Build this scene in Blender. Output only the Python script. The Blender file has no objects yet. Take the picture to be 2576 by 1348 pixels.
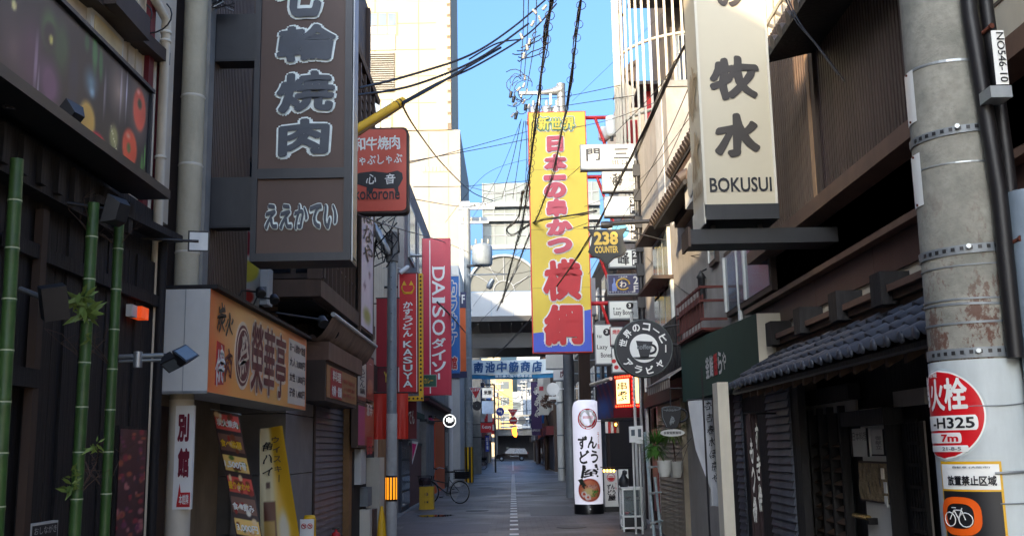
import bpy,math,random
import numpy as np
from mathutils import Vector,Matrix
random.seed(7)
SC=bpy.context.scene
COL=SC.collection
# ------------------------------------------------------------------ camera
IW,IH,FPX=2576.0,1348.0,2598.0
CAMPOS=Vector((0.0,0.0,1.55))
PITCH,ROLL,YAW=math.radians(9.95),math.radians(1.03),math.radians(0.14)
_F=Vector((math.sin(YAW)*math.cos(PITCH),math.cos(YAW)*math.cos(PITCH),math.sin(PITCH)))
_R0=Vector((math.cos(YAW),-math.sin(YAW),0));_U0=_R0.cross(_F)
CR=_R0*math.cos(ROLL)-_U0*math.sin(ROLL)
CU=_U0*math.cos(ROLL)+_R0*math.sin(ROLL)
cam_d=bpy.data.cameras.new('camera');cam=bpy.data.objects.new('camera',cam_d);COL.objects.link(cam)
m3=Matrix((CR,CU,-_F)).transposed()
cam.matrix_world=Matrix.Translation(CAMPOS)@ m3.to_4x4()
cam_d.sensor_width=36.0;cam_d.lens=36.0*FPX/IW;cam_d.clip_start=0.05;cam_d.clip_end=3000
SC.camera=cam
# ------------------------------------------------------------------ light
SUN_EL,SUN_AZ=15.0,27.0      # sun stands behind the camera and to the left
world=bpy.data.worlds.new('World');SC.world=world;world.use_nodes=True
wn=world.node_tree;bg=wn.nodes['Background']
sky=wn.nodes.new('ShaderNodeTexSky');sky.sky_type='NISHITA';sky.sun_disc=False
sky.sun_elevation=math.radians(SUN_EL);sky.altitude=0;sky.air_density=1.0;sky.dust_density=11;sky.ozone_density=5.8
sky.sun_rotation=math.radians(180+SUN_AZ)
wn.links.new(sky.outputs[0],bg.inputs[0]);bg.inputs[1].default_value=0.15
sd=bpy.data.lights.new('sun','SUN');sd.energy=2.0;sd.angle=math.radians(0.6);sd.color=(1.0,0.76,0.47)
sun=bpy.data.objects.new('sun',sd);COL.objects.link(sun)
_s=Vector((-math.sin(math.radians(SUN_AZ))*math.cos(math.radians(SUN_EL)),-math.cos(math.radians(SUN_AZ))*math.cos(math.radians(SUN_EL)),math.sin(math.radians(SUN_EL))))
sun.rotation_euler=(_s).to_track_quat('Z','Y').to_euler();sun.location=(-10,-20,40)
SC.view_settings.view_transform='Standard';SC.view_settings.look='None';SC.view_settings.gamma=1
SC.view_settings.exposure=2.28;SC.view_settings.use_curve_mapping=False
SC.cycles.max_bounces=8;SC.cycles.diffuse_bounces=4;SC.cycles.use_denoising=True
# ------------------------------------------------------------------ geometry helpers
def ray(u,v):
    return(_F+CR*((u-IW/2)/FPX)+CU*((IH/2-v)/FPX))
def P(u,v,D):
    d=ray(u,v);return CAMPOS+d*(D/d.y)
def PX(u,v,X):
    d=ray(u,v);return CAMPOS+d*(X/d.x)
def PG(u,v,Z=0.0):
    d=ray(u,v);return CAMPOS+d*((Z-CAMPOS.z)/d.z)
class Fr:                                   # a flat face in the place: origin, reading direction, up, outward normal
    def __init__(s,O,A,B=(0,0,1)):
        s.O=Vector(O);s.A=Vector(A).normalized();s.B=Vector(B).normalized();s.N=s.A.cross(s.B)
    def p(s,a,b,n=0.0):return s.O+s.A*a+s.B*b+s.N*n
    def px(s,u,v):
        d=ray(u,v);t=(s.O-CAMPOS).dot(s.N)/d.dot(s.N);q=CAMPOS+d*t-s.O
        return q.dot(s.A),q.dot(s.B)
    def rect(s,u0,v0,u1,v1):
        a0,b1=s.px(u0,v0);a1,b0=s.px(u1,v1)
        return min(a0,a1),max(a0,a1),min(b0,b1),max(b0,b1)
def FF(D):return Fr((0,D,0),(1,0,0))
def FL(X):return Fr((X,0,0),(0,1,0))
def FRt(X):return Fr((X,0,0),(0,-1,0))
def s2l(c):
    c=c/255.0
    return c/12.92 if c<=0.04045 else((c+0.055)/1.055)**2.4
def rgb(r,g,b):return(s2l(r),s2l(g),s2l(b),1.0)
MATS={}
def mat(name,c,rough=0.6,metal=0.0,var=0.18,scale=6.0,dirt=0.0,bump=0.0,emit=0.0,streak=False,spec=0.5,coat=0.0,alpha=1.0,dirtcol=(40,34,28),jit=0.05):
    if name in MATS:return MATS[name]
    m=bpy.data.materials.new(name);m.use_nodes=True;nt=m.node_tree;N=nt.nodes;L=nt.links
    b=N['Principled BSDF'];b.inputs['Roughness'].default_value=rough;b.inputs['Metallic'].default_value=metal
    b.inputs['Specular IOR Level'].default_value=spec
    if coat:b.inputs['Coat Weight'].default_value=coat
    col=rgb(*c)
    tc=N.new('ShaderNodeTexCoord');mp=N.new('ShaderNodeMapping');L.new(tc.outputs['Object'],mp.inputs[0])
    if streak:mp.inputs['Scale'].default_value=(1,1,0.12)
    n1=N.new('ShaderNodeTexNoise');n1.inputs['Scale'].default_value=scale;n1.inputs['Detail'].default_value=7;n1.inputs['Roughness'].default_value=0.65
    L.new(mp.outputs[0],n1.inputs[0])
    r1=N.new('ShaderNodeMapRange');r1.inputs[1].default_value=0.3;r1.inputs[2].default_value=0.7
    r1.inputs[3].default_value=1-var;r1.inputs[4].default_value=1+var*0.6;L.new(n1.outputs[0],r1.inputs[0])
    mx=N.new('ShaderNodeVectorMath');mx.operation='SCALE';mx.inputs[0].default_value=col[:3];L.new(r1.outputs[0],mx.inputs['Scale'])
    out=mx.outputs[0]
    oi=N.new('ShaderNodeObjectInfo');ro=N.new('ShaderNodeMapRange');ro.inputs[3].default_value=1-jit;ro.inputs[4].default_value=1+jit;L.new(oi.outputs['Random'],ro.inputs[0])
    m2=N.new('ShaderNodeVectorMath');m2.operation='SCALE';L.new(out,m2.inputs[0]);L.new(ro.outputs[0],m2.inputs['Scale']);out=m2.outputs[0]
    if dirt>0:
        n2=N.new('ShaderNodeTexNoise');n2.inputs['Scale'].default_value=scale*0.45;n2.inputs['Detail'].default_value=9;n2.inputs['Roughness'].default_value=0.7
        mp2=N.new('ShaderNodeMapping');mp2.inputs['Scale'].default_value=(1,1,0.2);mp2.inputs['Location'].default_value=(3.1,7.7,1.3)
        L.new(tc.outputs['Object'],mp2.inputs[0]);L.new(mp2.outputs[0],n2.inputs[0])
        r2=N.new('ShaderNodeMapRange');r2.inputs[1].default_value=0.48;r2.inputs[2].default_value=0.75;r2.inputs[3].default_value=0;r2.inputs[4].default_value=dirt
        L.new(n2.outputs[0],r2.inputs[0])
        mi=N.new('ShaderNodeMix');mi.data_type='RGBA';L.new(r2.outputs[0],mi.inputs['Factor']);L.new(out,mi.inputs['A']);mi.inputs['B'].default_value=rgb(*dirtcol)
        out=mi.outputs['Result']
        rr=N.new('ShaderNodeMapRange');rr.inputs[3].default_value=rough*0.85;rr.inputs[4].default_value=min(1,rough*1.25);L.new(n2.outputs[0],rr.inputs[0]);L.new(rr.outputs[0],b.inputs['Roughness'])
    L.new(out,b.inputs['Base Color'])
    if bump>0:
        n3=N.new('ShaderNodeTexNoise');n3.inputs['Scale'].default_value=scale*6;n3.inputs['Detail'].default_value=5
        L.new(mp.outputs[0],n3.inputs[0]);bp=N.new('ShaderNodeBump');bp.inputs['Strength'].default_value=bump;bp.inputs['Distance'].default_value=0.02
        L.new(n3.outputs[0],bp.inputs['Height']);L.new(bp.outputs[0],b.inputs['Normal'])
    if emit>0:
        b.inputs['Emission Color'].default_value=col;b.inputs['Emission Strength'].default_value=emit
    if alpha<1:b.inputs['Alpha'].default_value=alpha
    MATS[name]=m;return m
def print_mat(name='printed_picture',rough=0.4,emit=0.0):
    if name in MATS:return MATS[name]
    m=bpy.data.materials.new(name);m.use_nodes=True;nt=m.node_tree
    b=nt.nodes['Principled BSDF'];b.inputs['Roughness'].default_value=rough
    a=nt.nodes.new('ShaderNodeVertexColor');a.layer_name='Col';nt.links.new(a.outputs[0],b.inputs['Base Color'])
    if emit:
        nt.links.new(a.outputs[0],b.inputs['Emission Color']);b.inputs['Emission Strength'].default_value=emit
    MATS[name]=m;return m
WLOC={}
def tag(o,label=None,cat=None,group=None,kind=None):
    if label:o['label']=label
    if cat:o['category']=cat
    if group:o['group']=group
    if kind:o['kind']=kind
    return o
def thing(name,label,cat,loc=(0,0,0),group=None,kind=None):
    o=bpy.data.objects.new(name,None);o.empty_display_size=0.1;COL.objects.link(o);o.location=loc
    WLOC[o.name]=Vector(loc);return tag(o,label,cat,group,kind)
def wl(o):return WLOC.get(o.name,Vector((0,0,0)))if o else Vector((0,0,0))
class MB:
    def __init__(s):s.V=[];s.F=[];s.M=[];s.mats=[];s.S=[]
    def mi(s,m):
        if m not in s.mats:s.mats.append(m)
        return s.mats.index(m)
    def add(s,vs,fs,m,smooth=False):
        k=len(s.V);s.V+=[Vector(v)for v in vs];i=s.mi(m)
        for f in fs:s.F.append([x+k for x in f]);s.M.append(i);s.S.append(smooth)
        return s
    def hexa(s,c,m):   # 8 corners: bottom 4 ccw, top 4
        return s.add(c,[(0,3,2,1),(4,5,6,7),(0,1,5,4),(1,2,6,5),(2,3,7,6),(3,0,4,7)],m)
    def box(s,x0,x1,y0,y1,z0,z1,m):
        return s.hexa([(x0,y0,z0),(x1,y0,z0),(x1,y1,z0),(x0,y1,z0),(x0,y0,z1),(x1,y0,z1),(x1,y1,z1),(x0,y1,z1)],m)
    def fbox(s,f,a0,a1,b0,b1,n0,n1,m):
        return s.hexa([f.p(a0,b0,n1),f.p(a1,b0,n1),f.p(a1,b0,n0),f.p(a0,b0,n0),f.p(a0,b1,n1),f.p(a1,b1,n1),f.p(a1,b1,n0),f.p(a0,b1,n0)],m)
    def fprism(s,f,pts,n0,n1,m,side=None):
        k=len(pts);vs=[f.p(a,b,n1)for a,b in pts]+[f.p(a,b,n0)for a,b in pts]
        s.add(vs,[tuple(range(k)),tuple(range(2*k-1,k-1,-1))],m)
        s.add(vs,[(i,k+i,k+(i+1)%k,(i+1)%k)for i in range(k)],side or m)
        return s
    def tube(s,pts,r,m,seg=6,cap=True,smooth=True):
        pts=[Vector(p)for p in pts];n=len(pts);rs=r if isinstance(r,(list,tuple))else[r]*n
        vs=[];up=Vector((0.13,0.31,0.94)).normalized();last=None
        for i,p in enumerate(pts):
            t=(pts[min(i+1,n-1)]-pts[max(i-1,0)])
            t=t.normalized()if t.length>1e-9 else Vector((0,0,1))
            a=(last-t*last.dot(t))if last is not None else(up-t*up.dot(t))
            if a.length<1e-4:a=Vector((1,0,0))-t*t.x
            a.normalize();last=a;b=t.cross(a)
            for j in range(seg):
                th=2*math.pi*j/seg;vs.append(p+(a*math.cos(th)+b*math.sin(th))*rs[i])
        fs=[(i*seg+j,i*seg+(j+1)%seg,(i+1)*seg+(j+1)%seg,(i+1)*seg+j)for i in range(n-1)for j in range(seg)]
        s.add(vs,fs,m,smooth)
        if cap:k=len(vs);s.add([vs[i]for i in range(seg)]+[vs[k-seg+i]for i in range(seg)],[tuple(range(seg-1,-1,-1)),tuple(range(seg,2*seg))],m)
        return s
    def lathe(s,c,prof,m,seg=16,ax=(0,0,1),smooth=True):   # prof: (radius, height)
        c=Vector(c);ax=Vector(ax).normalized();a=ax.orthogonal().normalized();b=ax.cross(a);vs=[]
        for r,h in prof:
            for j in range(seg):
                th=2*math.pi*j/seg;vs.append(c+ax*h+(a*math.cos(th)+b*math.sin(th))*r)
        n=len(prof);fs=[(i*seg+j,i*seg+(j+1)%seg,(i+1)*seg+(j+1)%seg,(i+1)*seg+j)for i in range(n-1)for j in range(seg)]
        s.add(vs,fs,m,smooth);k=len(vs)
        s.add([vs[i]for i in range(seg)]+[vs[k-seg+i]for i in range(seg)],[tuple(range(seg-1,-1,-1)),tuple(range(seg,2*seg))],m)
        return s
    def build(s,name,parent=None,label=None,cat=None,group=None,kind=None):
        me=bpy.data.meshes.new(name)
        if parent:o0=wl(parent)
        else:
            xs=[v.x for v in s.V];ys=[v.y for v in s.V];zs=[v.z for v in s.V]
            o0=Vector(((min(xs)+max(xs))/2,(min(ys)+max(ys))/2,min(zs)))
        me.from_pydata([tuple(v-o0)for v in s.V],[],s.F)
        for m in s.mats:me.materials.append(m)
        me.polygons.foreach_set('material_index',s.M);me.polygons.foreach_set('use_smooth',s.S);me.update()
        o=bpy.data.objects.new(name,me);COL.objects.link(o)
        if parent:o.parent=parent;WLOC[o.name]=o0.copy()
        else:o.location=o0;WLOC[o.name]=o0.copy()
        return tag(o,label,cat,group,kind)
def inst(o,d=(0,0,0),parent=None,name=None):
    c=o.copy();COL.objects.link(c)
    if name:c.name=name
    if parent:c.parent=parent
    c.location=Vector(o.location)+Vector(d);return c
def kids(o):return[c for c in bpy.data.objects if c.parent==o]
def copy_tree(o,loc,label=None,parent=None):
    ch=kids(o);c=o.copy();COL.objects.link(c)
    if parent:c.parent=parent
    else:c.location=loc
    if label:c['label']=label
    WLOC[c.name]=Vector(loc)
    for k in ch:copy_tree(k,k.location,None,c)
    return c
_FC={}
def glyphs(s,off=0.0,ext=0.0,shear=0.0,lead=1.0):
    key=(s,off,shear,lead)
    if key not in _FC:
        cu=bpy.data.curves.new('t','FONT');cu.body=s;cu.size=1.0;cu.offset=off;cu.shear=shear;cu.fill_mode='FRONT';cu.space_line=lead
        cu.resolution_u=3;cu.align_x='CENTER'
        ob=bpy.data.objects.new('t',cu);me=ob.to_mesh()
        n=len(me.vertices);co=np.empty(n*3);me.vertices.foreach_get('co',co)
        _FC[key]=(co.reshape(-1,3).copy(),[tuple(p.vertices)for p in me.polygons])
        ob.to_mesh_clear();bpy.data.objects.remove(ob);bpy.data.curves.remove(cu)
    return _FC[key]
def txt(f,s,a0,a1,b0,b1,m,parent,bold=0.0,n=0.004,keep=False,rot=0.0,name='lettering',brush=0.0,shear=0.0,mb=None,lead=1.0):
    """one line of lettering fitted into the rectangle a0..a1, b0..b1 of face f"""
    co,fs=glyphs(s,0.0,shear=shear,lead=lead)
    if len(co)==0:return
    if bold>0.002:      # thicken the strokes: the glyph repeated round a small circle
        k=8 if bold<0.05 else 12;cs=[co];gs=list(fs);nv=len(co)
        rings=[bold]if bold<0.045 else[bold*0.5,bold]
        q=0
        for rr in rings:
            for i in range(k):
                q+=1;t=2*math.pi*(i+0.5*(rr==bold))/k
                c2=co.copy();c2[:,0]+=rr*math.cos(t);c2[:,1]+=rr*math.sin(t);c2[:,2]+=0.0001*q;cs.append(c2)
                gs+=[tuple(v+nv*q for v in fc)for fc in fs]
        co=np.vstack(cs);fs=gs
    x,y=co[:,0].copy(),co[:,1].copy()
    x0,x1,y0,y1=x.min(),x.max(),y.min(),y.max();w,h=max(x1-x0,1e-3),max(y1-y0,1e-3)
    if len(s)==1 and s in 'ー一':
        pass
    sx,sy=(a1-a0)/w,(b1-b0)/h
    if keep:sx=sy=min(sx,sy)
    X=(x-(x0+x1)/2)*sx;Y=(y-(y0+y1)/2)*sy
    if brush:   # hand-brushed strokes swell and lean
        H=(b1-b0);X=X+brush*H*np.sin(Y/H*7+x*2.1)*0.12;Y=Y+brush*H*np.sin(x*5.3+1)*0.10+X*brush*0.12
    if rot:
        c,q=math.cos(rot),math.sin(rot);X,Y=X*c-Y*q,X*q+Y*c
    ca,cb=(a0+a1)/2,(b0+b1)/2
    vs=[f.p(ca+p,cb+q,n+z_)for p,q,z_ in zip(X,Y,co[:,2])]
    if mb is not None:mb.add(vs,fs,m);return
    t=MB().add(vs,fs,m);return t.build(name,parent)
def vtxt(f,s,a0,a1,b0,b1,m,parent,bold=0.0,n=0.004,gap=0.1,brush=0.0,outline=None,name='lettering',sq=True,mb=None):
    """characters set one above another"""
    k=len(s);ch=(b1-b0)/k;own=mb is None;mb=mb or MB()
    for i,c in enumerate(s):
        if c==' ':continue
        t=b1-ch*i;g=ch*gap/2
        A0,A1,B0,B1=a0,a1,t-ch+g,t-g
        co,_=glyphs(c);w,h=co[:,0].max()-co[:,0].min(),co[:,1].max()-co[:,1].min()
        if c=='ー':   # the long mark turns upright in vertical writing
            txt(f,c,(a0+a1)/2-(B1-B0)*0.5,(a0+a1)/2+(B1-B0)*0.5,(B0+B1)/2-(A1-A0)*0.09,(B0+B1)/2+(A1-A0)*0.09,m,None,bold,n,rot=math.pi/2,mb=mb);continue
        if c in '一三二':
            r_=h/w;mid=(B0+B1)/2;hh=min((B1-B0),(a1-a0)*r_*1.0)/2;B0,B1=mid-hh,mid+hh
        if outline:
            ow,om,on=outline;w2,h2=(A1-A0)*ow,(B1-B0)*ow;txt(f,c,A0-w2,A1+w2,B0-h2,B1+h2,om,None,bold+ow,n-on,mb=mb,brush=brush)
        txt(f,c,A0,A1,B0,B1,m,None,bold,n,brush=brush,mb=mb)
    if own:return mb.build(name,parent)
def paint(f,a0,a1,b0,b1,fn,parent,nx=60,ny=60,n=0.004,name='printed_picture',m=None,rough=0.4,warp=None):
    """a flat print: fn(U, V) gives sRGB 0..255 over the sheet"""
    U,V=np.meshgrid(np.linspace(0,1,nx+1),np.linspace(0,1,ny+1))
    c=np.clip(fn(U,V),0,255)/255.0;lin=np.where(c<=0.04045,c/12.92,((c+0.055)/1.055)**2.4)
    vs=[]
    for j in range(ny+1):
        for i in range(nx+1):
            q=n+(warp(U[j,i],V[j,i])if warp else 0);vs.append(f.p(a0+(a1-a0)*U[j,i],b0+(b1-b0)*V[j,i],q))
    fs=[(j*(nx+1)+i,j*(nx+1)+i+1,(j+1)*(nx+1)+i+1,(j+1)*(nx+1)+i)for j in range(ny)for i in range(nx)]
    mb=MB().add(vs,fs,m or print_mat(),True);o=mb.build(name,parent)
    ca=o.data.color_attributes.new('Col','FLOAT_COLOR','POINT')
    arr=np.ones(((nx+1)*(ny+1),4));arr[:,:3]=lin.reshape(-1,3);ca.data.foreach_set('color',arr.ravel());return o
def base(U,V,c):return np.ones(U.shape+(3,))*np.array(c,float)
def blend(img,mask,c):return img*(1-mask[...,None])+np.array(c,float)*mask[...,None]
def ell(U,V,cx,cy,rx,ry,soft=0.15,ang=0.0):
    x,y=U-cx,V-cy;ca,sa=math.cos(ang),math.sin(ang);x,y=x*ca+y*sa,-x*sa+y*ca
    return np.clip((1-np.sqrt((x/rx)**2+(y/ry)**2))/soft,0,1)
def box_(U,V,x0,x1,y0,y1):return((U>=x0)&(U<=x1)&(V>=y0)&(V<=y1)).astype(float)
def nz(U,V,s=5.0,k=0):
    return(np.sin(U*s*1.7+k)*np.cos(V*s*2.3+k*1.7)+np.sin((U+V)*s*3.1+k*2.1)*0.5+np.cos((U-V*1.3)*s*5.3+k)*0.35)/1.85
# ------------------------------------------------------------------ materials
mt={}
for nm,c,kw in[
('black_wood',(24,21,22),dict(rough=.7,var=.5,scale=5,streak=True,bump=.4)),
('black_metal',(34,35,38),dict(rough=.45,var=.2,scale=8,dirt=.25,dirtcol=(70,66,60))),
('navy_metal',(46,47,50),dict(rough=.4,var=.2,scale=5,dirt=.3,dirtcol=(85,82,78))),
('brown_sheet',(74,48,40),dict(rough=.5,var=.15,scale=3,dirt=.25,dirtcol=(50,30,24))),
('corrugated_brown',(66,54,50),dict(rough=.55,var=.25,scale=6,dirt=.3,streak=True)),
('slat_brown',(62,46,42),dict(rough=.6,var=.35,scale=9,streak=True,jit=.14)),
('beam_brown',(112,84,68),dict(rough=.6,var=.2,scale=4,dirt=.35)),
('brown_wood',(86,66,52),dict(rough=.65,var=.35,scale=5,dirt=.4,streak=True)),
('dark_wood',(60,46,38),dict(rough=.65,var=.35,scale=5,streak=True)),
('cream_wall',(206,194,172),dict(rough=.8,var=.12,scale=2.5,dirt=.5,dirtcol=(120,105,88),bump=.15)),
('cream_paint',(216,208,188),dict(rough=.6,var=.08,scale=3,dirt=.3,dirtcol=(140,125,105))),
('white_paint',(226,228,226),dict(rough=.45,var=.06,scale=3,dirt=.15,dirtcol=(150,145,135))),
('off_white',(205,205,198),dict(rough=.5,var=.08,scale=3,dirt=.2,dirtcol=(130,125,115))),
('concrete',(140,138,132),dict(rough=.85,var=.22,scale=3,dirt=.45,dirtcol=(72,66,60),bump=.3)),
('grey_stucco',(150,145,138),dict(rough=.85,var=.18,scale=2.2,dirt=.4,dirtcol=(86,84,82),bump=.2)),
('grey_stone',(134,132,130),dict(rough=.6,var=.2,scale=2.5,dirt=.3,dirtcol=(74,72,70))),
('grey_steel',(130,136,140),dict(rough=.45,metal=.3,var=.15,scale=5,dirt=.3)),
('galvanised',(165,170,172),dict(rough=.4,metal=.7,var=.15,scale=9,dirt=.25)),
('shutter_grey',(112,114,122),dict(rough=.45,metal=.3,var=.12,scale=5,dirt=.25)),
('shutter_dark',(74,80,92),dict(rough=.5,metal=.3,var=.15,scale=5,dirt=.3)),
('shutter_beige',(150,138,118),dict(rough=.6,var=.15,scale=5,dirt=.3)),
('cable',(22,20,22),dict(rough=.5,var=.1)),
('insulator',(150,150,145),dict(rough=.3,var=.08)),
('glass_dark',(26,32,38),dict(rough=.08,var=.1,spec=.8)),
('glass_grey',(96,106,112),dict(rough=.12,var=.15,scale=1.5,spec=.8)),
('roof_tile',(66,71,82),dict(rough=.5,var=.3,scale=9,dirt=.4,jit=.22,dirtcol=(40,42,46))),
('roof_tile_brown',(70,60,54),dict(rough=.6,var=.3,scale=7,dirt=.3)),
('green_awning',(28,60,46),dict(rough=.8,var=.1,scale=5,bump=.1)),
('red_paint',(200,30,34),dict(rough=.4,var=.12,scale=4,dirt=.1)),
('daiso_pink',(200,22,60),dict(rough=.35,var=.08,scale=2,dirt=.2,dirtcol=(130,24,46))),
('yellow_print',(238,204,62),dict(rough=.45,var=.07,scale=1,dirt=.12,dirtcol=(170,140,60))),
('blue_print',(66,92,200),dict(rough=.45,var=.04,scale=3)),
('red_print',(206,34,40),dict(rough=.45,var=.08,scale=2,dirt=.2,dirtcol=(130,30,30))),
('faded_red',(196,70,84),dict(rough=.45,var=.06,scale=3)),
('maroon',(104,24,34),dict(rough=.5,var=.12,scale=4)),
('orange_red',(226,62,48),dict(rough=.5,var=.1,scale=3)),
('orange',(236,104,34),dict(rough=.5,var=.1,scale=3)),
('yellow',(230,178,20),dict(rough=.45,var=.12,scale=4,dirt=.15)),
('crate_yellow',(206,166,30),dict(rough=.5,var=.12,scale=4,dirt=.2)),
('ink',(26,26,30),dict(rough=.5,var=.1)),
('sign_white',(236,236,230),dict(rough=.4,var=.04,scale=3,dirt=.08,dirtcol=(170,165,150))),
('sign_cream',(226,218,200),dict(rough=.4,var=.05,scale=3,dirt=.1,dirtcol=(170,155,130))),
('blue',(34,120,204),dict(rough=.45,var=.08,scale=3)),
('banner_blue',(20,78,130),dict(rough=.6,var=.1,scale=3)),
('navy',(30,40,84),dict(rough=.5,var=.1)),
('bamboo',(62,98,46),dict(rough=.42,var=.45,scale=4,dirt=.45,dirtcol=(60,78,44))),
('bamboo_node',(176,186,150),dict(rough=.5,var=.1)),
('leaf',(108,130,60),dict(rough=.6,var=.4,scale=12)),
('fern',(84,132,52),dict(rough=.6,var=.4,scale=12)),
('beige_tile',(168,152,124),dict(rough=.65,var=.15,scale=5)),
('tyre',(24,24,26),dict(rough=.8,var=.15)),
('car_black',(14,14,17),dict(rough=.2,var=.05,coat=.8)),
('pink',(224,40,120),dict(rough=.5,var=.1)),
('gold',(206,170,70),dict(rough=.4,metal=.2,var=.15)),
('alcove_beige',(164,144,116),dict(rough=.8,var=.2,scale=2.5,dirt=.4)),
('rust',(96,48,32),dict(rough=.9,var=.4,scale=14)),
('rust_red',(98,46,38),dict(rough=.8,var=.3,scale=6,dirt=.4)),
]:mt[nm]=mat(nm,c,**kw)
# ================================================================== THE SETTING
def ground():
    m=bpy.data.materials.new('asphalt_pavers');m.use_nodes=True;nt=m.node_tree;N=nt.nodes;L=nt.links;b=N['Principled BSDF']
    tc=N.new('ShaderNodeTexCoord')
    br=N.new('ShaderNodeTexBrick');br.inputs['Scale'].default_value=1.0;br.inputs['Brick Width'].default_value=0.24;br.inputs['Row Height'].default_value=0.12
    br.inputs['Mortar Size'].default_value=0.006;br.inputs['Color1'].default_value=rgb(108,102,98);br.inputs['Color2'].default_value=rgb(92,87,84);br.inputs['Mortar'].default_value=rgb(66,63,60)
    L.new(tc.outputs['Object'],br.inputs[0])
    n1=N.new('ShaderNodeTexNoise');n1.inputs['Scale'].default_value=0.55;n1.inputs['Detail'].default_value=8;L.new(tc.outputs['Object'],n1.inputs[0])
    r1=N.new('ShaderNodeMapRange');r1.inputs[1].default_value=.35;r1.inputs[2].default_value=.65;r1.inputs[3].default_value=.72;r1.inputs[4].default_value=1.2;L.new(n1.outputs[0],r1.inputs[0])
    v=N.new('ShaderNodeVectorMath');v.operation='SCALE';L.new(br.outputs[0],v.inputs[0]);L.new(r1.outputs[0],v.inputs['Scale'])
    n4=N.new('ShaderNodeTexNoise');n4.inputs['Scale'].default_value=9;n4.inputs['Detail'].default_value=6;L.new(tc.outputs['Object'],n4.inputs[0])
    r4=N.new('ShaderNodeMapRange');r4.inputs[1].default_value=.3;r4.inputs[2].default_value=.7;r4.inputs[3].default_value=.8;r4.inputs[4].default_value=1.15;L.new(n4.outputs[0],r4.inputs[0])
    v2=N.new('ShaderNodeVectorMath');v2.operation='SCALE';L.new(v.outputs[0],v2.inputs[0]);L.new(r4.outputs[0],v2.inputs['Scale']);L.new(v2.outputs[0],b.inputs['Base Color'])
    r2=N.new('ShaderNodeMapRange');r2.inputs[1].default_value=.35;r2.inputs[2].default_value=.62;r2.inputs[3].default_value=.34;r2.inputs[4].default_value=.62;L.new(n1.outputs[0],r2.inputs[0]);L.new(r2.outputs[0],b.inputs['Roughness'])
    bp=N.new('ShaderNodeBump');bp.inputs['Strength'].default_value=.35;bp.inputs['Distance'].default_value=.006;L.new(br.outputs['Fac'],bp.inputs['Height']);bp.invert=True;L.new(bp.outputs[0],b.inputs['Normal'])
    mb=MB();mb.add([(-2.75,-14,0),(2.75,-14,0),(2.75,139,0),(-2.75,139,0)],[(0,1,2,3)],m)
    road=mb.build('road',kind='structure')
    # the pale blocks set down the middle of the lane
    first=None;y=15.9;i=0
    while y<66:
        if first is None:
            b_=MB().box(-.085,.085,y,y+.30,.002,.008,mt['sign_white']);first=b_.build('paver_block',road)
        else:inst(first,(0,y-15.9,0),road,'paver_block')
        y+=1.22
    mb=MB();mb.box(-.07,.07,78,138,.002,.006,mt['off_white']);mb.build('centre_line',road,kind=None)
    for x0,x1,y0,y1,c in((-2.3,-.5,20.2,22.6,(98,94,92)),(.4,1.5,25,29,(74,70,68)),(-2.5,2.5,33.0,34.2,(112,107,104)),(-1.9,-.6,37,41,(70,67,65)),(.5,2.6,45,47,(108,104,100)),(-2.6,2.6,52,57,(118,113,110))):
        MB().box(x0,x1,y0,y1,.0005,.002,mat('patch_%d'%c[0],c,.5,var=.2,scale=3,bump=.3)).build('paving_patch',road)
    gm=mat('ground_dark',(84,82,82),.8,var=.25,scale=.6)
    mb=MB().add([(-400,-200,-.02),(400,-200,-.02),(400,700,-.02),(-400,700,-.02)],[(0,1,2,3)],gm);mb.build('ground',kind='structure')
    am=mat('asphalt',(78,78,82),.6,var=.2,scale=1.2,bump=.2)
    mb=MB().add([(-40,139,-.003),(40,139,-.003),(40,150,-.003),(-40,150,-.003)],[(0,1,2,3)],am);mb.build('cross_street',kind='structure')
    # gutters
    for x0,x1,nm in((-3.4,-2.75,'pavement_left'),(2.75,3.4,'pavement_right')):
        mb=MB().box(x0,x1,-14,139,-.06,.012,mt['concrete']);mb.build(nm,kind='structure')
    # puddle by the parked bicycle
    pm=mat('puddle_water',(30,28,28),.04,var=.05,spec=1.0)
    c=PG(1095,1297);pts=[(c.x+.42*math.cos(t)*(1+.2*math.sin(3*t)),c.y+.55*math.sin(t)*(1+.25*math.cos(2*t)),.006)for t in[i*math.pi/9 for i in range(18)]]
    MB().add(pts,[tuple(range(18))],pm).build('puddle',kind='stuff')
ground()
def hull(name,label,x0,x1,y0,y1,z1,m,cat='building',loc=None):
    t=thing(name,label,cat,loc or((x0+x1)/2,(y0+y1)/2,0));MB().box(x0,x1,y0,y1,0,z1,m).build('wall',t);return t
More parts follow.
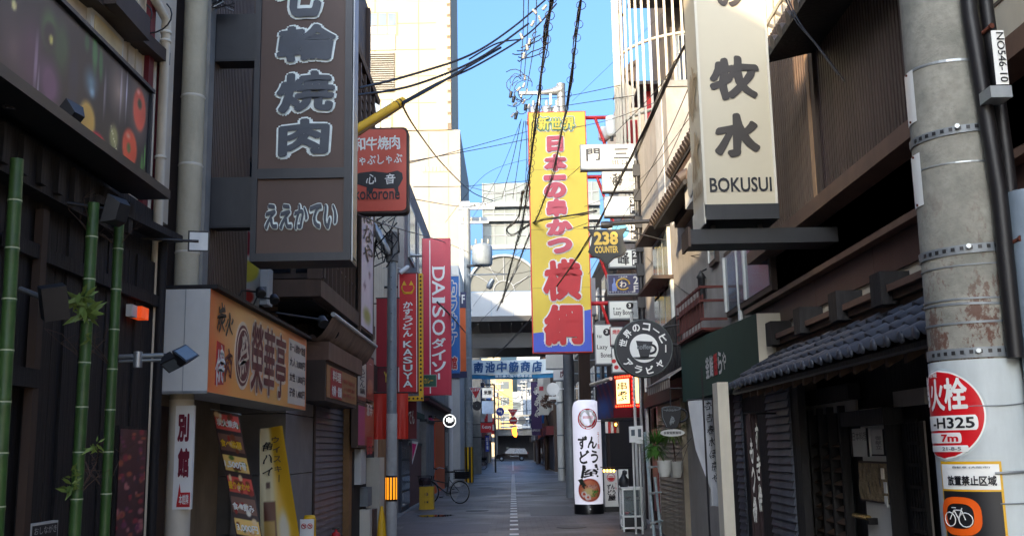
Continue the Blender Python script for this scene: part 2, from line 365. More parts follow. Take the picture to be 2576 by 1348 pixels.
# ------------------------------------------------------------------ tall building at the back left
def tower():
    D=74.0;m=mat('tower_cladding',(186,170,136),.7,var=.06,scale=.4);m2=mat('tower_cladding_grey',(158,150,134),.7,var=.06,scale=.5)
    wm=mat('tower_window',(90,104,120),.15,var=.3,scale=.6,spec=.8);tm=mat('tower_trim',(140,126,100),.6)
    x1=P(1157,330,D).x;t=thing('office_tower','tall cream tiled office tower lit by the sun behind the left side of the alley','building',((x1-14)/2-7,D+8,0))
    f=FF(D);zj=P(1100,328,D).z
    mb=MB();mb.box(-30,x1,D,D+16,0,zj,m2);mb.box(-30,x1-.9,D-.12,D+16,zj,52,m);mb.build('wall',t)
    # panel joints as narrow recess strips proud by a hair
    first=None
    for i in range(12):
        z=zj+2.1+i*2.1
        o=MB().fbox(f,-16,x1-1.75,z,z+.035,.125,.15,tm)if first is None else None
        if first is None:first=o.build('panel_joint',t);zf=z
        else:inst(first,(0,0,z-zf),t,'panel_joint')
    for k,a in enumerate((-13.3,-9.9,-6.6)):
        MB().fbox(f,a,a+.04,zj,50,.125,.16,tm).build('panel_joint',t)
    for k in range(7):
        a=x1-.9-k*1.45;MB().fbox(f,a,a+.03,6,zj-.2,0.0,.03,tm).build('panel_joint',t)
    # stair strip: the ladder of small openings on the right edge
    sb=MB().fbox(f,x1-1.0,x1-.62,zj,52,-.5,.1,mat('tower_strip',(110,96,78),.7));sb.build('stair_strip',t)
    a0=x1-.96;first=None
    for i in range(24):
        z=zj+.5+i*.86
        if first is None:first=MB().fbox(f,a0,a0+.3,z,z+.62,.1,.14,m).build('stair_panel',t);zf=z
        else:inst(first,(0,0,z-zf),t,'stair_panel')
    # window bays
    def bay(u0,v0,u1,v1,n):
        a0,a1,b0,b1=f.rect(u0,v0,u1,v1)
        fr=MB().fbox(f,a0-.1,a1+.1,b0-.1,b1+.1,.1,.16,tm).build('window',t)
        w=(a1-a0)/n
        for i in range(n):
            MB().fbox(f,a0+i*w+.06,a0+(i+1)*w-.06,b0+(b1-b0)*.42,b1,.16,.18,wm).build('pane',fr)
            MB().fbox(f,a0+i*w+.06,a0+(i+1)*w-.06,b0,b0+(b1-b0)*.36,.16,.19,mt['off_white']).build('lower_pane',fr)
    bay(905,38,998,88,4);bay(905,256,985,330,3)
    lm=mat('louvre_grey',(160,156,146),.6)
    a0,a1,b0,b1=f.rect(905,135,992,232);bk=MB().fbox(f,a0,a1,b0,b1,.1,.14,lm).build('louvre',t)
    for i in range(18):
        z=b0+(b1-b0)*i/18;MB().hexa([f.p(a0,z,.3),f.p(a1,z,.3),f.p(a1,z,.14),f.p(a0,z,.14),f.p(a0,z+.05,.3),f.p(a1,z+.05,.3),f.p(a1,z+.13,.14),f.p(a0,z+.13,.14)],lm).build('louvre_blade',bk)
    a0,a1,b0,b1=f.rect(905,92,995,128);MB().fbox(f,a0,a1,b0,b1,.1,.2,lm).build('spandrel',t)
    a0,a1,b0,b1=f.rect(1062,420,1135,432)
    for i in range(8):
        w=(a1-a0)/8;MB().fbox(f,a0+i*w+.03,a0+(i+1)*w-.03,b0,b1,0,.05,m).build('vent',t)
    # pale side building behind with a sheer edge
    return t
tower()
# ------------------------------------------------------------------ unseen building masses, added and sized to shade the lane from the sun
def behind():
    wm=mt['cream_wall']
    def blk(nm,lab,x0,x1,y0,y1,h):
        t=thing(nm,lab,'building',((x0+x1)/2,(y0+y1)/2,0));MB().box(x0,x1,y0,y1,0,h,wm).build('wall',t)
        xf=x1 if x1<0 else x0;f=FL(xf)if x1<0 else FRt(xf)
        for z in((3.6,5.9)if h>7 else(3.1,)):
            for k in range(int((y1-y0)/3)):
                y=y0+1+k*3;a=y if x1<0 else-y-1.4
                w=MB().fbox(f,a,a+1.4,z,z+1.3,0,.05,mt['black_metal']).build('window',t);MB().fbox(f,a+.08,a+1.32,z+.08,z+1.22,.05,.06,mt['glass_dark']).build('pane',w)
    blk('added_house','plain cream unseen house added on the left to block the sun',-12,-3.0,-10,1.5,8.1)  # added out of view, height set to keep sun off pole and slats
    blk('added_house','plain cream unseen house added on the right, kept low for more skylight',3.1,12,-8,2.2,4.6)  # added out of view, kept low so more sky light enters
    for y0,y1,h,w in((-6,14,21,'nearer'),(14,41,17,'farther')):  # tall masses added out of view to keep sun off arcade and signs
        t=thing('added_sun_block','tall unseen block added behind the left shops to shade the lane, %s of two'%w,'building',(-18,(y0+y1)/2,0));MB().box(-24,-12.5,y0+.1,y1-.1,0,h,wm).build('wall',t)
        for z in range(6,h-2,3):
            for k in range(6):MB().box(-12.5,-12.45,y0+1+k*3,y0+2.6+k*3,z,z+1.4,mt['glass_grey']).build('window',t)
behind()
# ------------------------------------------------------------------ arcade crossing the lane
def arcade():
    D=61.0;f=FF(D);W=mat('arcade_white',(142,148,153),.5,var=.08,scale=1,dirt=.3,dirtcol=(130,130,128));t=thing('covered_arcade','white shopping arcade roof crossing the lane with a half round fan window','arcade',(0,D+4,0))
    a0,a1,b0,b1=f.rect(1188,735,1345,793);zt,zb=b1,b0
    for k in range(7):
        x0=-2.45+k*1.33;MB().fbox(f,x0,x0+1.31,zb,zt,-.3,0,W).build('fascia_panel',t)
    # half round gable: hidden right part runs on behind the banner sign
    cx,r=P(1268,735,D).x,abs(P(1268,735,D).z-P(1268,641,D).z)
    pts=[(cx+r*1.02*math.cos(i*math.pi/24),zt+r*math.sin(i*math.pi/24))for i in range(25)]
    pin=[(cx+(r-.16)*1.02*math.cos(i*math.pi/24),zt+.06+(r-.18)*math.sin(i*math.pi/24))for i in range(25)]
    mb=MB()
    for i in range(24):
        mb.add([f.p(*pts[i],.05),f.p(*pts[i+1],.05),f.p(*pin[i+1],.05),f.p(*pin[i],.05)],[(0,1,2,3)],W)
        mb.add([f.p(*pts[i],.05),f.p(*pts[i],-1.2),f.p(*pts[i+1],-1.2),f.p(*pts[i+1],.05)],[(0,1,2,3)],W)
        mb.add([f.p(*pin[i],.05),f.p(*pin[i+1],.05),f.p(*pin[i+1],-.2),f.p(*pin[i],-.2)],[(0,1,2,3)],W)
    fan=mb.build('fan_window',t)
    gm=mat('frosted_glass',(88,92,88),.35,var=.12,scale=.5)
    MB().fprism(f,pin,-.18,-.14,gm).build('pane',fan)
    mb=MB();z0=zt+.06
    for k in(1,2,3,4,5):
        th=k*math.pi/6;mb.tube([f.p(cx+.62*math.cos(th),z0+.62*math.sin(th),-.1),f.p(cx+(r-.2)*math.cos(th),z0+(r-.2)*math.sin(th),-.1)],.035,W,4)
    mb.tube([f.p(cx+.62*math.cos(i*math.pi/12),z0+.62*math.sin(i*math.pi/12),-.1)for i in range(13)],.04,W,4)
    mb.build('glazing_bars',fan)
    # side shoulders of the gable
    a0,_=f.px(1190,735)
    # canopy
    a0,a1,b0,b1=f.rect(1185,795,1345,850)
    dk=mat('canopy_grey',(62,62,62),.7,var=.15,scale=1)
    mb=MB();mb.box(-3.2,7,D-.05,D+9,zb-.32,zb-.02,dk);mb.build('canopy_slab',t)
    z1=P(1260,838,D+1.5).z
    MB().box(-2.9,6,D+1.4,D+1.6,z1-.9,z1,dk).build('cross_beam',t);MB().box(-2.9,6,D+5.4,D+5.6,z1-1.1,z1+.1,dk).build('cross_beam',t)
    mb=MB();mb.box(-2.4,2.6,D+2.5,D+2.6,z1-.05,z1+.02,mt['white_paint']);mb.build('lamp_strip',t)
    for k in range(9):MB().tube([(-2.6+k*.66,D+.2,zb-.45),(-2.6+k*.66,D+8.6,zb-.45)],.04,dk,4).build('ceiling_rib',t)
    # glass roof frame above and behind
    st=mt['grey_steel'];gl=mat('roof_glass',(112,122,122),.3,var=.1,scale=.8)
    f2=FF(66.0)
    for v in(512,548,618):
        a0,_=f2.px(1178,v);_,z=f2.px(1250,v);MB().fbox(f2,a0,6,z-.28,z,0,.3,st).build('roof_beam',t)
    a0,a1,b0,b1=f2.rect(1213,505,1345,618)
    gp=MB().fbox(f2,a0,6,b0,b1+1.2,-.2,-.15,gl).build('glass_roof',t)
    k=0
    while a0+k*.72<5.8:
        MB().fbox(f2,a0+k*.72,a0+k*.72+.06,b0,b1+1.2,-.15,-.08,st).build('glazing_bar',gp);k+=1
    for j in range(1,6):
        z=b0+(b1+1.2-b0)*j/6;MB().fbox(f2,a0,5.9,z,z+.05,-.15,-.09,W).build('glazing_bar',gp)
    x=P(1170,600,64).x
    MB().box(x-.34,x+.34,63.6,64.3,0,P(1170,510,64).z,mat('grey_blue_paint',(138,148,160),.5)).build('column',t)
    MB().box(2.75,3.3,60.5,61.2,0,zb-.3,dk).build('column',t)
    mb=MB();mb.box(-2.85,-2.1,D+9,D+9.6,0,zb,mt['concrete']);mb.build('column',t)
arcade()
def banner():
    D=57.0;f=FF(D);t=thing('street_banner','white and blue cloth banner stretched across the lane under the arcade','banner',(0,D,4.5))
    a0,a1,b0,b1=f.rect(1186,905,1392,938);c0=f.px(1186,953)[1]
    W=mat('banner_white',(216,226,224),.8,var=.06,scale=2);w=lambda U,V:.05*math.sin(U*22)+.03*math.sin(U*9+V*4)
    def cloth(b0,b1,m,nm):
        nx,ny=40,4;vs=[f.p(a0+(a1-a0)*i/nx,b0+(b1-b0)*j/ny-.05*math.sin(math.pi*i/nx),w(i/nx,j/ny))for j in range(ny+1)for i in range(nx+1)]
        fs=[(j*(nx+1)+i,j*(nx+1)+i+1,(j+1)*(nx+1)+i+1,(j+1)*(nx+1)+i)for j in range(ny)for i in range(nx)]
        return MB().add(vs,fs,m,True).build(nm,t)
    cloth(b0,b1,W,'cloth');cloth(c0,b0-.004,mt['blue']if 0 else mat('banner_teal',(36,112,152),.8),'blue_hem')
    s='南池中筋商店';a,b=f.px(1189,908)[0],f.px(1366,933)[0];cw=(b-a)/len(s)
    for i,c in enumerate(s):txt(f,c,a+i*cw+.04,a+(i+1)*cw-.06,b0+.08,b1-.13,mt['banner_blue'],t,bold=.035,n=.1,brush=.3)
    txt(f,'浪花参大国不動尊参道',f.px(1245,940)[0],f.px(1338,940)[0],c0+.04,b0-.06,W,t,bold=.03,n=.1)
    for a in(a0,a1):MB().tube([f.p(a,b1,0),f.p(-2.9 if a<0 else 2.9,b1+.15,.0)],.015,mt['cable'],4).build('rope',t)
banner()
# ------------------------------------------------------------------ far lane beyond the arcade
def far():
    rng=random.Random(3)
    ms=[mt['concrete'],mt['brown_wood'],mt['grey_stucco'],mt['dark_wood'],mt['cream_wall'],mt['black_wood']]
    labs=['grey concrete house','brown boarded house','dull grey rendered house','dark timber house','pale cream house','black boarded house']
    for side in(-1,1):
        y=71.5;k=0
        while y<137:
            w=9+rng.random()*5;y2=min(y+w,138.5);h=8.5+rng.random()*3.5
            if side<0 and y>74 and y<92:h=8.2
            mi=(k*2+(1 if side>0 else 0))%6;x=side*(2.75+rng.random()*.25)
            t=thing('lane_house','%s on the %s of the far lane, %s beyond the arcade'%(labs[mi],'left' if side<0 else 'right',['first','second','third','fourth','fifth','sixth','seventh','eighth'][k]),'building',(x+side*4,(y+y2)/2,0))
            MB().box(min(x,x+side*8),max(x,x+side*8),y,y2,0,h,ms[mi]).build('wall',t)
            f=FL(x)if side<0 else FRt(x)
            A=(lambda yy:yy)if side<0 else(lambda yy:-yy)
            for z in(4.2,7.0):
                for q in range(int((y2-y)/3)):
                    yy=y+.8+q*3;a,b=sorted((A(yy),A(yy+1.5)));wd=MB().fbox(f,a,b,z,z+1.3,0,.06,mt['off_white']).build('window',t);MB().fbox(f,a+.08,b-.08,z+.08,z+1.22,.06,.07,mt['glass_grey']).build('pane',wd)
            a,b=sorted((A(y+.5),A(y2-.5)));MB().fbox(f,a,b,.1,2.4,0,.04,rng.choice([mt['shutter_dark'],mt['glass_dark'],mt['shutter_beige']])).build('shopfront',t)
            MB().fbox(f,a,b,2.5,3.1,0,.5,rng.choice([mt['maroon'],mt['dark_wood'],mt['off_white'],mt['navy']])).build('awning',t)
            # hanging signs on this house
            for s_ in range(2):
                yy=y+2+s_*4
                if yy>y2-1:break
                z=3.3+rng.random()*2.2;hh=.6+rng.random()*1.8;ww=.35+rng.random()*.4
                c,cn=rng.choice([(mt['sign_white'],'white'),(mt['red_paint'],'red'),(mt['blue'],'blue'),(mt['sign_cream'],'cream'),(mt['off_white'],'grey white'),(mt['navy'],'navy')])
                ff=FF(yy);x0=x-side*(ww+.1);a0,a1=sorted((x0,x0+side*ww))
                sg=thing('shop_sign','%s box sign by the %s end of the %s far lane house, %s side'%(cn,['near','far'][s_],['first','second','third','fourth','fifth','sixth','seventh','eighth'][k],'left' if side<0 else 'right'),'sign',((a0+a1)/2,yy,z),'box signs hung over the far lane')
                MB().fbox(ff,a0,a1,z,z+hh,-.12,0,c).build('panel',sg);MB().fbox(ff,a0-.02,a1+.02,z+hh,z+hh+.04,-.14,.02,mt['black_metal']).build('frame',sg)
                MB().tube([ff.p(x,z+hh*.5,-.06),ff.p(a0 if side>0 else a1,z+hh*.5,-.06)],.02,mt['black_metal'],4).build('bracket',sg)
            y=y2;k+=1
    # sunlit blocks closing the view far beyond the crossing
    def blk(nm,lab,u0,u1,v0,D,m):
        f=FF(D);a0,a1,b0,b1=f.rect(u0,v0,u1,1130);t=thing(nm,lab,'building',((a0+a1)/2,D+8,0));MB().box(a0,a1,D,D+14,0,b1,m).build('wall',t)
        z=4
        while z<b1-2:
            k=a0+.8
            while k<a1-2.4:
                MB().fbox(f,k,k+1.8,z,z+1.5,.0,.04,mt['glass_grey']).build('window',t);k+=3
            z+=3.2
    blk('far_block','yellowish sunlit block far down the lane on its left',1248,1292,950,210,mat('far_yellow',(196,160,100),.7))
    blk('far_block','pale grey block far down the lane in the middle',1280,1345,985,235,mat('far_grey',(130,140,150),.7))
    blk('far_block','cream block seen over the street banner far away',1200,1262,880,250,mat('far_cream',(170,156,126),.7))
    blk('far_block','white block seen over the street banner on the right',1300,1400,895,265,mat('far_white',(160,164,166),.7))
    # covered gateway across the lane past the crossing
    t=thing('car_port','dark covered passage across the lane beyond the parked taxi','passage',(0,158,0))
    MB().box(-2.3,3.4,156,170,3.6,4.6,mt['concrete']).build('roof',t);MB().box(-2.6,-2.2,156,170,0,4.6,mt['concrete']).build('wall',t);MB().box(3.4,3.8,156,170,0,4.6,mt['concrete']).build('wall',t)
    MB().box(-2.2,3.4,162,162.2,0,3.6,mt['shutter_grey']).build('shutter',t)
    for k in range(4):MB().box(-1.8,3.0,155.5-k*.2,155.9-k*.2,4.7+k*.55,4.95+k*.55,mt['white_paint']if k%2==0 else mt['grey_steel']).build('roof_beam',t)
    for sx,lab in((-1,'left'),(1,'right')):
        t=thing('corner_house','grey corner house past the crossing on the %s'%lab,'building',(sx*7,160,0));MB().box(min(sx*3.6,sx*14),max(sx*3.6,sx*14),151,168,0,13,mt['grey_stucco']).build('wall',t)
        f=FF(151)
        for z in(4,7,10):
            for q in range(3):
                a=sx*3.9+(q*2.2 if sx>0 else-q*2.2-1.4);MB().fbox(f,a,a+1.4,z,z+1.3,0,.05,mt['glass_grey']).build('window',t)
far()
# ================================================================== LEFT SIDE
def cyl_between(mb,a,b,r,m,seg=10):mb.tube([a,b],r,m,seg);return mb
def spot_arm(name,label,base,head,tilt,parent=None,group=None,lit=False,size=.16,headm=None):
    """a thin arm from the wall carrying a square floodlight"""
    t=thing(name,label,'lamp',base,group)
    MB().tube([base,head],.012,mt['black_metal'],6).build('arm',t)
    h=Vector(head);d=Vector(tilt).normalized();a=d.cross(Vector((0,0,1))).normalized();b=a.cross(d)
    f=Fr(h,a,b);f.N=d
    mb=MB();s=size/2
    vs=[f.p(-s*.6,-s*.6,-.07),f.p(s*.6,-s*.6,-.07),f.p(s*.6,s*.6,-.07),f.p(-s*.6,s*.6,-.07),f.p(-s,-s,0),f.p(s,-s,0),f.p(s,s,0),f.p(-s,s,0)]
    mb.add(vs,[(3,2,1,0),(0,1,5,4),(1,2,6,5),(2,3,7,6),(3,0,4,7),(4,5,6,7)],mt['black_metal']);mb.build('housing',t)
    g=headm or mt['glass_grey']
    MB().add([f.p(-s*.85,-s*.85,.004),f.p(s*.85,-s*.85,.004),f.p(s*.85,s*.85,.004),f.p(-s*.85,s*.85,.004)],[(0,1,2,3)],g).build('glass',t)
    return t
def bamboo_shop():
    X=-2.62;f=FL(X);t=thing('bamboo_restaurant','black boarded restaurant front with bamboo poles at the near left','building',(-3,5.5,0))
    yE=PX(384,1000,X).y;zt=PX(384,598,X).z;zt0=3.22
    K=mt['black_wood']
    MB().fbox(f,2.2,yE,0,3.35,-.3,-.03,K).build('wall',t)
    # upright boards
    y=3.0;first=None;rng=random.Random(5)
    zz=lambda y:3.2 if y<6.0 else 3.2-(y-6.0)*(3.2-zt)/(yE-6.0)
    while y<yE-.1:
        if y<4.9 or y>5.62 or True:
            z0=0.0 if not(3.9<y<5.55)else 1.95
            mb=MB();mb.fbox(f,y,y+.118,z0,min(2.95,zz(y)),-.03,rng.choice([.0,.008,.014]),K);mb.build('board',t)
        y+=.125
    # batten grid and cap
    MB().fbox(f,5.2,yE,2.62,2.70,.014,.05,K).build('batten',t)
    MB().fbox(f,5.55,5.62,0,2.9,.014,.06,mt['dark_wood']).build('post',t);MB().fbox(f,3.8,3.9,0,2.9,.014,.06,mt['dark_wood']).build('post',t)
    MB().fbox(f,3.85,5.6,1.92,2.02,.014,.07,K).build('lintel',t)
    # recessed dark window with things behind
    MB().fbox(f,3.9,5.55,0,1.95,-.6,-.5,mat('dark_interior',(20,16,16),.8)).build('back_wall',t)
    mb=MB();mb.hexa([f.p(6.0,3.05,.0),f.p(yE+.05,zt+.0,.0),f.p(yE+.05,zt,.16),f.p(6.0,3.05,.16),f.p(6.0,3.1,0),f.p(yE+.05,zt+.05,0),f.p(yE+.05,zt+.05,.16),f.p(6.0,3.1,.16)],K);mb.build('cap_board',t)
    # dark pent canopy under the billboard
    mb=MB();mb.fbox(f,3.0,6.6,2.95,3.2,0,.12,K);mb.build('eave',t)
    y=3.2
    while y<6.6:MB().fbox(f,y,y+.07,2.98,3.18,.12,.15,K).build('rafter_end',t);y+=.21
    # black drain pipe at corner
    MB().tube([(X+.05,yE-.06,0),(X+.05,yE-.06,zt-.02)],.035,K,10).build('drain_pipe',t)
    # rope-bound notice boards inside
    f2=FL(X-.25)
    a0,a1,b0,b1=f2.rect(20,1035,66,1092)
    lb=thing('paper_lantern','small square paper lantern glowing orange and yellow behind the black doorway','lantern',(X-.2,(a0+a1)/2,b0))
    mb=MB().fbox(f2,a0,a1,b0,b1,-.1,0,mt['dark_wood']).build('frame',lb)
    for k,c in enumerate(((220,190,170),(210,160,40),(226,84,30))):
        w=(a1-a0)/3;MB().fbox(f2,a0+k*w+.004,a0+(k+1)*w-.004,b0+.01,b1-.01,0,.004,mat('lantern_paper_%s'%['pale','yellow','orange'][k],c,.6,emit=.25)).build('paper',lb)
    pn=thing('wall_poster','faded dark red picture poster behind the orange lantern in the black doorway','poster',(X-.3,(a0+a1)/2,b0))
    a0,a1,b0,b1=f2.rect(25,955,88,1096)
    paint(f2,a0,a1,b0,b1,lambda U,V:blend(base(U,V,(58,20,34)),ell(U,V,.4,.7,.3,.2),(110,80,50)),pn,16,24,n=-.12)
    # framed flower poster on the boards
    p2=thing('wall_poster','long framed poster of red and purple flowers on the black boards','poster',(X,6.4,.3))
    a0,a1,b0,b1=f.rect(286,1078,342,1345)
    MB().fbox(f,a0-.02,a1+.02,b0-.02,b1+.02,.02,.04,K).build('frame',p2)
    def fl(U,V):
        c=base(U,V,(70,34,44));rg=random.Random(9)
        for i in range(70):
            c=blend(c,ell(U,V,rg.random(),rg.random(),.05+.1*rg.random(),.015+.03*rg.random(),.5),rg.choice([(150,40,60),(120,50,90),(170,90,60),(60,40,60),(180,110,110)]))
        return c
    paint(f,a0,a1,b0,b1,fl,p2,24,80,n=.045,rough=.25)
    # small orange warning lamp
    a0,a1,b0,b1=f.rect(310,765,341,806);la=thing('alarm_lamp','small orange rectangular alarm lamp on the black boards','lamp',(X,(a0+a1)/2,b0))
    MB().fbox(f,a0,a0+(a1-a0)*.42,b0,b1,.02,.06,mt['off_white']).build('base_plate',la);MB().fbox(f,a0+(a1-a0)*.42,a1,b0,b1,.02,.09,mat('lamp_orange',(236,80,26),.25,emit=.12)).build('lens',la)
    # speaker box
    g=FF(5.3);q=P(135,760,5.2);sp=thing('wall_speaker','black box speaker tilted down on the dark boards over the doorway','speaker',q)
    mb=MB();R=Matrix.Rotation(math.radians(22),3,'X')@ Matrix.Rotation(math.radians(35),3,'Z')
    cs=[R @ Vector((sx*.06,sy*.05,sz*.085))+q for sz in(-1,1)for sx,sy in((-1,-1),(1,-1),(1,1),(-1,1))]
    mb.hexa(cs,mt['black_metal']).build('cabinet',sp);MB().tube([q,q+Vector((-.2,.05,.08))],.015,mt['galvanised'],6).build('bracket',sp)
    # small white-framed plate low on the wall
    a0,a1,b0,b1=f.rect(55,1318,122,1347);pl=thing('menu_plate','small white bordered black plate low on the dark front','sign',(X,(a0+a1)/2,b0))
    MB().fbox(f,a0,a1,b0-.08,b1,.02,.05,mt['off_white']).build('frame',pl);MB().fbox(f,a0+.015,a1-.015,b0-.06,b1-.012,.05,.054,mt['ink']).build('plate',pl)
    txt(f,'おしながき',a0+.03,a1-.03,b1-.06,b1-.02,mt['off_white'],pl,n=.056)
bamboo_shop()
def bamboos():
    rng=random.Random(11)
    for(u0,v0,ub,vb,w,seed,lab,leaf)in((43,400,0,1180,34,1,'thickest green bamboo pole, nearest the viewer at the left edge',0),(236,510,187,1348,29,2,'middle green bamboo pole with tufts of dry leaves',1),(300,562,262,1348,25,3,'thin green bamboo pole nearest the white concrete pillar',1)):
        D=2.42*FPX/(1290-(u0+ub)/2)*.995;top=P(u0,v0,D);bot=P(ub,vb,D);r=w/2/FPX*D
        d=(bot-top);base_=top+d*((top.z-0.0)/(top.z-bot.z))
        t=thing('bamboo_pole',lab,'bamboo',base_,'bamboo poles standing before the black front')
        L=top.z;n=int(L/.30);prof=[]
        ax=(top-base_).normalized();H=(top-base_).length;step=.235
        h=.1;hs=[]
        while h<H-.05:hs.append(h);h+=step*(1+.08*rng.random())
        prof=[(r*1.04,0)]
        for q in hs:prof+=[(r*1.0,q-.02),(r*1.06,q-.004),(r*.97,q),(r*1.05,q+.005),(r*.99,q+.02)]
        prof+=[(r*.98,H-.002)]
        MB().lathe(base_,prof,mt['bamboo'],16,ax).build('culm',t)
        for q in hs:MB().lathe(base_,[(r*1.055,q-.003),(r*1.075,q),(r*1.055,q+.004)],mt['bamboo_node'],16,ax).build('node_ring',t)
        if leaf:
            for q in hs[2::3]:
                c=base_+ax*q;mb=MB()
                for k in range(4):
                    a=rng.random()*6.28;dr=Vector((math.cos(a),math.sin(a)*.6,.7+.6*rng.random())).normalized();e=c+dr*(.12+.14*rng.random());mb.tube([c,(c+e)/2+Vector((0,0,.01)),e],.0022,mt['brown_wood'],4)
                    for j in range(3):e2=e+Vector((rng.uniform(-.08,.08),rng.uniform(-.05,.05),rng.uniform(-.02,.09)));mb.tube([e,e2],.0014,mt['brown_wood'],3)
                mb.build('twigs',t)
        # leaf tufts at the places the photo shows them
    def tuft(u,v,D,s,n,seed,parent_lab):
        rg=random.Random(seed);c=P(u,v,D);mb=MB()
        for k in range(n):
            a=rg.random()*6.28;L=s*(.6+.7*rg.random());dr=Vector((math.cos(a),math.sin(a)*.5,rg.uniform(-1.1,.7))).normalized();sd_=dr.cross(Vector((0,1,.2))).normalized()*L*.13
            o=c+Vector((rg.uniform(-.02,.02),rg.uniform(-.02,.02),rg.uniform(-.03,.03)));p1=o+dr*L*.45;p2=o+dr*L
            mb.add([o,p1+sd_,p2,p1-sd_],[(0,1,2,3)],mt['leaf'])
        return mb
    polep=[o for o in bpy.data.objects if o.name.startswith('bamboo_pole')]
    for u,v,s,n,k in((205,745,.09,26,1),(215,780,.10,30,1),(175,1225,.07,16,1),(185,1190,.06,10,1),(240,1120,.06,12,2),(215,850,.05,8,1)):
        tuft(u,v,5.75,s,n,u+v,'').build('leaf_tuft',polep[k])
bamboos()
def billboard():
    X=-2.42;f=FL(X);yE=PX(377,240,X).y;zt=PX(377,236,X).z;zb=PX(376,486,X).z;y0=2.6
    t=thing('vegetable_billboard','long unlit billboard photo of aubergines, peppers and tomatoes above the bamboo front','billboard',(X,4.7,zb))
    MB().fbox(f,y0,yE,zb-.02,zt+.02,-.16,0,mt['black_metal']).build('box',t)
    MB().fbox(f,y0,yE+.02,zt+.005,zt+.03,-.02,.03,mt['black_metal']).build('frame',t);MB().fbox(f,yE-.01,yE+.02,zb,zt,-.02,.02,mt['black_metal']).build('frame',t)
    MB().fbox(f,y0,yE+.02,zb-.06,zb,-.05,.16,mt['black_metal']).build('ledge',t)
    yv=3.5
    def pic(U,V):
        # a dark studio picture of vegetables; each is set by where it stands on the board
        c=base(U,V,(20,18,24));Hh=zt-zb
        def e(zx,zy,rx,ry,col,soft=.3,ang=0):
            nonlocal c
            q=PX(.498*zx,.498*zy,X);k=q.y/FPX;c=blend(c,ell(U*(yE-y0),V*Hh,q.y-y0,q.z-zb,rx*.498*q.y*q.y/(-X*FPX),ry*.498*k,soft,ang),col)
        e(70,250,140,330,(74,56,62),.9);e(160,300,90,330,(70,44,62),.7);e(250,150,60,150,(58,84,44),.6);e(255,190,45,90,(28,20,26),.4);e(310,250,60,200,(44,66,40),.6);e(250,430,80,180,(96,62,88),.6);e(180,330,12,240,(150,130,150),1)
        e(70,30,18,40,(196,186,120),.5);e(258,205,14,36,(190,180,90),.5);e(370,420,34,200,(22,26,44),.5);e(460,420,50,110,(88,120,130),.9);e(465,470,20,40,(120,150,160),.8)
        e(480,270,22,150,(54,110,60),.6,.1);e(510,330,16,130,(40,92,48),.6,.1);e(440,220,20,70,(40,80,46),.6);e(600,470,70,190,(140,120,104),.95);e(700,560,70,260,(128,104,92),.95)
        e(440,610,52,120,(176,138,60),.3,.1);e(495,745,56,82,(186,26,44),.2);e(470,700,14,26,(236,150,160),.7);e(500,720,12,24,(230,130,140),.7);e(485,765,30,26,(66,96,44),.4)
        e(575,700,32,90,(140,136,84),.5);
        for k in range(12):e(560+(k*37)%34,640+k*13,3,9,(214,206,160),.6)
        e(655,750,44,112,(210,74,42),.2);e(650,750,12,34,(90,100,44),.5);e(648,690,16,22,(240,150,120),.8);e(705,560,38,125,(204,78,54),.2);e(706,530,14,34,(56,60,34),.5);e(700,470,12,20,(236,160,140),.8)
        e(625,870,30,28,(206,190,44),.3);e(715,850,8,100,(70,124,56),.5);e(730,800,5,90,(90,150,70),.5)
        for zx in(190,530,612,640):e(zx,480,5,190,(190,186,196),1)
        return 1.3*c*(.94+.1*nz(U*6,V,3))[...,None]
    paint(f,y0,yE-.012,zb,zt,pic,t,260,70,n=.004,rough=.22)
    # lamps along the board
    spot_arm('sign_spotlight','black square floodlight on a thin arm before the aubergine picture',PX(10,268,X),P(165,288,5.35)+Vector((.0,0,0)),(-.6,.1,.5),group='black arm floodlights of the bamboo restaurant')
    spot_arm('sign_spotlight','black floodlight on a thin arm hanging between the two thinner bamboo poles',PX(105,500,-2.6),P(285,530,5.9),(-.7,.2,.2),group='black arm floodlights of the bamboo restaurant',size=.17)
billboard()
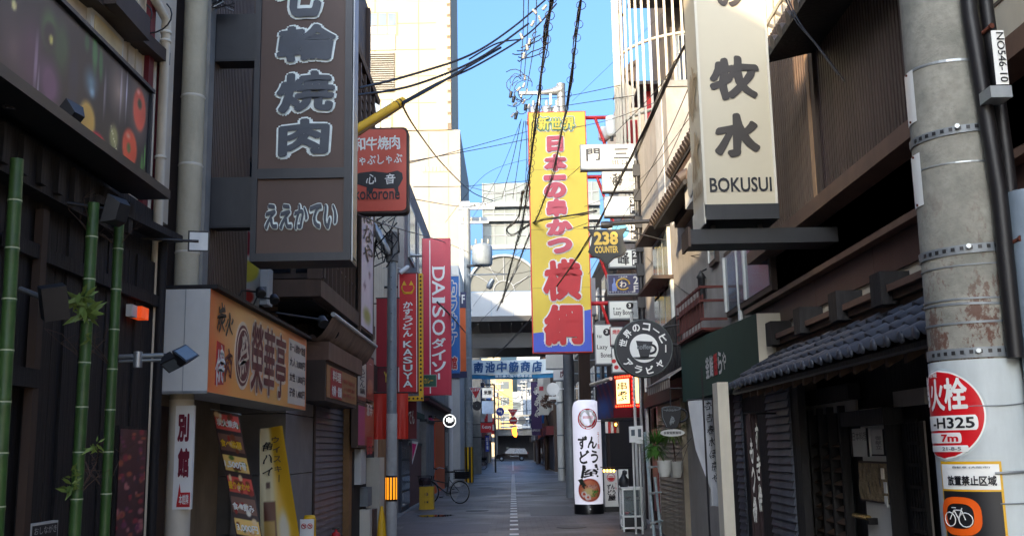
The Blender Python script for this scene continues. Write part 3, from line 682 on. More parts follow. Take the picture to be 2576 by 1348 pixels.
def cream_house():
    X=-2.72;f=FL(X);t=thing('cream_house','cream rendered house between the bamboo front and the round concrete pillar','building',(-4,7.3,0))
    C=mt['cream_wall'];MB().box(-9,X,2.0,8.05,3.36,7.4,C).build('wall',t);MB().box(-9,X-.12,2.0,8.2,0,3.36,C).build('wall',t)
    a0,a1,b0,b1=f.rect(215,50,302,84)
    # window with dark hood
    yw0,yw1=PX(300,85,X).y-.55,PX(302,85,X).y;zz=PX(300,85,X).z
    w=MB().fbox(f,yw0,yw1,zz-.55,zz-.04,0,.03,mt['off_white']).build('window',t);MB().fbox(f,yw0+.05,yw1-.05,zz-.5,zz-.08,.03,.04,mat('warm_pane',(214,196,150),.3)).build('pane',w)
    MB().fbox(f,yw0-.03,yw1+.03,zz-.04,zz+.13,0,.2,mt['dark_wood']).build('window_hood',t)
    for dy in(.02,.16,.3):
        MB().fbox(f,yw1+.12+dy*1.1,yw1+.15+dy*1.1,3.37,7.0,0,.012,C).build('wall_seam',t)
    # pipes and dark red steel posts
    P_=thing('pipe_group','tall cream drain pipe with clips beside the dark red steel post','pipe',PX(405,700,X+.08))
    x=X+.1;y=PX(408,300,x).y
    MB().tube([(x,y,0),(x,y,PX(408,40,x).z),(x-.02,y-.15,PX(408,40,x).z+.07),(x-.05,y-.7,PX(408,40,x).z+.25)],.036,mt['cream_paint'],12).build('pipe_run',P_)
    for v in(72,95,400,494):MB().lathe((x,y,PX(408,v,x).z),[(.037,-.012),(.043,-.01),(.043,.01),(.037,.012)],mt['cream_paint'],12).build('pipe_clip',P_)
    p2=thing('pipe','thin cream pipe running up beside the thicker drain pipe','pipe',(X+.03,y-.25,0));y2=PX(383,300,X+.03).y
    MB().tube([(X+.03,y2,0.0),(X+.03,y2,4.6)],.018,mt['cream_paint'],8).build('pipe_run',p2);
    s=thing('steel_post','dark red steel post behind the cream drain pipes','post',(X,y-.12,0));MB().box(X,X+.05,y-.19,y-.09,0,5.2,mt['maroon']).build('web',s);MB().box(X-.01,X+.065,y+.06,y+.09,0,PX(430,205,X).z,mt['maroon']).build('flange',s)
    # timber eave at top and loose cable loops
    yy=PX(330,20,X).y;e=thing('eave_beam','weathered wooden eave beam with loose cable loops at the top left','beam',(X,yy,PX(330,30,X).z))
    MB().hexa([Vector(q)for q in((X-.05,5.4,4.36),(X+.12,5.4,4.36),(X+.12,7.6,4.52),(X-.05,7.6,4.52),(X-.05,5.4,4.46),(X+.12,5.4,4.46),(X+.12,7.6,4.62),(X-.05,7.6,4.62))],mt['dark_wood']).build('beam',e)
    c=P(370,28,7.2)
    for k in range(3):
        pts=[c+Vector((-.28+.14*k+.17*math.cos(a),.02*k,-.02+(.10+.02*k)*math.sin(a)))for a in[math.pi*.9+i*.32 for i in range(14)]];MB().tube(pts,.006,mt['cable'],5).build('cable_loop',e)
cream_house()
def pillar():
    x0=P(436,500,8.1).x;x1=P(498,500,8.1).x;r=(x1-x0)/2;c=((x0+x1)/2*8.45/8.1,8.45+r,0)
    t=thing('concrete_pillar','weathered cream round concrete pillar standing left of the charcoal grill sign','pillar',c)
    MB().lathe(c,[(r,0),(r,2.0)],mt['cream_paint'],24).build('lower_shaft',t);MB().lathe(c,[(r,2.0),(r,7.2)],mat('stained_cream',(186,176,150),.85,var=.14,scale=3,dirt=.75,dirtcol=(84,74,62),bump=.35),24).build('shaft',t)
    for v,s in((610,.006),(380,.006),(200,.006)):
        z=P(460,v,8.1).z;MB().lathe((c[0],c[1],z),[(r,-.012),(r+s,0),(r,.012)],mt['cream_paint'],24).build('joint_ring',t)
    # lamp on a bar reaching out at the pillar
    spot_arm('sign_spotlight','white faced square floodlight shining from a thin bar before the concrete pillar',PX(355,600,-2.62),P(500,607,7.3),(.25,-1,-.15),size=.15,headm=mat('lamp_face',(214,220,220),.25),group='black arm floodlights of the bamboo restaurant')
    # two floodlights on a galvanised double bar
    a=PX(300,897,-2.5);b=P(412,893,6.6)
    t2=thing('twin_floodlight','pair of black floodlights on a galvanised bar beside the pale sign end','lamp',a)
    MB().tube([a,b],.016,mt['galvanised'],8).build('bar',t2);MB().tube([a+Vector((0,0,-.03)),b+Vector((0,0,-.03))],.011,mt['galvanised'],8).build('bar',t2)
    MB().lathe(a+Vector((.12,0,-.02)),[(.03,-.05),(.03,.05)],mt['galvanised'],8).build('clamp',t2)
    for(u,v,dr,s)in((468,888,(.6,-.5,.75),.15),(432,918,(.5,-.5,-1),.13)):
        h=P(u,v,6.6);d=Vector(dr).normalized();A=Vector((0,1,0)).cross(d).normalized()if abs(d.y)<.9 else Vector((1,0,0));B=d.cross(A);ff=Fr(h,A,B);ff.N=d
        mb=MB();k=s/2;mb.add([ff.p(-k*.4,-k*.5,-.08),ff.p(k*.4,-k*.5,-.08),ff.p(k*.4,k*.5,-.08),ff.p(-k*.4,k*.5,-.08),ff.p(-k*.8,-k,0),ff.p(k*.8,-k,0),ff.p(k*.8,k,0),ff.p(-k*.8,k,0)],[(3,2,1,0),(0,1,5,4),(1,2,6,5),(2,3,7,6),(3,0,4,7),(4,5,6,7)],mt['black_metal']);hd=mb.build('housing',t2)
        MB().add([ff.p(-k*.65,-k*.85,.004),ff.p(k*.65,-k*.85,.004),ff.p(k*.65,k*.85,.004),ff.p(-k*.65,k*.85,.004)],[(0,1,2,3)],mt['glass_grey']).build('glass',hd)
        MB().tube([b,h-d*.06],.014,mt['black_metal'],6).build('stirrup',t2)
pillar()
def grill_sign():
    X=-2.42;D=8.25;f=FF(D);g=FL(X)
    t=thing('charcoal_grill_sign','long orange lightbox sign of the charcoal grill with a pale blank end towards the viewer','sign',(X,10,2))
    a0,a1,b0,b1=f.rect(388,726,531,985);yE=g.px(770,900)[0];b1=g.px(531,727)[1];b0=g.px(531,987)[1]
    body=MB().box(-2.86,X,D,yE,b0,b1,mt['off_white']).build('box',t)
    MB().fbox(f,a0,X-.0,b0-.012,b0+.01,0,.012,mt['galvanised']).build('rim',t)
    MB().fbox(f,-2.62,-2.614,b0,b1,0,.003,mt['galvanised']).build('panel_joint',t)
    L=yE-D
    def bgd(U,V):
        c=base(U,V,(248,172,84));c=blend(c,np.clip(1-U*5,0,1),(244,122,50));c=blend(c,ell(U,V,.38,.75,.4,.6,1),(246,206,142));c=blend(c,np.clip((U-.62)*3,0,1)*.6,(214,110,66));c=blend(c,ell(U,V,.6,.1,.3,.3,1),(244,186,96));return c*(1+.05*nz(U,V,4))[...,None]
    paint(g,D,yE,b0,b1,bgd,t,60,20,n=.003)
    R=lambda u0,u1:(g.px(u0,850)[0],g.px(u1,850)[0])
    H=b1-b0;zf=lambda q:b0+H*q
    dk=mat('maroon_ink',(104,36,40),.5);hal=mat('pale_halo',(232,214,190),.5)
    # small column: sumibi yakiniku
    y0,y1=R(543,564);txt(g,'炭',y0,y1,zf(.62),zf(.9),mt['ink'],t,bold=.02,n=.008,brush=.8)
    y2,y3=R(564,584);txt(g,'火',y2,y3,zf(.62),zf(.84),mt['ink'],t,bold=.02,n=.008,brush=.8)
    MB().fprism(g,[(y0,zf(.08)),(y1,zf(.1)),(y1,zf(.5)),(y0+.02,zf(.52))],.003,.006,mt['red_print']).build('red_patch',t)
    txt(g,'焼',y0,y1,zf(.1),zf(.46),mt['sign_white'],t,bold=.02,n=.009,brush=.8);txt(g,'肉',y2,y3,zf(.16),zf(.46),dk,t,bold=.02,n=.008,brush=.8)
    # round crest
    c0,c1=R(592,628);cy=(c0+c1)/2;ry=(c1-c0)/2;cz=zf(.46);rz=H*.33
    E=lambda k:[(cy+ry*k*math.cos(i*math.pi/16),cz+rz*k*math.sin(i*math.pi/16))for i in range(32)]
    MB().fprism(g,E(1.12),.003,.006,hal).build('crest',t);MB().fprism(g,E(1),.006,.009,dk).build('crest',t);MB().fprism(g,E(.9),.009,.011,hal).build('crest',t);MB().fprism(g,E(.84),.011,.013,dk).build('crest',t)
    txt(g,'祭',cy-ry*.6,cy+ry*.6,cz-rz*.66,cz+rz*.66,hal,t,bold=.02,n=.016,brush=1)
    for ch,(u0,u1)in zip('榮華亭',((630,661),(662,690),(692,718))):
        y0,y1=R(u0,u1);txt(g,ch,y0-.02,y1+.02,zf(.06),zf(.92),hal,t,bold=.075,n=.006);txt(g,ch,y0+.01,y1-.01,zf(.09),zf(.89),dk,t,bold=.018,n=.012)
    y0,y1=R(726,768);MB().fbox(g,y0,y1,zf(.05),zf(.9),.003,.007,mt['sign_cream']).build('price_plate',t)
    for k,s in enumerate(('お一人様食べ放題','大人 3,000円','女性 1,800円','子供 1,400円')):txt(g,s,y0+.04,y1-.04,zf(.74-.2*k),zf(.86-.2*k),mt['black_metal'],t,bold=.02,n=.01)
    MB().box(-2.9,X+.06,D+.0,yE+.02,b1+.003,b1+.035,mt['black_wood']).build('top_board',t)
    # lamps above it
    for i,(u,v,lab)in enumerate(((655,735,'first'),(690,752,'second'))):
        q=PX(u,v,X+.12)
        l=thing('sign_lamp','black round spotlight on the %s arm over the orange grill sign'%lab,'lamp',q,'spotlights over the grill sign')
        MB().tube([(X-.1,q.y-.05,b1+.03),(X-.05,q.y,q.z+.02),q],.01,mt['black_metal'],6).build('arm',l)
        d=Vector((.35,-.5,-.75)).normalized();MB().lathe(q,[(.015,-.06),(.035,-.04),(.05,.03),(.045,.035)],mt['black_metal'],12,d).build('shade',l);MB().lathe(q,[(.001,.031),(.042,.031)],mt['glass_grey'],12,d).build('bulb',l)
    q=PX(745,800,X+.1);l=thing('sign_lamp','flat black lamp arm at the far end of the orange grill sign','lamp',q,'spotlights over the grill sign')
    MB().tube([q+Vector((-.15,-.3,.02)),q+Vector((.25,.2,.0))],.012,mt['black_metal'],6).build('arm',l);MB().lathe(q+Vector((.25,.2,-.02)),[(.05,-.05),(.06,.04)],mt['black_metal'],12,(.4,-.5,-.7)).build('shade',l)
grill_sign()
def corrugated():
    X=-2.62;g=FL(X);y0=8.74;y1=PX(622,500,X).y;t=thing('clad_shop_upper','dark brown ribbed metal cladding above the grill sign','building',(X-.5,9.2,2.9))
    z0=2.87;m=mt['corrugated_brown'];MB().box(-5,X,y0,y1,z0,7.8,m).build('wall',t)
    first=None;y=y0;n=0
    while y<y1-.03:
        if first is None:first=MB().fbox(g,y,y+.026,z0,7.8,0,.022,m).build('rib',t)
        else:inst(first,(0,y-y0,0),t,'rib')
        y+=.052
    MB().fbox(g,y0-.03,y1+.05,z0-.03,z0,-.02,.08,mt['black_wood']).build('sill',t)
    MB().fbox(g,y0-.16,y0-.01,z0,7.8,0,.03,mt['concrete']).build('corner_trim',t)
    # house block carrying it, and the alcove under the sign
    h=thing('grill_house','beige entrance alcove of the charcoal grill under its orange sign','building',(-4,10,0))
    A=mt['alcove_beige'];MB().box(-6,-3.45,8.2,12.3,0,2.86,A).build('back_wall',h)
    MB().box(-3.45,-2.87,8.2,12.3,2.35,2.8,mt['concrete']).build('ceiling',h)
    MB().box(-3.45,-2.86,8.2,8.34,0,2.35,mt['dark_wood']).build('side_wall',h)
    MB().box(-3.3,-3.2,9.0,9.9,0,2.0,mt['dark_wood']).build('door',h)
    # grey tiled stone pier
    xs=PX(720,1000,-2.7)
    gs=thing('stone_pier','grey stone clad pier between the grill alcove and the roller shutter','pier',(-3,13,0))
    S=mt['grey_stone'];D=12.35;x1=-2.68;zt=P(760,862,D).z
    k=0;zz=[0,.62,1.30,2.02,2.62,zt]
    for i in range(5):
        MB().box(x1-.62,x1,D,14.1,zz[i]+.006,zz[i+1]-.006,S).build('stone_slab',gs)
    for i in range(5):MB().box(-6,x1-.632,D+.18,14.1,zz[i]+.004,zz[i+1]-.004,S).build('stone_slab',gs)
    # vertical pier runs up beside bay
    MB().box(-6,-3.0,12.4,14.0,zt,3.6,mt['brown_wood']).build('upper_wall',gs)
corrugated()
def big_sign():
    D=8.75;f=FF(D);t=thing('grill_tower_sign','tall dark brown vertical sign with pale outlined characters jutting from the left wall','sign',(-1.8,D+.2,3.1))
    a0,a1,b0,b1=f.rect(632,0,882,655);z1=6.2;K=mt['navy_metal'];B=mat('sign_brown',(88,66,54),.5,var=.12,scale=2,dirt=.3,dirtcol=(58,48,44))
    a0=f.px(636,400)[0];a1=f.px(884,400)[0];TH=.36
    MB().box(a0,a1,D+.01,D+TH,b0,z1,mt['black_metal']).build('case',t)
    zs=f.px(760,438)[1]
    # frame rails
    for nm,r in(('frame_rail',(a0,a0+.05,b0,z1)),('frame_rail',(a1-.06,a1,b0,z1)),('frame_rail',(a0+.05,a1-.06,b0,b0+.07)),('frame_rail',(a0+.05,a1-.06,zs-.045,zs+.045))):
        MB().fbox(f,r[0],r[1],r[2],r[3],-.01,.03,K).build(nm,t)
    MB().fbox(f,a0+.05,a1-.06,zs+.045,z1,-.01,.004,B).build('face_panel',t);MB().fbox(f,a0+.05,a1-.06,b0+.07,zs-.045,-.01,.004,B).build('face_panel',t)
    MB().fbox(FRt(a1),-(D+TH-.03),-(D+.03),b0+.05,z1,-.0,.006,mat('side_slate',(70,76,88),.3,var=.1)).build('side_panel',t)if 0 else MB().box(a1,a1+.006,D+.05,D+TH-.05,b0+.05,z1,mat('side_slate',(62,70,84),.3,var=.1)).build('side_panel',t)
    MB().box(a1+.004,a1+.014,D+.02,D+.04,b0,z1,mt['galvanised']).build('edge_trim',t)
    ink=mat('slate_glyph',(66,72,80),.5);ol=mat('pale_mint',(236,244,236),.5)
    for ch,r in(('七',(700,-75,815,48)),('輪',(700,68,845,156)),('焼',(700,185,842,283)),('肉',(700,304,830,392))):
        x0,x1,z0,z1_=f.rect(*r);g_=.018
        txt(f,ch,x0-g_,x1+g_,z0-g_,z1_+g_,ol,t,bold=.105,n=.012,brush=.25);txt(f,ch,x0,x1,z0,z1_,ink,t,bold=.045,n=.026,brush=.25)
    for i,ch in enumerate('ええかてい'):
        x0,x1,z0,z1_=f.rect(668+i*37,515,668+i*37+32,578)
        txt(f,ch,x0-.006,x1+.006,z0-.008,z1_+.008,ol,t,bold=.11,n=.012,brush=.2);txt(f,ch,x0,x1,z0,z1_,ink,t,bold=.04,n=.026,brush=.2)
    # two box brackets back to the wall
    for(u0,v0,u1,v1)in((508,35,640,148),(500,446,634,566)):
        x0,x1,z0,z1_=f.rect(u0,v0,u1,v1);MB().box(-2.68,a0,D+.02,D+.24,z0,z1_,K).build('bracket_box',t);MB().box(-2.68,a0,D+.0,D+.02,z0-.02,z0,mt['black_metal']).build('bracket_lip',t)
    q=P(545,14,8.6)
    c=thing('wire_tangle','tangle of black wires and clips on top of the upper sign bracket','wire',q);rg=random.Random(2)
    for k in range(7):
        pts=[q+Vector((rg.uniform(-.12,.15),rg.uniform(-.05,.05),rg.uniform(-.04,.1)))for _ in range(5)];MB().tube(pts,.006,mt['cable']if k%3 else mt['galvanised'],5).build('wire',c)
big_sign()
def lower_left_banners():
    # white sign for the annex
    D=8.45;f=FF(D);a0,a1,b0,b1=f.rect(443,1020,480,1280)
    t=thing('annex_sign','narrow white upright sign with dark red characters on the cream pillar under the grill sign','sign',((a0+a1)/2,D,b0))
    MB().fbox(f,a0,a1,b0,b1,-.04,0,mt['sign_white']).build('panel',t)
    m=mat('dark_crimson',(120,22,46),.5)
    for ch,r in(('別',(449,1040,475,1110)),('館',(449,1126,475,1200))):
        x0,x1,z0,z1=f.rect(*r);txt(f,ch,x0,x1,z0,z1,m,t,bold=.05)
    x0,x1,z0,z1=f.rect(445,1238,477,1274);MB().fprism(f,[(x0,z0),(x1,z0),(x1,z1),(x0+.03,z1),(x0+.02,z1+.07),(x0,z0+.02)],0,.003,mt['red_print']).build('arrow',t);txt(f,'本館隣',x0+.02,x1-.01,z0+.02,z1-.015,mt['sign_white'],t,bold=.02,n=.006)
    # leaning menu banner
    D=9.4;f=FF(D);q=[f.px(*p)for p in((535,1030),(601,1042),(678,1400),(606,1400))]
    t=thing('menu_banner','leaning printed menu banner with red and yellow food panels in the grill entrance','banner',(q[2][0],D,.3))
    A=Vector((q[1][0]-q[0][0],0,q[1][1]-q[0][1]));Bv=Vector((q[0][0]-q[3][0],0,q[0][1]-q[3][1]))
    ff=Fr((q[3][0],D,q[3][1]),A,Bv);Lw,Lh=A.length,Bv.length;ff.N=Vector((0,-1,0))
    def menu(U,V):
        c=base(U,V,(60,44,42));rg=random.Random(4)
        for k in range(7):
            v0=k/7;kind=k%3;c=blend(c,box_(U,V,.05,.95,v0+.015,v0+.125),[(214,84,72),(236,196,110),(120,84,70)][kind])
            for j in range(9):c=blend(c,ell(U,V,.12+.76*rg.random(),v0+.02+.1*rg.random(),.05+.1*rg.random(),.01+.02*rg.random(),.4),rg.choice([(230,200,150),(150,40,30),(240,236,220),(120,60,30),(90,110,50)]))
        return c
    paint(ff,0,Lw,0,Lh,menu,t,34,130,n=.0,warp=lambda u,v:.02*math.sin(v*9))
    for k,(s,c)in enumerate((('炭火焼肉','sign_white'),('食べ放題','yellow'),('1,500円','sign_white'),('盛り合わせ','yellow'),('食べ飲み','sign_white'),('3,000円','sign_white'),('大盛り','yellow'))):
        z=Lh*(1-(k+.55)/7);txt(ff,s,Lw*.1,Lw*.9,z-.035,z+.035,mt[c],t,bold=.03,n=.03)
    MB().tube([ff.p(-.02,Lh,.0),ff.p(Lw+.02,Lh,0)],.008,mt['galvanised'],6).build('rod',t)
    # highball banner
    D=11.4;f=FF(D);q=[f.px(*p)for p in((654,1078),(712,1070),(760,1400),(657,1400))]
    t=thing('whisky_banner','yellow and white drinks banner with a whisky bottle standing by the grey pier','banner',(q[3][0],D,q[3][1]))
    nx,ny=24,60
    def drink(U,V):
        c=base(U,V,(226,214,168));c=blend(c,np.clip((U-.42+.1*V)*6,0,1),(222,174,44));c=blend(c,box_(U,V,.10,.42,.0,.42)*1.0,(92,44,26));c=blend(c,box_(U,V,.2,.32,.42,.52),(210,196,150));c=blend(c,box_(U,V,.2,.32,.52,.57),(70,40,30));c=blend(c,box_(U,V,.12,.4,.12,.28),(196,160,84))
        c=blend(c,ell(U,V,.62,.2,.18,.2,.5),(214,206,180));return c
    vs=[];U,V=np.meshgrid(np.linspace(0,1,nx+1),np.linspace(0,1,ny+1))
    def quad(u,v):
        bl,br,tr,tl=Vector((*q[3],0)),Vector((*q[2],0)),Vector((*q[1],0)),Vector((*q[0],0));p=bl.lerp(br,u).lerp(tl.lerp(tr,u),v);return p.x,p.y
    class QF:  # cloth hung by its upper corners
        N=f.N
        def p(s,a,b,n=0):x,z=quad(a,b);return f.p(x,z,n+.03*math.sin(a*5+b*3))
    paint(QF(),0,1,0,1,drink,t,nx,ny)
    for k,c in enumerate('角ハイ'):
        g0,g1=quad(.16,.86-.1*k);txt(f,c,g0-.01,g0+.1,g1-.05,g1+.04,mt['ink'],t,bold=.02,n=.05,brush=.6)
    for k,c in enumerate('ウイスキー'):
        g0,g1=quad(.62,.9-.075*k);txt(f,c,g0-.03,g0+.05,g1-.035,g1+.03,mt['brown_wood'],t,bold=.02,n=.05)if c!='ー' else txt(f,c,g0-.03,g0+.05,g1-.005,g1+.005,mt['brown_wood'],t,bold=.02,n=.05,rot=math.pi/2)
    MB().tube([f.p(*q[3],.0),f.p(*q[0],.0)],.01,mt['galvanised'],6).build('pole',t)
    # yellow topped no smoking stand
    D=12.0;q0=P(777,1345,D);t=thing('no_smoking_stand','white and yellow standing post with two no smoking rings near the shutter','stand',(q0.x,D,0))
    f=FF(D);a0,a1,b0,b1=f.rect(760,1305,792,1348);zt=P(778,1296,D).z
    MB().lathe(((a0+a1)/2,D+.06,0),[((a1-a0)/2,0),((a1-a0)/2,zt-.05),((a1-a0)/2*.8,zt),(.01,zt+.005)],mt['yellow'],16).build('post',t)
    MB().fbox(f,a0-.02,a1-.01,.25,b1,.0,.02,mt['sign_white']).build('plate',t);MB().fbox(f,a0-.02,a1-.01,.25,b1-.2,.02,.023,mt['yellow']).build('plate',t)
    for k in range(2):
        cx,cz=a0+.025+k*.07,b1-.075;MB().tube([f.p(cx+.026*math.cos(i*.5236),cz+.026*math.sin(i*.5236),.024)for i in range(13)]+[f.p(cx-.02,cz+.015,.024)],.004,mt['red_paint'],4).build('ring',t);MB().tube([f.p(cx-.02,cz+.02,.024),f.p(cx+.02,cz-.02,.024)],.004,mt['red_paint'],4).build('ring',t)
    # yellow furled cone
    D=15.5;q0=P(960,1345,D);t=thing('traffic_cone','slim yellow plastic cone standing by the silver pole','cone',(q0.x,D,0));zt=P(960,1272,D).z
    MB().lathe((q0.x,D,0),[(.10,0),(.095,.1),(.05,zt*.75),(.018,zt)],mt['yellow'],16).build('cone',t);MB().box(q0.x-.14,q0.x+.14,D-.14,D+.14,0.012,.05,mt['yellow']).build('base_plate',t)
    D=14.2;q0=P(845,1345,D);t=thing('fire_extinguisher','red fire extinguisher top in front of the roller shutter','extinguisher',(q0.x,D,0));zt=P(845,1330,D).z
    MB().lathe((q0.x,D,0),[(.07,0),(.075,.03),(.075,zt-.12),(.05,zt-.05),(.02,zt-.03),(.02,zt)],mt['red_paint'],16).build('cylinder',t);MB().box(q0.x-.05,q0.x+.05,D-.015,D+.015,zt-.005,zt+.02,mt['black_metal']).build('lever',t)
lower_left_banners()
# ================================================================== LEFT SIDE, MIDDLE DISTANCE
def timber_house():
    X=-2.2;D=11.8;f=FF(D);g=FL(X);t=thing('timber_house','brown timber house with a jettied glazed upper floor behind the tower sign','building',(-4,14,0))
    W=mt['brown_wood'];zb=P(800,745,D).z;yE=PX(940,900,X).y
    zt=8.9
    MB().box(-6,X-.1,D+.1,yE,zb+.2,zt,mt['dark_wood']).build('wall',t)
    # jetty sill, corner post, rails
    mb=MB().box(-3.3,X+.02,D-.02,D+.1,zb,zb+.2,W);mb.build('sill_beam',t);MB().box(X-.1,X+.02,D+.1,yE,zb,zb+.2,W).build('sill_beam',t)
    MB().box(-3.3,X-.1,D+.1,yE,zb-.03,zb+.1,mt['black_wood']).build('jetty_soffit',t)
    MB().box(X-.14,X+.03,D-.03,D+.14,zb+.2,zt,W).build('corner_post',t)
    zw=5.0
    MB().box(-3.3,X-.14,D+.0,D+.1,zw,zw+.25,W).build('rail',t)
    # front windows
    for k in range(3):
        a0,a1=-3.2+k*.36,-3.2+k*.36+.3;w=MB().box(a0-.03,a1+.03,D+.02,D+.1,zb+.22,zw,mt['dark_wood']).build('window',t);MB().box(a0,a1,D+.01,D+.022,zb+.28,zw-.05,mt['glass_dark']).build('pane',w)
    # side lattice windows
    n=9;L=(PX(900,700,X).y-D-.2)/n
    for k in range(n):
        y0=D+.16+k*L
        w=MB().fbox(g,y0,y0+L-.03,zb+.22,zw,-.08,-.04,mt['glass_dark']).build('window',t)
        MB().fbox(g,y0-.015,y0+.015,zb+.2,zw,-.06,.015,W).build('mullion',t)
        for j in range(4):
            z=zb+.22+(zw-zb-.2)*(j+1)/4.6;MB().fbox(g,y0+.015,y0+L-.03,z,z+.02,-.04,-.01,W).build('bar',w)
    MB().fbox(g,D+.1,yE,zw,zw+.2,-.06,.02,W).build('rail',t)
    # upper storey boards
    z=zw+.25;first=None
    while z<7.2:
        b=MB().hexa([g.p(D+.1,z,.02),g.p(yE,z,.02),g.p(yE,z,-.05),g.p(D+.1,z,-.05),g.p(D+.1,z+.15,-.0),g.p(yE,z+.15,-.0),g.p(yE,z+.15,-.05),g.p(D+.1,z+.15,-.05)],W)if first is None else None
        if first is None:first=b.build('weatherboard',t);z0=z
        else:inst(first,(0,0,z-z0),t,'weatherboard')
        z+=.155
    for k in range(9):
        y=D+.3+k*.5
        if y<yE:MB().fbox(g,y,y+.06,5.25,7.25,.0,.05,W).build('batten',t)
    # balcony and eave on the top floor
    ze=P(925,190,15.5).z
    E_=7.28
    MB().hexa([Vector(q)for q in((X-.1,D-.2,E_+.1),(X+.06,D-.2,E_),(X+.06,yE+.1,E_),(X-.1,yE+.1,E_+.1),(X-.1,D-.2,E_+.24),(X+.08,D-.2,E_+.08),(X+.08,yE+.1,E_+.08),(X-.1,yE+.1,E_+.24))],mt['brown_wood']).build('eave',t)
    z=7.55;first=None
    while z<8.6:
        if first is None:first=MB().fbox(g,D+.1,yE-.3,z,z+.1,-.2,-.12,mt['brown_wood']).build('louvre_board',t);z0=z
        else:inst(first,(0,0,z-z0),t,'louvre_board')
        z+=.14
    MB().fbox(g,D+.0,D+.12,7.5,8.8,-.12,-.04,W).build('post',t);MB().fbox(g,yE-.4,yE-.28,7.5,8.8,-.12,-.04,W).build('post',t)
    # white cloth advert at the far end of the side
    a0,a1,b0,b1=g.rect(903,640,932,825)
    s=thing('cloth_advert','white upright cloth advert with brush flowers at the far end of the timber storey','banner',(X,a0,b0));b1=b0+1.9
    paint(g,a0,a1,b0-.1,b1+.1,lambda U,V:blend(blend(base(U,V,(216,208,216))*(1+.05*nz(U,V,5))[...,None],ell(U,V,.5,.1,.4,.07,.6),(150,160,70)),np.maximum(ell(U,V,.3,.3,.12,.03,.4),ell(U,V,.7,.42,.1,.03,.4)),(90,60,90)),s,14,40,n=.035)
    vtxt(g,'はなや',a0+.12,a1-.12,b0+.9,b1-.1,mt['black_metal'],s,bold=.01,n=.045,brush=1)
    for a,b in((a0-.08,a0),(a1,a1+.08)):MB().fbox(g,a,b,b0-.2,b1+.2,0,.04,W).build('side_frame',s)
    # lower recess under the jetty
    MB().box(-6,-2.95,12.4,14.1,2.4,zb,mt['black_wood']).build('recess_wall',t)
    # ribbed vent block and white AC at the near face
    ac=thing('air_conditioner','white upright casing on the front of the timber house above the grill sign','casing',P(664,720,11.6));x0,x1,z0,z1=FF(11.5).rect(655,672,672,765);MB().box(x0,x1,11.5,11.75,z0,z1,mt['off_white']).build('case',ac);MB().box(x0+.01,x1-.01,11.49,11.5,z0+.05,z0+.2,mt['grey_steel']).build('grille',ac)
    for k in range(6):
        z=3.0+k*.07;MB().box(-3.2,-2.75,D+.3,D+.34,z,z+.05,mt['brown_wood']).build('clap_board',t)
timber_house()
def red_banner_behind():
    D=13.5;f=FF(D);a0,a1,b0,b1=f.rect(596,560,655,770)
    t=thing('food_banner','white red and yellow printed banner glimpsed between the cladding and the tower sign','banner',((a0+a1)/2,D,b0))
    D=11.7;f=FF(D);a0,a1,b0,b1=f.rect(598,560,652,772)
    paint(f,a0,a1,b0,b1,lambda U,V:blend(blend(blend(base(U,V,(214,206,190)),ell(U,V,.4,.75,.5,.16,.2),(150,40,50)),ell(U,V,.5,.42,.5,.14,.2),(222,200,70)),ell(U,V,.4,.12,.4,.1,.2),(196,60,46)),t,20,50)
    MB().fbox(f,a0-.02,a1+.02,b1,b1+.02,-.02,.01,mt['black_metal']).build('rod',t)
red_banner_behind()
def beef_sign():
    D=13.0;f=FF(D);a0,a1,b0,b1=f.rect(862,323,1027,535);t=thing('beef_restaurant_sign','orange red box sign with a black bull silhouette behind the dark tower sign','sign',((a0+a1)/2,D,b0))
    r=.07;pts=[]
    for cx,cz,s in((a1-r,b0+r,-90),(a1-r,b1-r,0),(a0+r,b1-r,90),(a0+r,b0+r,180)):
        pts+=[(cx+r*math.cos(math.radians(s+k*22.5)),cz+r*math.sin(math.radians(s+k*22.5)))for k in range(5)]
    MB().fprism(f,pts,-.2,0,mt['dark_wood']).build('case',t);cx,cz=(a0+a1)/2,(b0+b1)/2
    MB().fprism(f,[(cx+(p-cx)*.945,cz+(q-cz)*.955)for p,q in pts],0,.012,mat('terracotta_face',(206,78,54),.45,var=.05)).build('face_panel',t)
    x0,x1,z0,z1=f.rect(868,346,1006,378);txt(f,'和牛焼肉',f.px(892,360)[0],x1,z0,z1,mt['sign_white'],t,bold=.025,n=.02,brush=.3)
    x0,x1,z0,z1=f.rect(884,392,1012,414);txt(f,'しゃぶしゃぶ',x0,x1,z0,z1,mt['sign_white'],t,bold=.02,n=.02,brush=.3)
    # the bull silhouette
    bull=[(880,448),(905,436),(940,432),(975,436),(1000,430),(1012,436),(1014,450),(1008,462),(1002,472),(1003,488),(996,489),(992,474),(960,476),(940,474),(936,488),(928,488),(924,472),(905,466),(890,462)]
    MB().fprism(f,[f.px(*p)for p in bull],.012,.018,mt['ink']).build('bull_shape',t)
    x0,x1,z0,z1=f.rect(922,440,994,464);txt(f,'心',x0,x0+.13,z0,z1,mt['sign_white'],t,n=.024,brush=.4,bold=.01);txt(f,'音',x1-.13,x1,z0,z1,mt['sign_white'],t,n=.024,brush=.4,bold=.01)
    x0,x1,z0,z1=f.rect(893,474,1006,502);txt(f,'kokorone',x0,x1,z0,z1,mt['ink'],t,n=.024,bold=.012)
    MB().tube([(a0,D-.15,b1-.3),(-2.2,D-.15,b1-.3)],.04,mt['black_metal'],6).build('bracket',t);MB().tube([(a0,D-.15,b0+.3),(-2.2,D-.15,b0+.3)],.04,mt['black_metal'],6).build('bracket',t)
beef_sign()
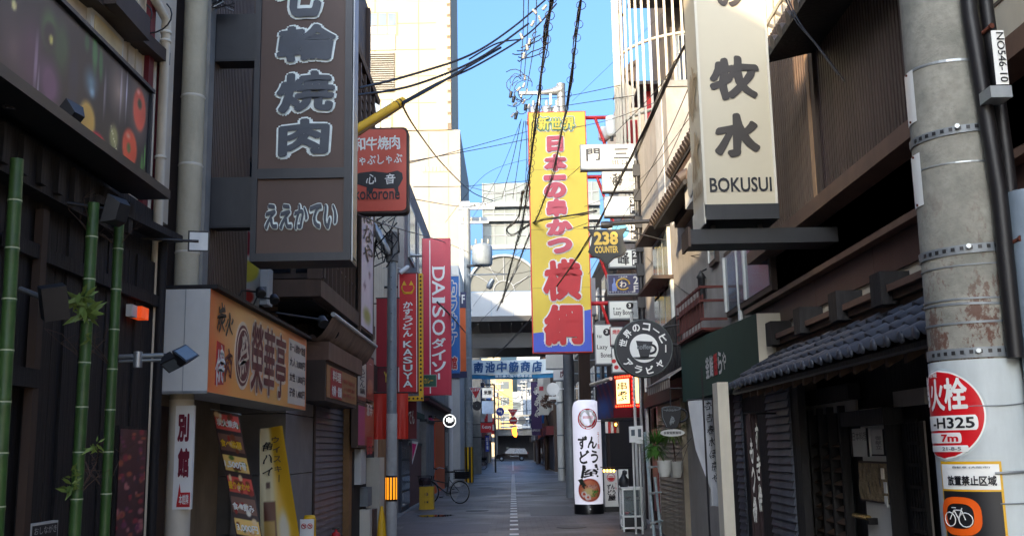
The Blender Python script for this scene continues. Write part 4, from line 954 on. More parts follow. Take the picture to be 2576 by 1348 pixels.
def shutter(f,a0,a1,b0,b1,m,parent,pitch=.085,n0=0):
    b=b0;first=None
    while b<b1-.01:
        if first is None:
            first=MB().hexa([f.p(a0,b,n0+.03),f.p(a1,b,n0+.03),f.p(a1,b,n0),f.p(a0,b,n0),f.p(a0,b+pitch*.92,n0+.008),f.p(a1,b+pitch*.92,n0+.008),f.p(a1,b+pitch*.92,n0),f.p(a0,b+pitch*.92,n0)],m).build('slat',parent)
        else:inst(first,(0,0,b-b0),parent,'slat')
        b+=pitch
def bar_front():
    X=-2.72;g=FL(X);y0=14.1;y1=PX(870,1100,X).y;t=thing('bar_building','closed bar front with a grey roller shutter and brown signboard on the left','building',(-3.5,16,0))
    MB().box(-7,X-.06,14.1,24.5,0,3.3,mt['dark_wood']).build('wall',t)
    sh=MB().fbox(g,y0,y1,0,2.75,-.05,-.0,mt['shutter_grey']).build('roller_shutter',t);shutter(g,y0+.02,y1-.02,0.02,2.7,mt['shutter_grey'],sh,.088)
    MB().fbox(g,y1,y1+.16,0,2.8,-.05,.08,mt['dark_wood']).build('door_post',t);MB().fbox(g,y0-.05,y0+.05,0,2.8,-.05,.06,mt['dark_wood']).build('door_post',t)
    # brown signboard
    Xs=-2.32;h=FL(Xs);a0=12.9;a1=h.px(897,960)[0];b0=h.px(826,1003)[1];b1=h.px(826,918)[1]
    s=thing('bar_signboard','brown signboard with a red and white square over the grey roller shutter','sign',(Xs,(a0+a1)/2,b0))
    MB().box(X,Xs,a0,a1,b0-.03,b1+.05,mt['dark_wood']).build('case',s)
    c1=mat('ochre_face',(160,112,64),.5,var=.15);MB().fbox(h,a0+.1,a1-.05,b0+.02,b1,0,.008,c1).build('face_panel',s)
    q0,q1=h.px(830,960)[0],h.px(858,960)[0];MB().fbox(h,q0,q1,b0+.03,b1-.02,.008,.014,mat('brick_red',(170,44,42),.5)).build('face_panel',s)
    H=b1-b0;txt(h,'料理',q0+.1,q1-.1,b0+H*.58,b0+H*.9,mt['sign_cream'],s,bold=.03,n=.018);txt(h,'旬肴・銀鍋',q0+.05,q1-.05,b0+H*.12,b0+H*.45,mt['sign_white'],s,bold=.04,n=.018)
    for k in range(3):txt(h,['鮮魚と地酒の店','ふぐ 会席 宴会','電話 予約 承ります'][k],q1+.12,a1-.25,b0+H*(.62-.22*k),b0+H*(.76-.22*k),mat('brick_red',(170,44,42)),s,n=.014,bold=.01)
    MB().fbox(h,a0,a1+.3,b1+.05,b1+.28,-.3,.04,mt['beam_brown']).build('top_board',s)
    # rolled awning
    p0=PX(828,788,-2.25);p1=PX(938,873,-2.25)
    w=thing('rolled_awning','rolled up grey cloth awning with a white front bar under the timber upper floor','awning',(-2.3,(p0.y+p1.y)/2,p0.z))
    zz=(p0.z+p1.z)/2
    MB().tube([(-2.2,p0.y,zz),(-2.2,p1.y,zz)],.03,mt['off_white'],8).build('front_bar',w)
    cl=mat('awning_cloth',(140,118,102),.85,var=.25,scale=6,dirt=.5);vs=[];nx,ny=26,5
    for j in range(ny+1):
        for i in range(nx+1):
            q=j/ny;vs.append((-2.2-.35*q,p0.y+(p1.y-p0.y)*i/nx,zz-.02-.28*math.sin(q*2.4)-.03*math.sin(i*1.3)*q))
    MB().add(vs,[(j*(nx+1)+i,j*(nx+1)+i+1,(j+1)*(nx+1)+i+1,(j+1)*(nx+1)+i)for j in range(ny)for i in range(nx)],cl,True).build('cloth',w)
    # clutter under the awning: lamps
    for u,v in((815,800),(835,835)):
        q=PX(u,v,-2.35);l=thing('awning_lamp','small black and white lamp under the jetty, %s of two'%('upper' if v<820 else 'lower'),'lamp',q,'lamps under the jetty')
        MB().lathe(q,[(.02,-.08),(.06,-.03),(.075,.06)],mt['black_metal'],12,(.5,-.6,-.6)).build('shade',l);MB().lathe(q,[(.001,.055),(.07,.058)],mt['off_white'],12,(.5,-.6,-.6)).build('lens',l);MB().tube([q,q+Vector((-.3,.1,.12))],.012,mt['black_metal'],5).build('arm',l)
    # framed adverts further on
    def poster(u0,v0,u1,v1,nm,lab,fn,Xp=-2.45):
        hh=FL(Xp);a0,a1,b0,b1=hh.rect(u0,v0,u1,v1);p=thing(nm,lab,'sign',(Xp,(a0+a1)/2,b0));MB().fbox(hh,a0-.04,a1+.04,b0-.04,b1+.04,-.1,0,mt['brown_wood']).build('frame',p)
        paint(hh,a0,a1,b0,b1,fn,p,16,24);return hh,a0,a1,b0,b1,p
    hh,a0,a1,b0,b1,p=poster(900,905,920,1010,'menu_board','tall white and brown menu board beside the brown signboard',lambda U,V:blend(base(U,V,(206,196,178)),box_(U,V,0,1,0,.1),(120,70,50)))
    vtxt(hh,'うどん鍋',a0+.2,a1-.2,b0+.1,b1-.1,mt['ink'],p,n=.01,bold=.01)
    hh,a0,a1,b0,b1,p=poster(922,895,939,1008,'menu_board','red brown menu board, right neighbour of the white menu board',lambda U,V:blend(base(U,V,(150,66,50)),ell(U,V,.5,.3,.4,.2),(190,110,70)))
    vtxt(hh,'酒処',a0+.3,a1-.3,b0+.6,b1-.1,mt['sign_cream'],p,n=.01,bold=.02)
    hh,a0,a1,b0,b1,p=poster(901,1018,939,1120,'menu_board','pink and orange menu board below the two tall menu boards',lambda U,V:blend(base(U,V,(186,96,66)),box_(U,V,0,.4,0,1),(190,80,120)))
    txt(hh,'宴会',a0+(a1-a0)*.5,a1-.2,b0+.7,b1-.15,mt['sign_cream'],p,n=.01,bold=.03);txt(hh,'個室',a0+(a1-a0)*.5,a1-.2,b0+.15,b1-.8,mt['red_print'],p,n=.01,bold=.03)
    # warm ochre plastered entrance with shelves and meters
    hx=-2.6;hh=FL(hx);a0,a1,_,_=hh.rect(880,1000,944,1348);e=thing('ochre_entrance','stained ochre plaster entrance past the roller shutter','entrance',(hx,(a0+a1)/2,0))
    oc=mat('ochre_plaster',(146,108,66),.7,var=.35,scale=2.5,dirt=.6,dirtcol=(54,34,22));MB().fbox(hh,a0,a1,0,2.45,-.1,0,oc).build('wall',e)
    a2=hh.px(984,1100)[0];MB().fbox(hh,a1,min(a2+1.5,24),0,2.7,-.12,-.04,oc).build('wall',e)
    b=hh.px(905,1135)[1];dn=hh.px(885,1200)[0];MB().fbox(hh,dn,a1-.3,0,b,.0,.01,mt['black_wood']).build('doorway',e)
    y=dn+.2
    for k,(w_,z0,z1,m)in enumerate(((.7,1.0,1.6,'off_white'),(.6,.62,.96,'grey_steel'),(.35,.1,.6,'sign_cream'),(.5,.0,.58,'brown_sheet'),(.9,.0,1.45,'cream_paint'))):
        MB().fbox(hh,y,y+w_*.8,z0+.03,z1,.01,.12+.03*k,mt[m]).build('meter_box',e)
        if k in(0,2,3):y+=w_*.9
    MB().fbox(hh,a1-.2,a1-.08,0,2.2,.0,.05,mt['cream_paint']).build('door_frame',e)
bar_front()
def left_far_row():
    # houses further along the left side, up to the arcade
    C=mt['cream_wall']
    t=thing('siding_house','pale ribbed siding house behind the silver pole, left side','building',(-5,22,0));MB().box(-9,-3.0,16.4,27.0,3.3,8.2,mt['cream_wall']).build('wall',t)
    g=FL(-3.0);first=None
    for k in range(34):
        y=16.45+k*.31
        if first is None:first=MB().fbox(g,y,y+.05,3.3,8.2,0,.05,mt['cream_paint']).build('siding_rib',t)
        else:inst(first,(0,k*.31,0),t,'siding_rib')
    MB().box(-9,-3.0,24.5,27.0,0,3.3,mt['brown_wood']).build('wall',t)
    t=thing('low_shop_row','row of low shops with pink and orange fronts beyond the bicycle, left side','building',(-5,33,0));MB().box(-9,-2.95,27,46,0,6.4,mt['grey_stucco']).build('wall',t)
    t2=thing('glass_shop_house','tall grey shop house behind the pink upright sign, left side','building',(-6,38,6.4));MB().box(-9,-3.0,29,45.5,6.42,9.6,mt['grey_stucco']).build('wall',t2)
    for k in range(5):w=MB().fbox(g,30+k*3,31.8+k*3,7.2,8.9,0,.05,mt['off_white']).build('window',t2);MB().fbox(g,30.1+k*3,31.7+k*3,7.3,8.8,.05,.06,mt['glass_grey']).build('pane',w)
    h=FL(-2.95)
    def front(u0,u1,v0,v1,m,nm,lab,extra=None,n1=.08,cat='shopfront'):
        a0,a1,b0,b1=h.rect(u0,v0,u1,v1);b0=0 if v1>1190 else b0
        p=thing(nm,lab,cat,(-2.95,(a0+a1)/2,b0));MB().fbox(h,a0,a1,b0,b1,0,n1,mt[m]if isinstance(m,str)else m).build('panel',p)
        MB().fbox(h,a0,a1,b1,b1+.08,0,n1+.03,mt['black_metal']).build('lintel',p)
        if extra:extra(p,a0,a1,b0,b1)
        return p
    def glazed(p,a0,a1,b0,b1):
        k=4;w=(a1-a0)/k
        for i in range(k):
            for j in range(4):MB().fbox(h,a0+i*w+.05,a0+(i+1)*w-.03,b0+.15+j*(b1-b0-.2)/4,b0+.1+(j+1)*(b1-b0-.2)/4,.08,.1,mt['glass_grey']).build('pane',p)
    front(1002,1022,1110,1300,'shutter_dark','glazed_shopfront','glazed shopfront with papered panes just beyond the silver pole',glazed)
    front(1024,1056,1120,1270,mat('mauve_brown',(120,84,78),.7,var=.2),'shopfront','mauve brown plaster front right of the papered panes',n1=.05)
    front(1056,1078,1060,1240,'concrete','shopfront','grey pillar front between the mauve wall and the pink strip',n1=.2)
    front(1078,1086,1050,1225,'pink','shopfront','narrow bright pink door strip left of the orange front',n1=.1)
    front(1088,1113,1050,1225,'orange','shopfront','bright orange painted shopfront behind the parked bicycle',n1=.1)
    front(1115,1136,1080,1215,'black_metal','shopfront','black and white lattice front right of the orange front',lambda p,a0,a1,b0,b1:[MB().fbox(h,a0+.3+i*(a1-a0-.5)/6,a0+.5+i*(a1-a0-.5)/6,.9,b1-.1,.08,.1,mt['off_white']).build('bar',p)for i in range(6)])
    front(1060,1140,1000,1050,'maroon','shop_fascia','dull maroon fascia board over the pink and orange fronts',n1=.25,cat='sign')
    # building with orange and navy trim near the utility pole
    t=thing('orange_tower','narrow building face with orange panels and a navy letter F panel','building',(-4,47,0));f=FF(46.0)
    MB().box(-9,-2.3,46,58,0,9.8,mt['off_white']).build('wall',t)
    a0,a1,b0,b1=f.rect(1157,775,1173,948);MB().fbox(f,a0,a1,b0,b1,0,.06,mt['orange']).build('panel',t)
    a0,a1,b0,b1=f.rect(1157,735,1173,775);MB().fbox(f,a0,a1,b0,b1,0,.06,mt['navy']).build('panel',t);txt(f,'F',a0+.08,a1-.06,b0+.2,b1-.12,mt['sign_white'],t,bold=.03,n=.07)
    a0,a1,b0,b1=f.rect(1100,935,1175,950);MB().fbox(f,a0-1,a1,b0,b1,0,.1,mt['navy']).build('panel',t)
    MB().fbox(f,-2.75,-2.62,0,4.1,0,.08,mt['white_paint']).build('downpipe',t);MB().fbox(f,-3.1,-2.8,0,4.1,0,.05,mt['grey_steel']).build('panel',t);MB().fbox(f,-3.9,-3.15,0,4.0,0,.03,mt['black_metal']).build('panel',t)
    # dark building between there and the arcade on the left
    t=thing('dark_corner_house','dark grey house at the arcade corner, left side','building',(-5,60,0));MB().box(-9,-2.75,58.3,60.8,0,6,mt['black_metal']).build('wall',t);MB().box(-9,-2.86,60.8,71,0,4.4,mt['concrete']).build('wall',t)
left_far_row()
def kasuya():
    D=24.0;f=FF(D);a0,a1,b0,b1=f.rect(1003,690,1050,985)
    t=thing('kasuya_sign','red upright box sign with white KASUYA lettering and a yellow bulb edge','sign',((a0+a1)/2,D,b0))
    MB().fbox(f,a0-.03,a1+.03,b0-.03,b1+.03,-.22,0,mt['maroon']).build('case',t);MB().fbox(f,a0,a1,b0,b1,0,.02,mt['red_print']).build('face_panel',t)
    for x in(a0,a1-.02):MB().fbox(f,x,x+.015,b0,b1,.02,.026,mt['sign_white']).build('trim',t)
    # bulb strip turned to the side
    e0,e1,c0,c1=f.rect(1052,688,1064,990);MB().fbox(f,a1+.035,e1,c0-.05,c1,-.2,.03,mt['yellow']).build('bulb_strip',t)
    x=(a1+.035+e1)/2;z=c1-.08;first=None;z0=z
    while z>c0:
        if first is None:first=MB().lathe(f.p(x,z,.03),[(.026,0),(.024,.015),(.012,.028)],mt['dark_wood'],8,(0,-1,0)).build('bulb',t)
        else:inst(first,(0,0,z-z0),t,'bulb')
        z-=.098
    MB().fbox(f,a0+.1,e1,c0-.16,c0-.05,-.2,.03,mt['yellow']).build('bulb_strip',t)
    k=0
    while a0+.15+k*.098<e1:inst(first,(a0+.15+k*.098-x,0,c0-.105-z0),t,'bulb');k+=1
    # mascot-free round emblem: a bowl with steam
    Y=mt['yellow'];cx=(a0+a1)/2;cz=f.px(1026,722)[1];w=(a1-a0)
    MB().tube([f.p(cx+w*.33*math.cos(q),cz-.02+w*.3*math.sin(q),.03)for q in[math.radians(-200+i*22)for i in range(11)]],.016,Y,5).build('emblem',t)
    MB().fprism(f,[(cx-w*.3,cz-.12),(cx+w*.3,cz-.12),(cx+w*.2,cz-.17),(cx-w*.2,cz-.17)],.02,.028,Y).build('emblem',t)
    for dx in(-.2,.18):MB().fprism(f,[(cx+w*(dx-.12),cz+.04),(cx+w*(dx+.13),cz+.04),(cx+w*dx,cz+.15)],.02,.028,Y).build('emblem',t)
    z1=f.px(1026,758)[1];z0=f.px(1026,848)[1];vtxt(f,'かすうどん',cx-w*.26,cx+w*.26,z0,z1,mt['sign_white'],t,bold=.03,n=.03,brush=.4)
    z1=f.px(1026,856)[1];z0=f.px(1026,975)[1];vtxt(f,'KASUYA',cx-w*.25,cx+w*.25,z0,z1,mt['sign_white'],t,bold=.02,n=.034,gap=.16,outline=(.035,mt['ink'],.006))
    for v in(720,960):
        z=f.px(1000,v)[1];MB().tube([f.p(a0-.03,z,-.1),f.p(-3.0,z,-.1)],.03,mt['black_metal'],5).build('bracket',t)
kasuya()
def daiso():
    D=30.0;f=FF(D);a0,a1,b0,b1=f.rect(1061,600,1135,993);t=thing('daiso_sign','tall crimson upright sign reading DAISO in white letters turned sideways','sign',((a0+a1)/2,D,b0))
    a0=f.px(1063,800)[0];a1=f.px(1134,800)[0]
    MB().fbox(f,a0,a1,b0,b1,-.3,0,mt['daiso_pink']).build('case',t);MB().fbox(f,a0-.015,a0,b0,b1,-.3,.01,mt['maroon']).build('edge_trim',t)
    MB().fbox(f,a0+.02,a1-.05,b0+.02,b1-.04,0,.015,mt['daiso_pink']).build('face_panel',t)
    x=f.px(1082,800)[0];MB().fbox(f,x-.015,x+.015,b0+.05,b1-.06,.015,.02,mt['sign_white']).build('white_line',t)
    x0,x1,z0,z1=f.rect(1087,672,1120,843)
    # letters read downwards: rotated a quarter turn
    ff=Fr(f.p((x0+x1)/2,(z0+z1)/2),(0,0,-1),(1,0,0));ff.N=Vector((0,-1,0));L=z1-z0
    serif=[('D',0,.21),('A',.2,.42),('I',.45,.53),('S',.57,.74),('O',.77,1.0)]
    W=mt['sign_white']
    for c,q0,q1 in serif:txt(ff,c,-L/2+q0*L,-L/2+q1*L,-(x1-x0)/2,(x1-x0)/2,W,t,bold=.012 if c!='I' else .03,n=.026)
    for q in(.0,.45):MB().fbox(ff,-L/2+q*L-.03,-L/2+q*L+(.16 if q==0 else .16)*.7,-(x1-x0)/2,-(x1-x0)/2+.02,.015,.02,W).build('serif',t);MB().fbox(ff,-L/2+q*L-.03,-L/2+q*L+.1,(x1-x0)/2-.02,(x1-x0)/2,.015,.02,W).build('serif',t)
    z1=f.px(1100,850)[1];z0=f.px(1100,952)[1];L2=(z1-z0)
    for i,c in enumerate('ダイソ'):txt(f,c,x0-.02,x1+.02,z1-(i+1)*L2*.29+.04,z1-i*L2*.29,W,t,bold=.03,n=.026)
    MB().fbox(f,(x0+x1)/2-.03,(x0+x1)/2+.03,z0-.02,z1-L2*.87,.015,.022,W).build('long_mark',t)
    for v in(640,960):z=f.px(1060,v)[1];MB().tube([f.p(a0,z,-.15),f.p(-3.2,z,-.15)],.05,mt['galvanised'],5).build('bracket',t)
    # green and yellow curry sign tucked behind the bulbs
    D2=26;f=FF(D2);a0,a1,b0,b1=f.rect(1063,942,1098,972);s=thing('curry_sign','small green sign with yellow katakana at the foot of the crimson sign','sign',((a0+a1)/2,D2,b0));MB().fbox(f,a0,a1,b0,b1,-.1,0,mt['galvanised']).build('case',s);MB().fbox(f,a0+.01,a1-.01,b0+.01,b1-.01,0,.006,mat('sign_green',(24,84,62),.5)).build('face_panel',s);txt(f,'カレー',a0+.04,a1-.08,b0+.08,b1-.08,mt['yellow'],s,bold=.02,n=.01);MB().tube([f.p(a0,b1-.05,-.05),f.p(-2.95,b1-.05,-.05)],.02,mt['black_metal'],5).build('bracket',s)
    # blue sign with a white edge
    D3=36;f=FF(D3);a0,a1,b0,b1=f.rect(1120,695,1157,938);s=thing('blue_upright_sign','blue upright sign with white outlined red characters behind the crimson sign','sign',((a0+a1)/2,D3,b0))
    a1=f.px(1155,800)[0];MB().fbox(f,a0,a1,b0,b1,-.3,0,mt['blue']).build('face_panel',s);MB().fbox(f,a0,a1+.03,b1,b1+.05,-.3,.02,mt['sign_white']).build('trim',s);zc=f.px(1150,745)[1];MB().fbox(f,a1,a1+.04,zc,b1,-.3,.02,mt['sign_white']).build('trim',s)
    x0=f.px(1128,800)[0];x1=f.px(1149,800)[0]
    vtxt(f,'カラオケ',x0,x1,f.px(1140,870)[1],f.px(1140,705)[1],mt['blue'],s,bold=.04,n=.03,outline=(.09,mt['sign_white'],.014));vtxt(f,'館',x0,x1,f.px(1140,930)[1],f.px(1140,895)[1],mt['red_print'],s,bold=.04,n=.03,outline=(.09,mt['sign_white'],.014))
    MB().tube([f.p(a0,b1-1,-.15),f.p(-3,b1-1,-.15)],.04,mt['galvanised'],5).build('bracket',s)
daiso()
def left_hangings():
    # dark red panel and cloths between the timber house and KASUYA
    D=21.5;f=FF(D)
    def pan(u0,v0,u1,v1,m,nm,lab,D=21.5,th=.08,cat='sign'):
        f=FF(D);a0,a1,b0,b1=f.rect(u0,v0,u1,v1);t=thing(nm,lab,cat,((a0+a1)/2,D,b0));MB().fbox(f,a0,a1,b0,b1,-th,0,mt[m]if isinstance(m,str)else m).build('panel',t)
        MB().fbox(f,a0-.015,a1+.015,b1,b1+.02,-th,.01,mt['black_metal']).build('frame',t);MB().tube([f.p(a0,b1-.1,-th/2),f.p(-3.05,b1-.1,-th/2)],.015,mt['black_metal'],5).build('bracket',t);return f,a0,a1,b0,b1,t
    pan(947,751,1003,923,mat('deep_red',(150,18,34),.5,var=.08),'plain_red_sign','plain deep red panel behind the silver pole, left of KASUYA')
    f,a0,a1,b0,b1,t=pan(947,925,1000,985,'maroon','maroon_panel','maroon sign panel with a small yellow mark under the plain red panel')
    txt(f,'Y',f.px(966,940)[0],f.px(976,940)[0],b1-.3,b1-.08,mt['gold'],t,bold=.03)
    # vermilion noren
    f=FF(19.0);a0,a1,b0,b1=f.rect(941,988,1027,1103);t=thing('vermilion_noren','vermilion shop curtain with white brush characters behind the silver pole','curtain',((a0+a1)/2,19,b0))
    paint(f,a0,a1,b0,b1,lambda U,V:base(U,V,(216,56,40))*(1+.07*nz(U*3,V*.3,4))[...,None],t,30,16,rough=.8,warp=lambda u,v:.025*math.sin(u*19)*(1-v))
    MB().tube([f.p(a0-.3,b1,0),f.p(a1+.05,b1,0)],.015,mt['dark_wood'],6).build('rod',t)
    x0,x1=f.px(977,1000)[0]-.02,f.px(992,1000)[0];vtxt(f,'うどん',x0+.04,x1+.0,b0+.12,b1-.1,mt['sign_white'],t,bold=.02,n=.04)
    f,a0,a1,b0,b1,t=pan(1016,1010,1048,1103,'maroon','brown_red_sign','dull red sign board with faint writing right of the vermilion curtain',D=25)
    txt(f,'おでん',a0+.05,a1-.05,b0+.35,b1-.2,mt['off_white'],t,n=.01,bold=.01)
    # pink pennant
    D=28;f=FF(D);q=[f.px(*p)for p in((1036,1108),(1052,1111),(1037,1168))];t=thing('pink_pennant','pink and white pennant flag hung beside the mauve front','flag',(q[0][0],D,q[2][1]));MB().fprism(f,q,-.01,0,mt['sign_white']).build('cloth',t);c=(sum(x for x,_ in q)/3,sum(y for _,y in q)/3);MB().fprism(f,[(c[0]+(x-c[0])*.7-.01,c[1]+(y-c[1])*.7)for x,y in q],0,.006,mt['pink']).build('pink_field',t);MB().tube([f.p(*q[0],-.01),f.p(-2.95,q[0][1]+.05,-.01)],.01,mt['black_metal'],4).build('rod',t)
    # round black sign with white bars
    D=34;c=P(1131,1058,D);f=FF(D);r=16.5/FPX*D;t=thing('round_bar_sign','round black lit sign with four white bars near the lattice front','sign',c)
    MB().lathe(c,[(r,-.1),(r,0)],mt['black_metal'],24,(0,-1,0)).build('disc',t);MB().tube([f.p(c.x+r*.9*math.cos(i*math.pi/12),c.z+r*.9*math.sin(i*math.pi/12),.01)for i in range(25)],.014,mat('lit_white',(236,240,236),.4,emit=.6),5).build('rim',t)
    for k,(h0,h1)in enumerate(((-.02,.09),(-.06,.12),(-.06,.09),(-.02,.12))):MB().fbox(f,c.x-.1+k*.06,c.x-.065+k*.06,c.z+h0,c.z+h1,0,.01,mat('lit_white',(236,240,236))).build('bar',t)
    MB().tube([f.p(c.x-r,c.z,-.05),f.p(-2.95,c.z,-.05)],.02,mt['black_metal'],5).build('bracket',t)
    # small green awning
    h=FL(-2.95);a=h.px(1035,1060)[0];t=thing('small_green_awning','small dark green awning over the papered panes','awning',(-2.7,a,2.6));p0=P(1016,1015,25.5);p1=P(1048,1040,27)
    y0,y1=26.3,28.6;z=P(1035,1018,27).z;MB().hexa([Vector(q)for q in((-2.95,y0,z-.25),(-2.4,y0,z-.35),(-2.4,y1,z-.35),(-2.95,y1,z-.25),(-2.95,y0,z),(-2.4,y0,z-.2),(-2.4,y1,z-.2),(-2.95,y1,z))],mt['green_awning']).build('cloth',t)
    # CCTV style spotlight on the KASUYA top
    q=P(1017,678,23.8);t=thing('white_spotlight','white tubular spotlight on an arm above the KASUYA sign','lamp',q);MB().lathe(q,[(.03,-.14),(.05,-.1),(.06,.12)],mt['white_paint'],10,(-.75,-.1,-.6)).build('housing',t);MB().tube([q,q+Vector((-.3,0,.08)),q+Vector((-.6,.1,.05))],.012,mt['off_white'],5).build('arm',t)
left_hangings()
# ================================================================== RIGHT SIDE
def concrete_pole():
    D=4.5;c0=P(2362,622,D);c=Vector(((P(2311,622,D).x+P(2550,622,D).x)/2*(D+.2)/D,D+.2,0));t=thing('concrete_utility_pole','thick weathered concrete utility pole with rust stains at the near right','utility pole',c)
    m=bpy.data.materials.new('pole_concrete');m.use_nodes=True;nt=m.node_tree;N=nt.nodes;L=nt.links;b=N['Principled BSDF'];b.inputs['Roughness'].default_value=.85
    tc=N.new('ShaderNodeTexCoord')
    def noise(s,d,r,loc=(0,0,0),sc=(1,1,1)):
        mp=N.new('ShaderNodeMapping');mp.inputs['Location'].default_value=loc;mp.inputs['Scale'].default_value=sc;L.new(tc.outputs['Object'],mp.inputs[0]);n=N.new('ShaderNodeTexNoise');n.inputs['Scale'].default_value=s;n.inputs['Detail'].default_value=d;n.inputs['Roughness'].default_value=r;L.new(mp.outputs[0],n.inputs[0]);return n.outputs[0]
    def mr(x,a,b_,c_,d_):r=N.new('ShaderNodeMapRange');[r.inputs.__getitem__(i+1)for i in range(4)];r.inputs[1].default_value,r.inputs[2].default_value,r.inputs[3].default_value,r.inputs[4].default_value=a,b_,c_,d_;L.new(x,r.inputs[0]);return r.outputs[0]
    def mix(f,A,B_):q=N.new('ShaderNodeMix');q.data_type='RGBA';L.new(f,q.inputs['Factor']);(L.new(A,q.inputs['A'])if not isinstance(A,tuple)else setattr(q.inputs['A'],'default_value',A));(L.new(B_,q.inputs['B'])if not isinstance(B_,tuple)else setattr(q.inputs['B'],'default_value',B_));return q.outputs['Result']
    c1=mix(mr(noise(5,8,.7),.3,.7,0,1),rgb(128,126,116),rgb(168,165,152));c1=mix(mr(noise(40,4,.6),.35,.7,0,.5),c1,rgb(100,98,90))
    sep=N.new('ShaderNodeSeparateXYZ');L.new(tc.outputs['Object'],sep.inputs[0]);hz=mr(sep.outputs[2],2.05,2.75,1,0)
    rn=mr(noise(7,9,.75,(2.3,1.1,.4),(1,1,.7)),.53,.58,0,.9);mu=N.new('ShaderNodeMath');mu.operation='MULTIPLY';L.new(rn,mu.inputs[0]);L.new(hz,mu.inputs[1])
    c1=mix(mu.outputs[0],c1,rgb(92,56,42));gm=mr(noise(4,6,.6,(7,2,1)),.5,.72,0,.5);c1=mix(gm,c1,rgb(92,96,88));L.new(c1,b.inputs['Base Color'])
    bp=N.new('ShaderNodeBump');bp.inputs['Strength'].default_value=.4;bp.inputs['Distance'].default_value=.01;L.new(noise(60,4,.6),bp.inputs['Height']);L.new(bp.outputs[0],b.inputs['Normal'])
    r0,r1=.212,.185;R=lambda z:r0+(r1-r0)*z/6;MB().lathe(c,[(R(0),0),(R(3),3),(R(6.5),6.5)],m,40).build('shaft',t)
    zz=lambda v:P(2430,v,4.3).z
    # steel bands
    def band(v,w,s,mt_,tilt=.0,seg=40):
        z=zz(v);MB().lathe((c.x,c.y,z),[(R(z)+.001,-w/2),(R(z)+s,-w/2),(R(z)+s,w/2),(R(z)+.001,w/2)],mt_,seg,(tilt,-.02,1),smooth=False).build('steel_band',t);return z
    bz=[band(v,w,s,m_,tl)for v,w,s,m_,tl in((106,.012,.004,mt['galvanised'],.03),(372,.007,.004,mt['galvanised'],0),(284,.035,.008,mt['grey_steel'],-.07),(598,.04,.008,mt['grey_steel'],-.05),(640,.006,.004,mt['grey_steel'],-.03),(730,.008,.004,mt['grey_steel'],0),(745,.01,.004,mt['grey_steel'],.03),(792,.01,.004,mt['grey_steel'],-.02),(872,.045,.008,mt['grey_steel'],-.02))]
    # notches punched in the wide bands
    for z,tl in((bz[2],-.07),(bz[3],-.05),(bz[8],-.02)):
        for k in range(16):
            th=-math.pi*.95+k*.18;r=R(z)+.0095;x,y=c.x+r*math.cos(th),c.y+r*math.sin(th);dz=-tl*math.cos(th)*r
            tv=Vector((-math.sin(th),math.cos(th),0));nv=Vector((math.cos(th),math.sin(th),0));o=Vector((x,y,z+dz));ff=Fr(o,tv,(0,0,1));ff.N=nv
            MB().fbox(ff,-.008,.008,-.008,.008,-.002,.0012,mt['black_metal']).build('band_slot',t)
        th=-math.pi*.62;r=R(z)+.012;o=Vector((c.x+r*math.cos(th),c.y+r*math.sin(th),z+.0));MB().lathe(o,[(.011,-.012),(.011,.022)],mt['galvanised'],6,(math.cos(th),math.sin(th),0)).build('bolt',t)
    # step bolts
    for v,u in((52,2425),(600,2480)):
        z=zz(v+8);th=-math.pi*.5+(.15 if v<100 else .25);d=Vector((math.cos(th),math.sin(th),0));o=Vector((c.x,c.y,z))+d*R(z);MB().tube([o,o+d*.10+Vector((.03,0,.03))],.009,mt['rust'],8).build('step_bolt',t);MB().lathe(o+d*.10+Vector((.03,0,.03)),[(.014,0),(.014,.008)],mt['rust'],6,d).build('bolt_head',t)
    # curved plates on the left flank
    for v0,v1,nm in((102,240,'upper'),(325,466,'lower')):
        z1,z0=zz(v0),zz(v1);mb=MB();vs=[];n=5
        for j in(0,1):
            for i in range(n+1):
                th=math.radians(-201+i*7);r=R(z0)+.004;vs.append((c.x+r*math.cos(th),c.y+r*math.sin(th),(z0,z1)[j]))
        mb.add(vs,[(i,i+1,n+2+i,n+1+i)for i in range(n)],mt['sign_white']);mb.build('number_plate',t,'narrow white plate, %s of two on the left flank of the pole'%nm)
        for q in(.04,.96):th=math.radians(-182);r=R(z0)+.006;MB().lathe((c.x+r*math.cos(th),c.y+r*math.sin(th),z0+(z1-z0)*q),[(.006,-.002),(.006,.004)],mt['rust'],8,(math.cos(th),math.sin(th),0)).build('rivet',t)
    # wrapped signs: bent to the shaft
    def bent(fn_pts,m_,off,nm,z_ref):
        mb=MB();mb.add([(c.x+(R(z)+off)*math.cos(a),c.y+(R(z)+off)*math.sin(a),z)for a,z in fn_pts],[tuple(range(len(fn_pts)))],m_);return mb
    class Cyl:
        def __init__(s,th0,z0):s.th0,s.z0=th0,z0
        def p(s,a,b,n=0):
            z=s.z0+b;r=R(z)+n;th=s.th0+a/R(z);return Vector((c.x+r*math.cos(th),c.y+r*math.sin(th),z))
    def grid(cy,a0,a1,b0,b1,n,m_,nx=24,shape=None,ny=24):
        vs=[];idx={};fs=[]
        for j in range(ny+1):
            b_=b0+(b1-b0)*j/ny
            for i in range(nx+1):
                if shape:h=shape(b_);a=h[0]+(h[1]-h[0])*i/nx
                else:a=a0+(a1-a0)*i/nx
                vs.append(cy.p(a,b_,n))
        fs=[(j*(nx+1)+i,j*(nx+1)+i+1,(j+1)*(nx+1)+i+1,(j+1)*(nx+1)+i)for j in range(ny)for i in range(nx)]
        return MB().add(vs,fs,m_,True)
    zb=zz(1330)-.5;zt=zz(893)
    cy=Cyl(math.radians(-90),0)
    pale=mat('pole_guard_sheet',(196,204,204),.5,var=.08,scale=4,dirt=.35,dirtcol=(120,122,118))
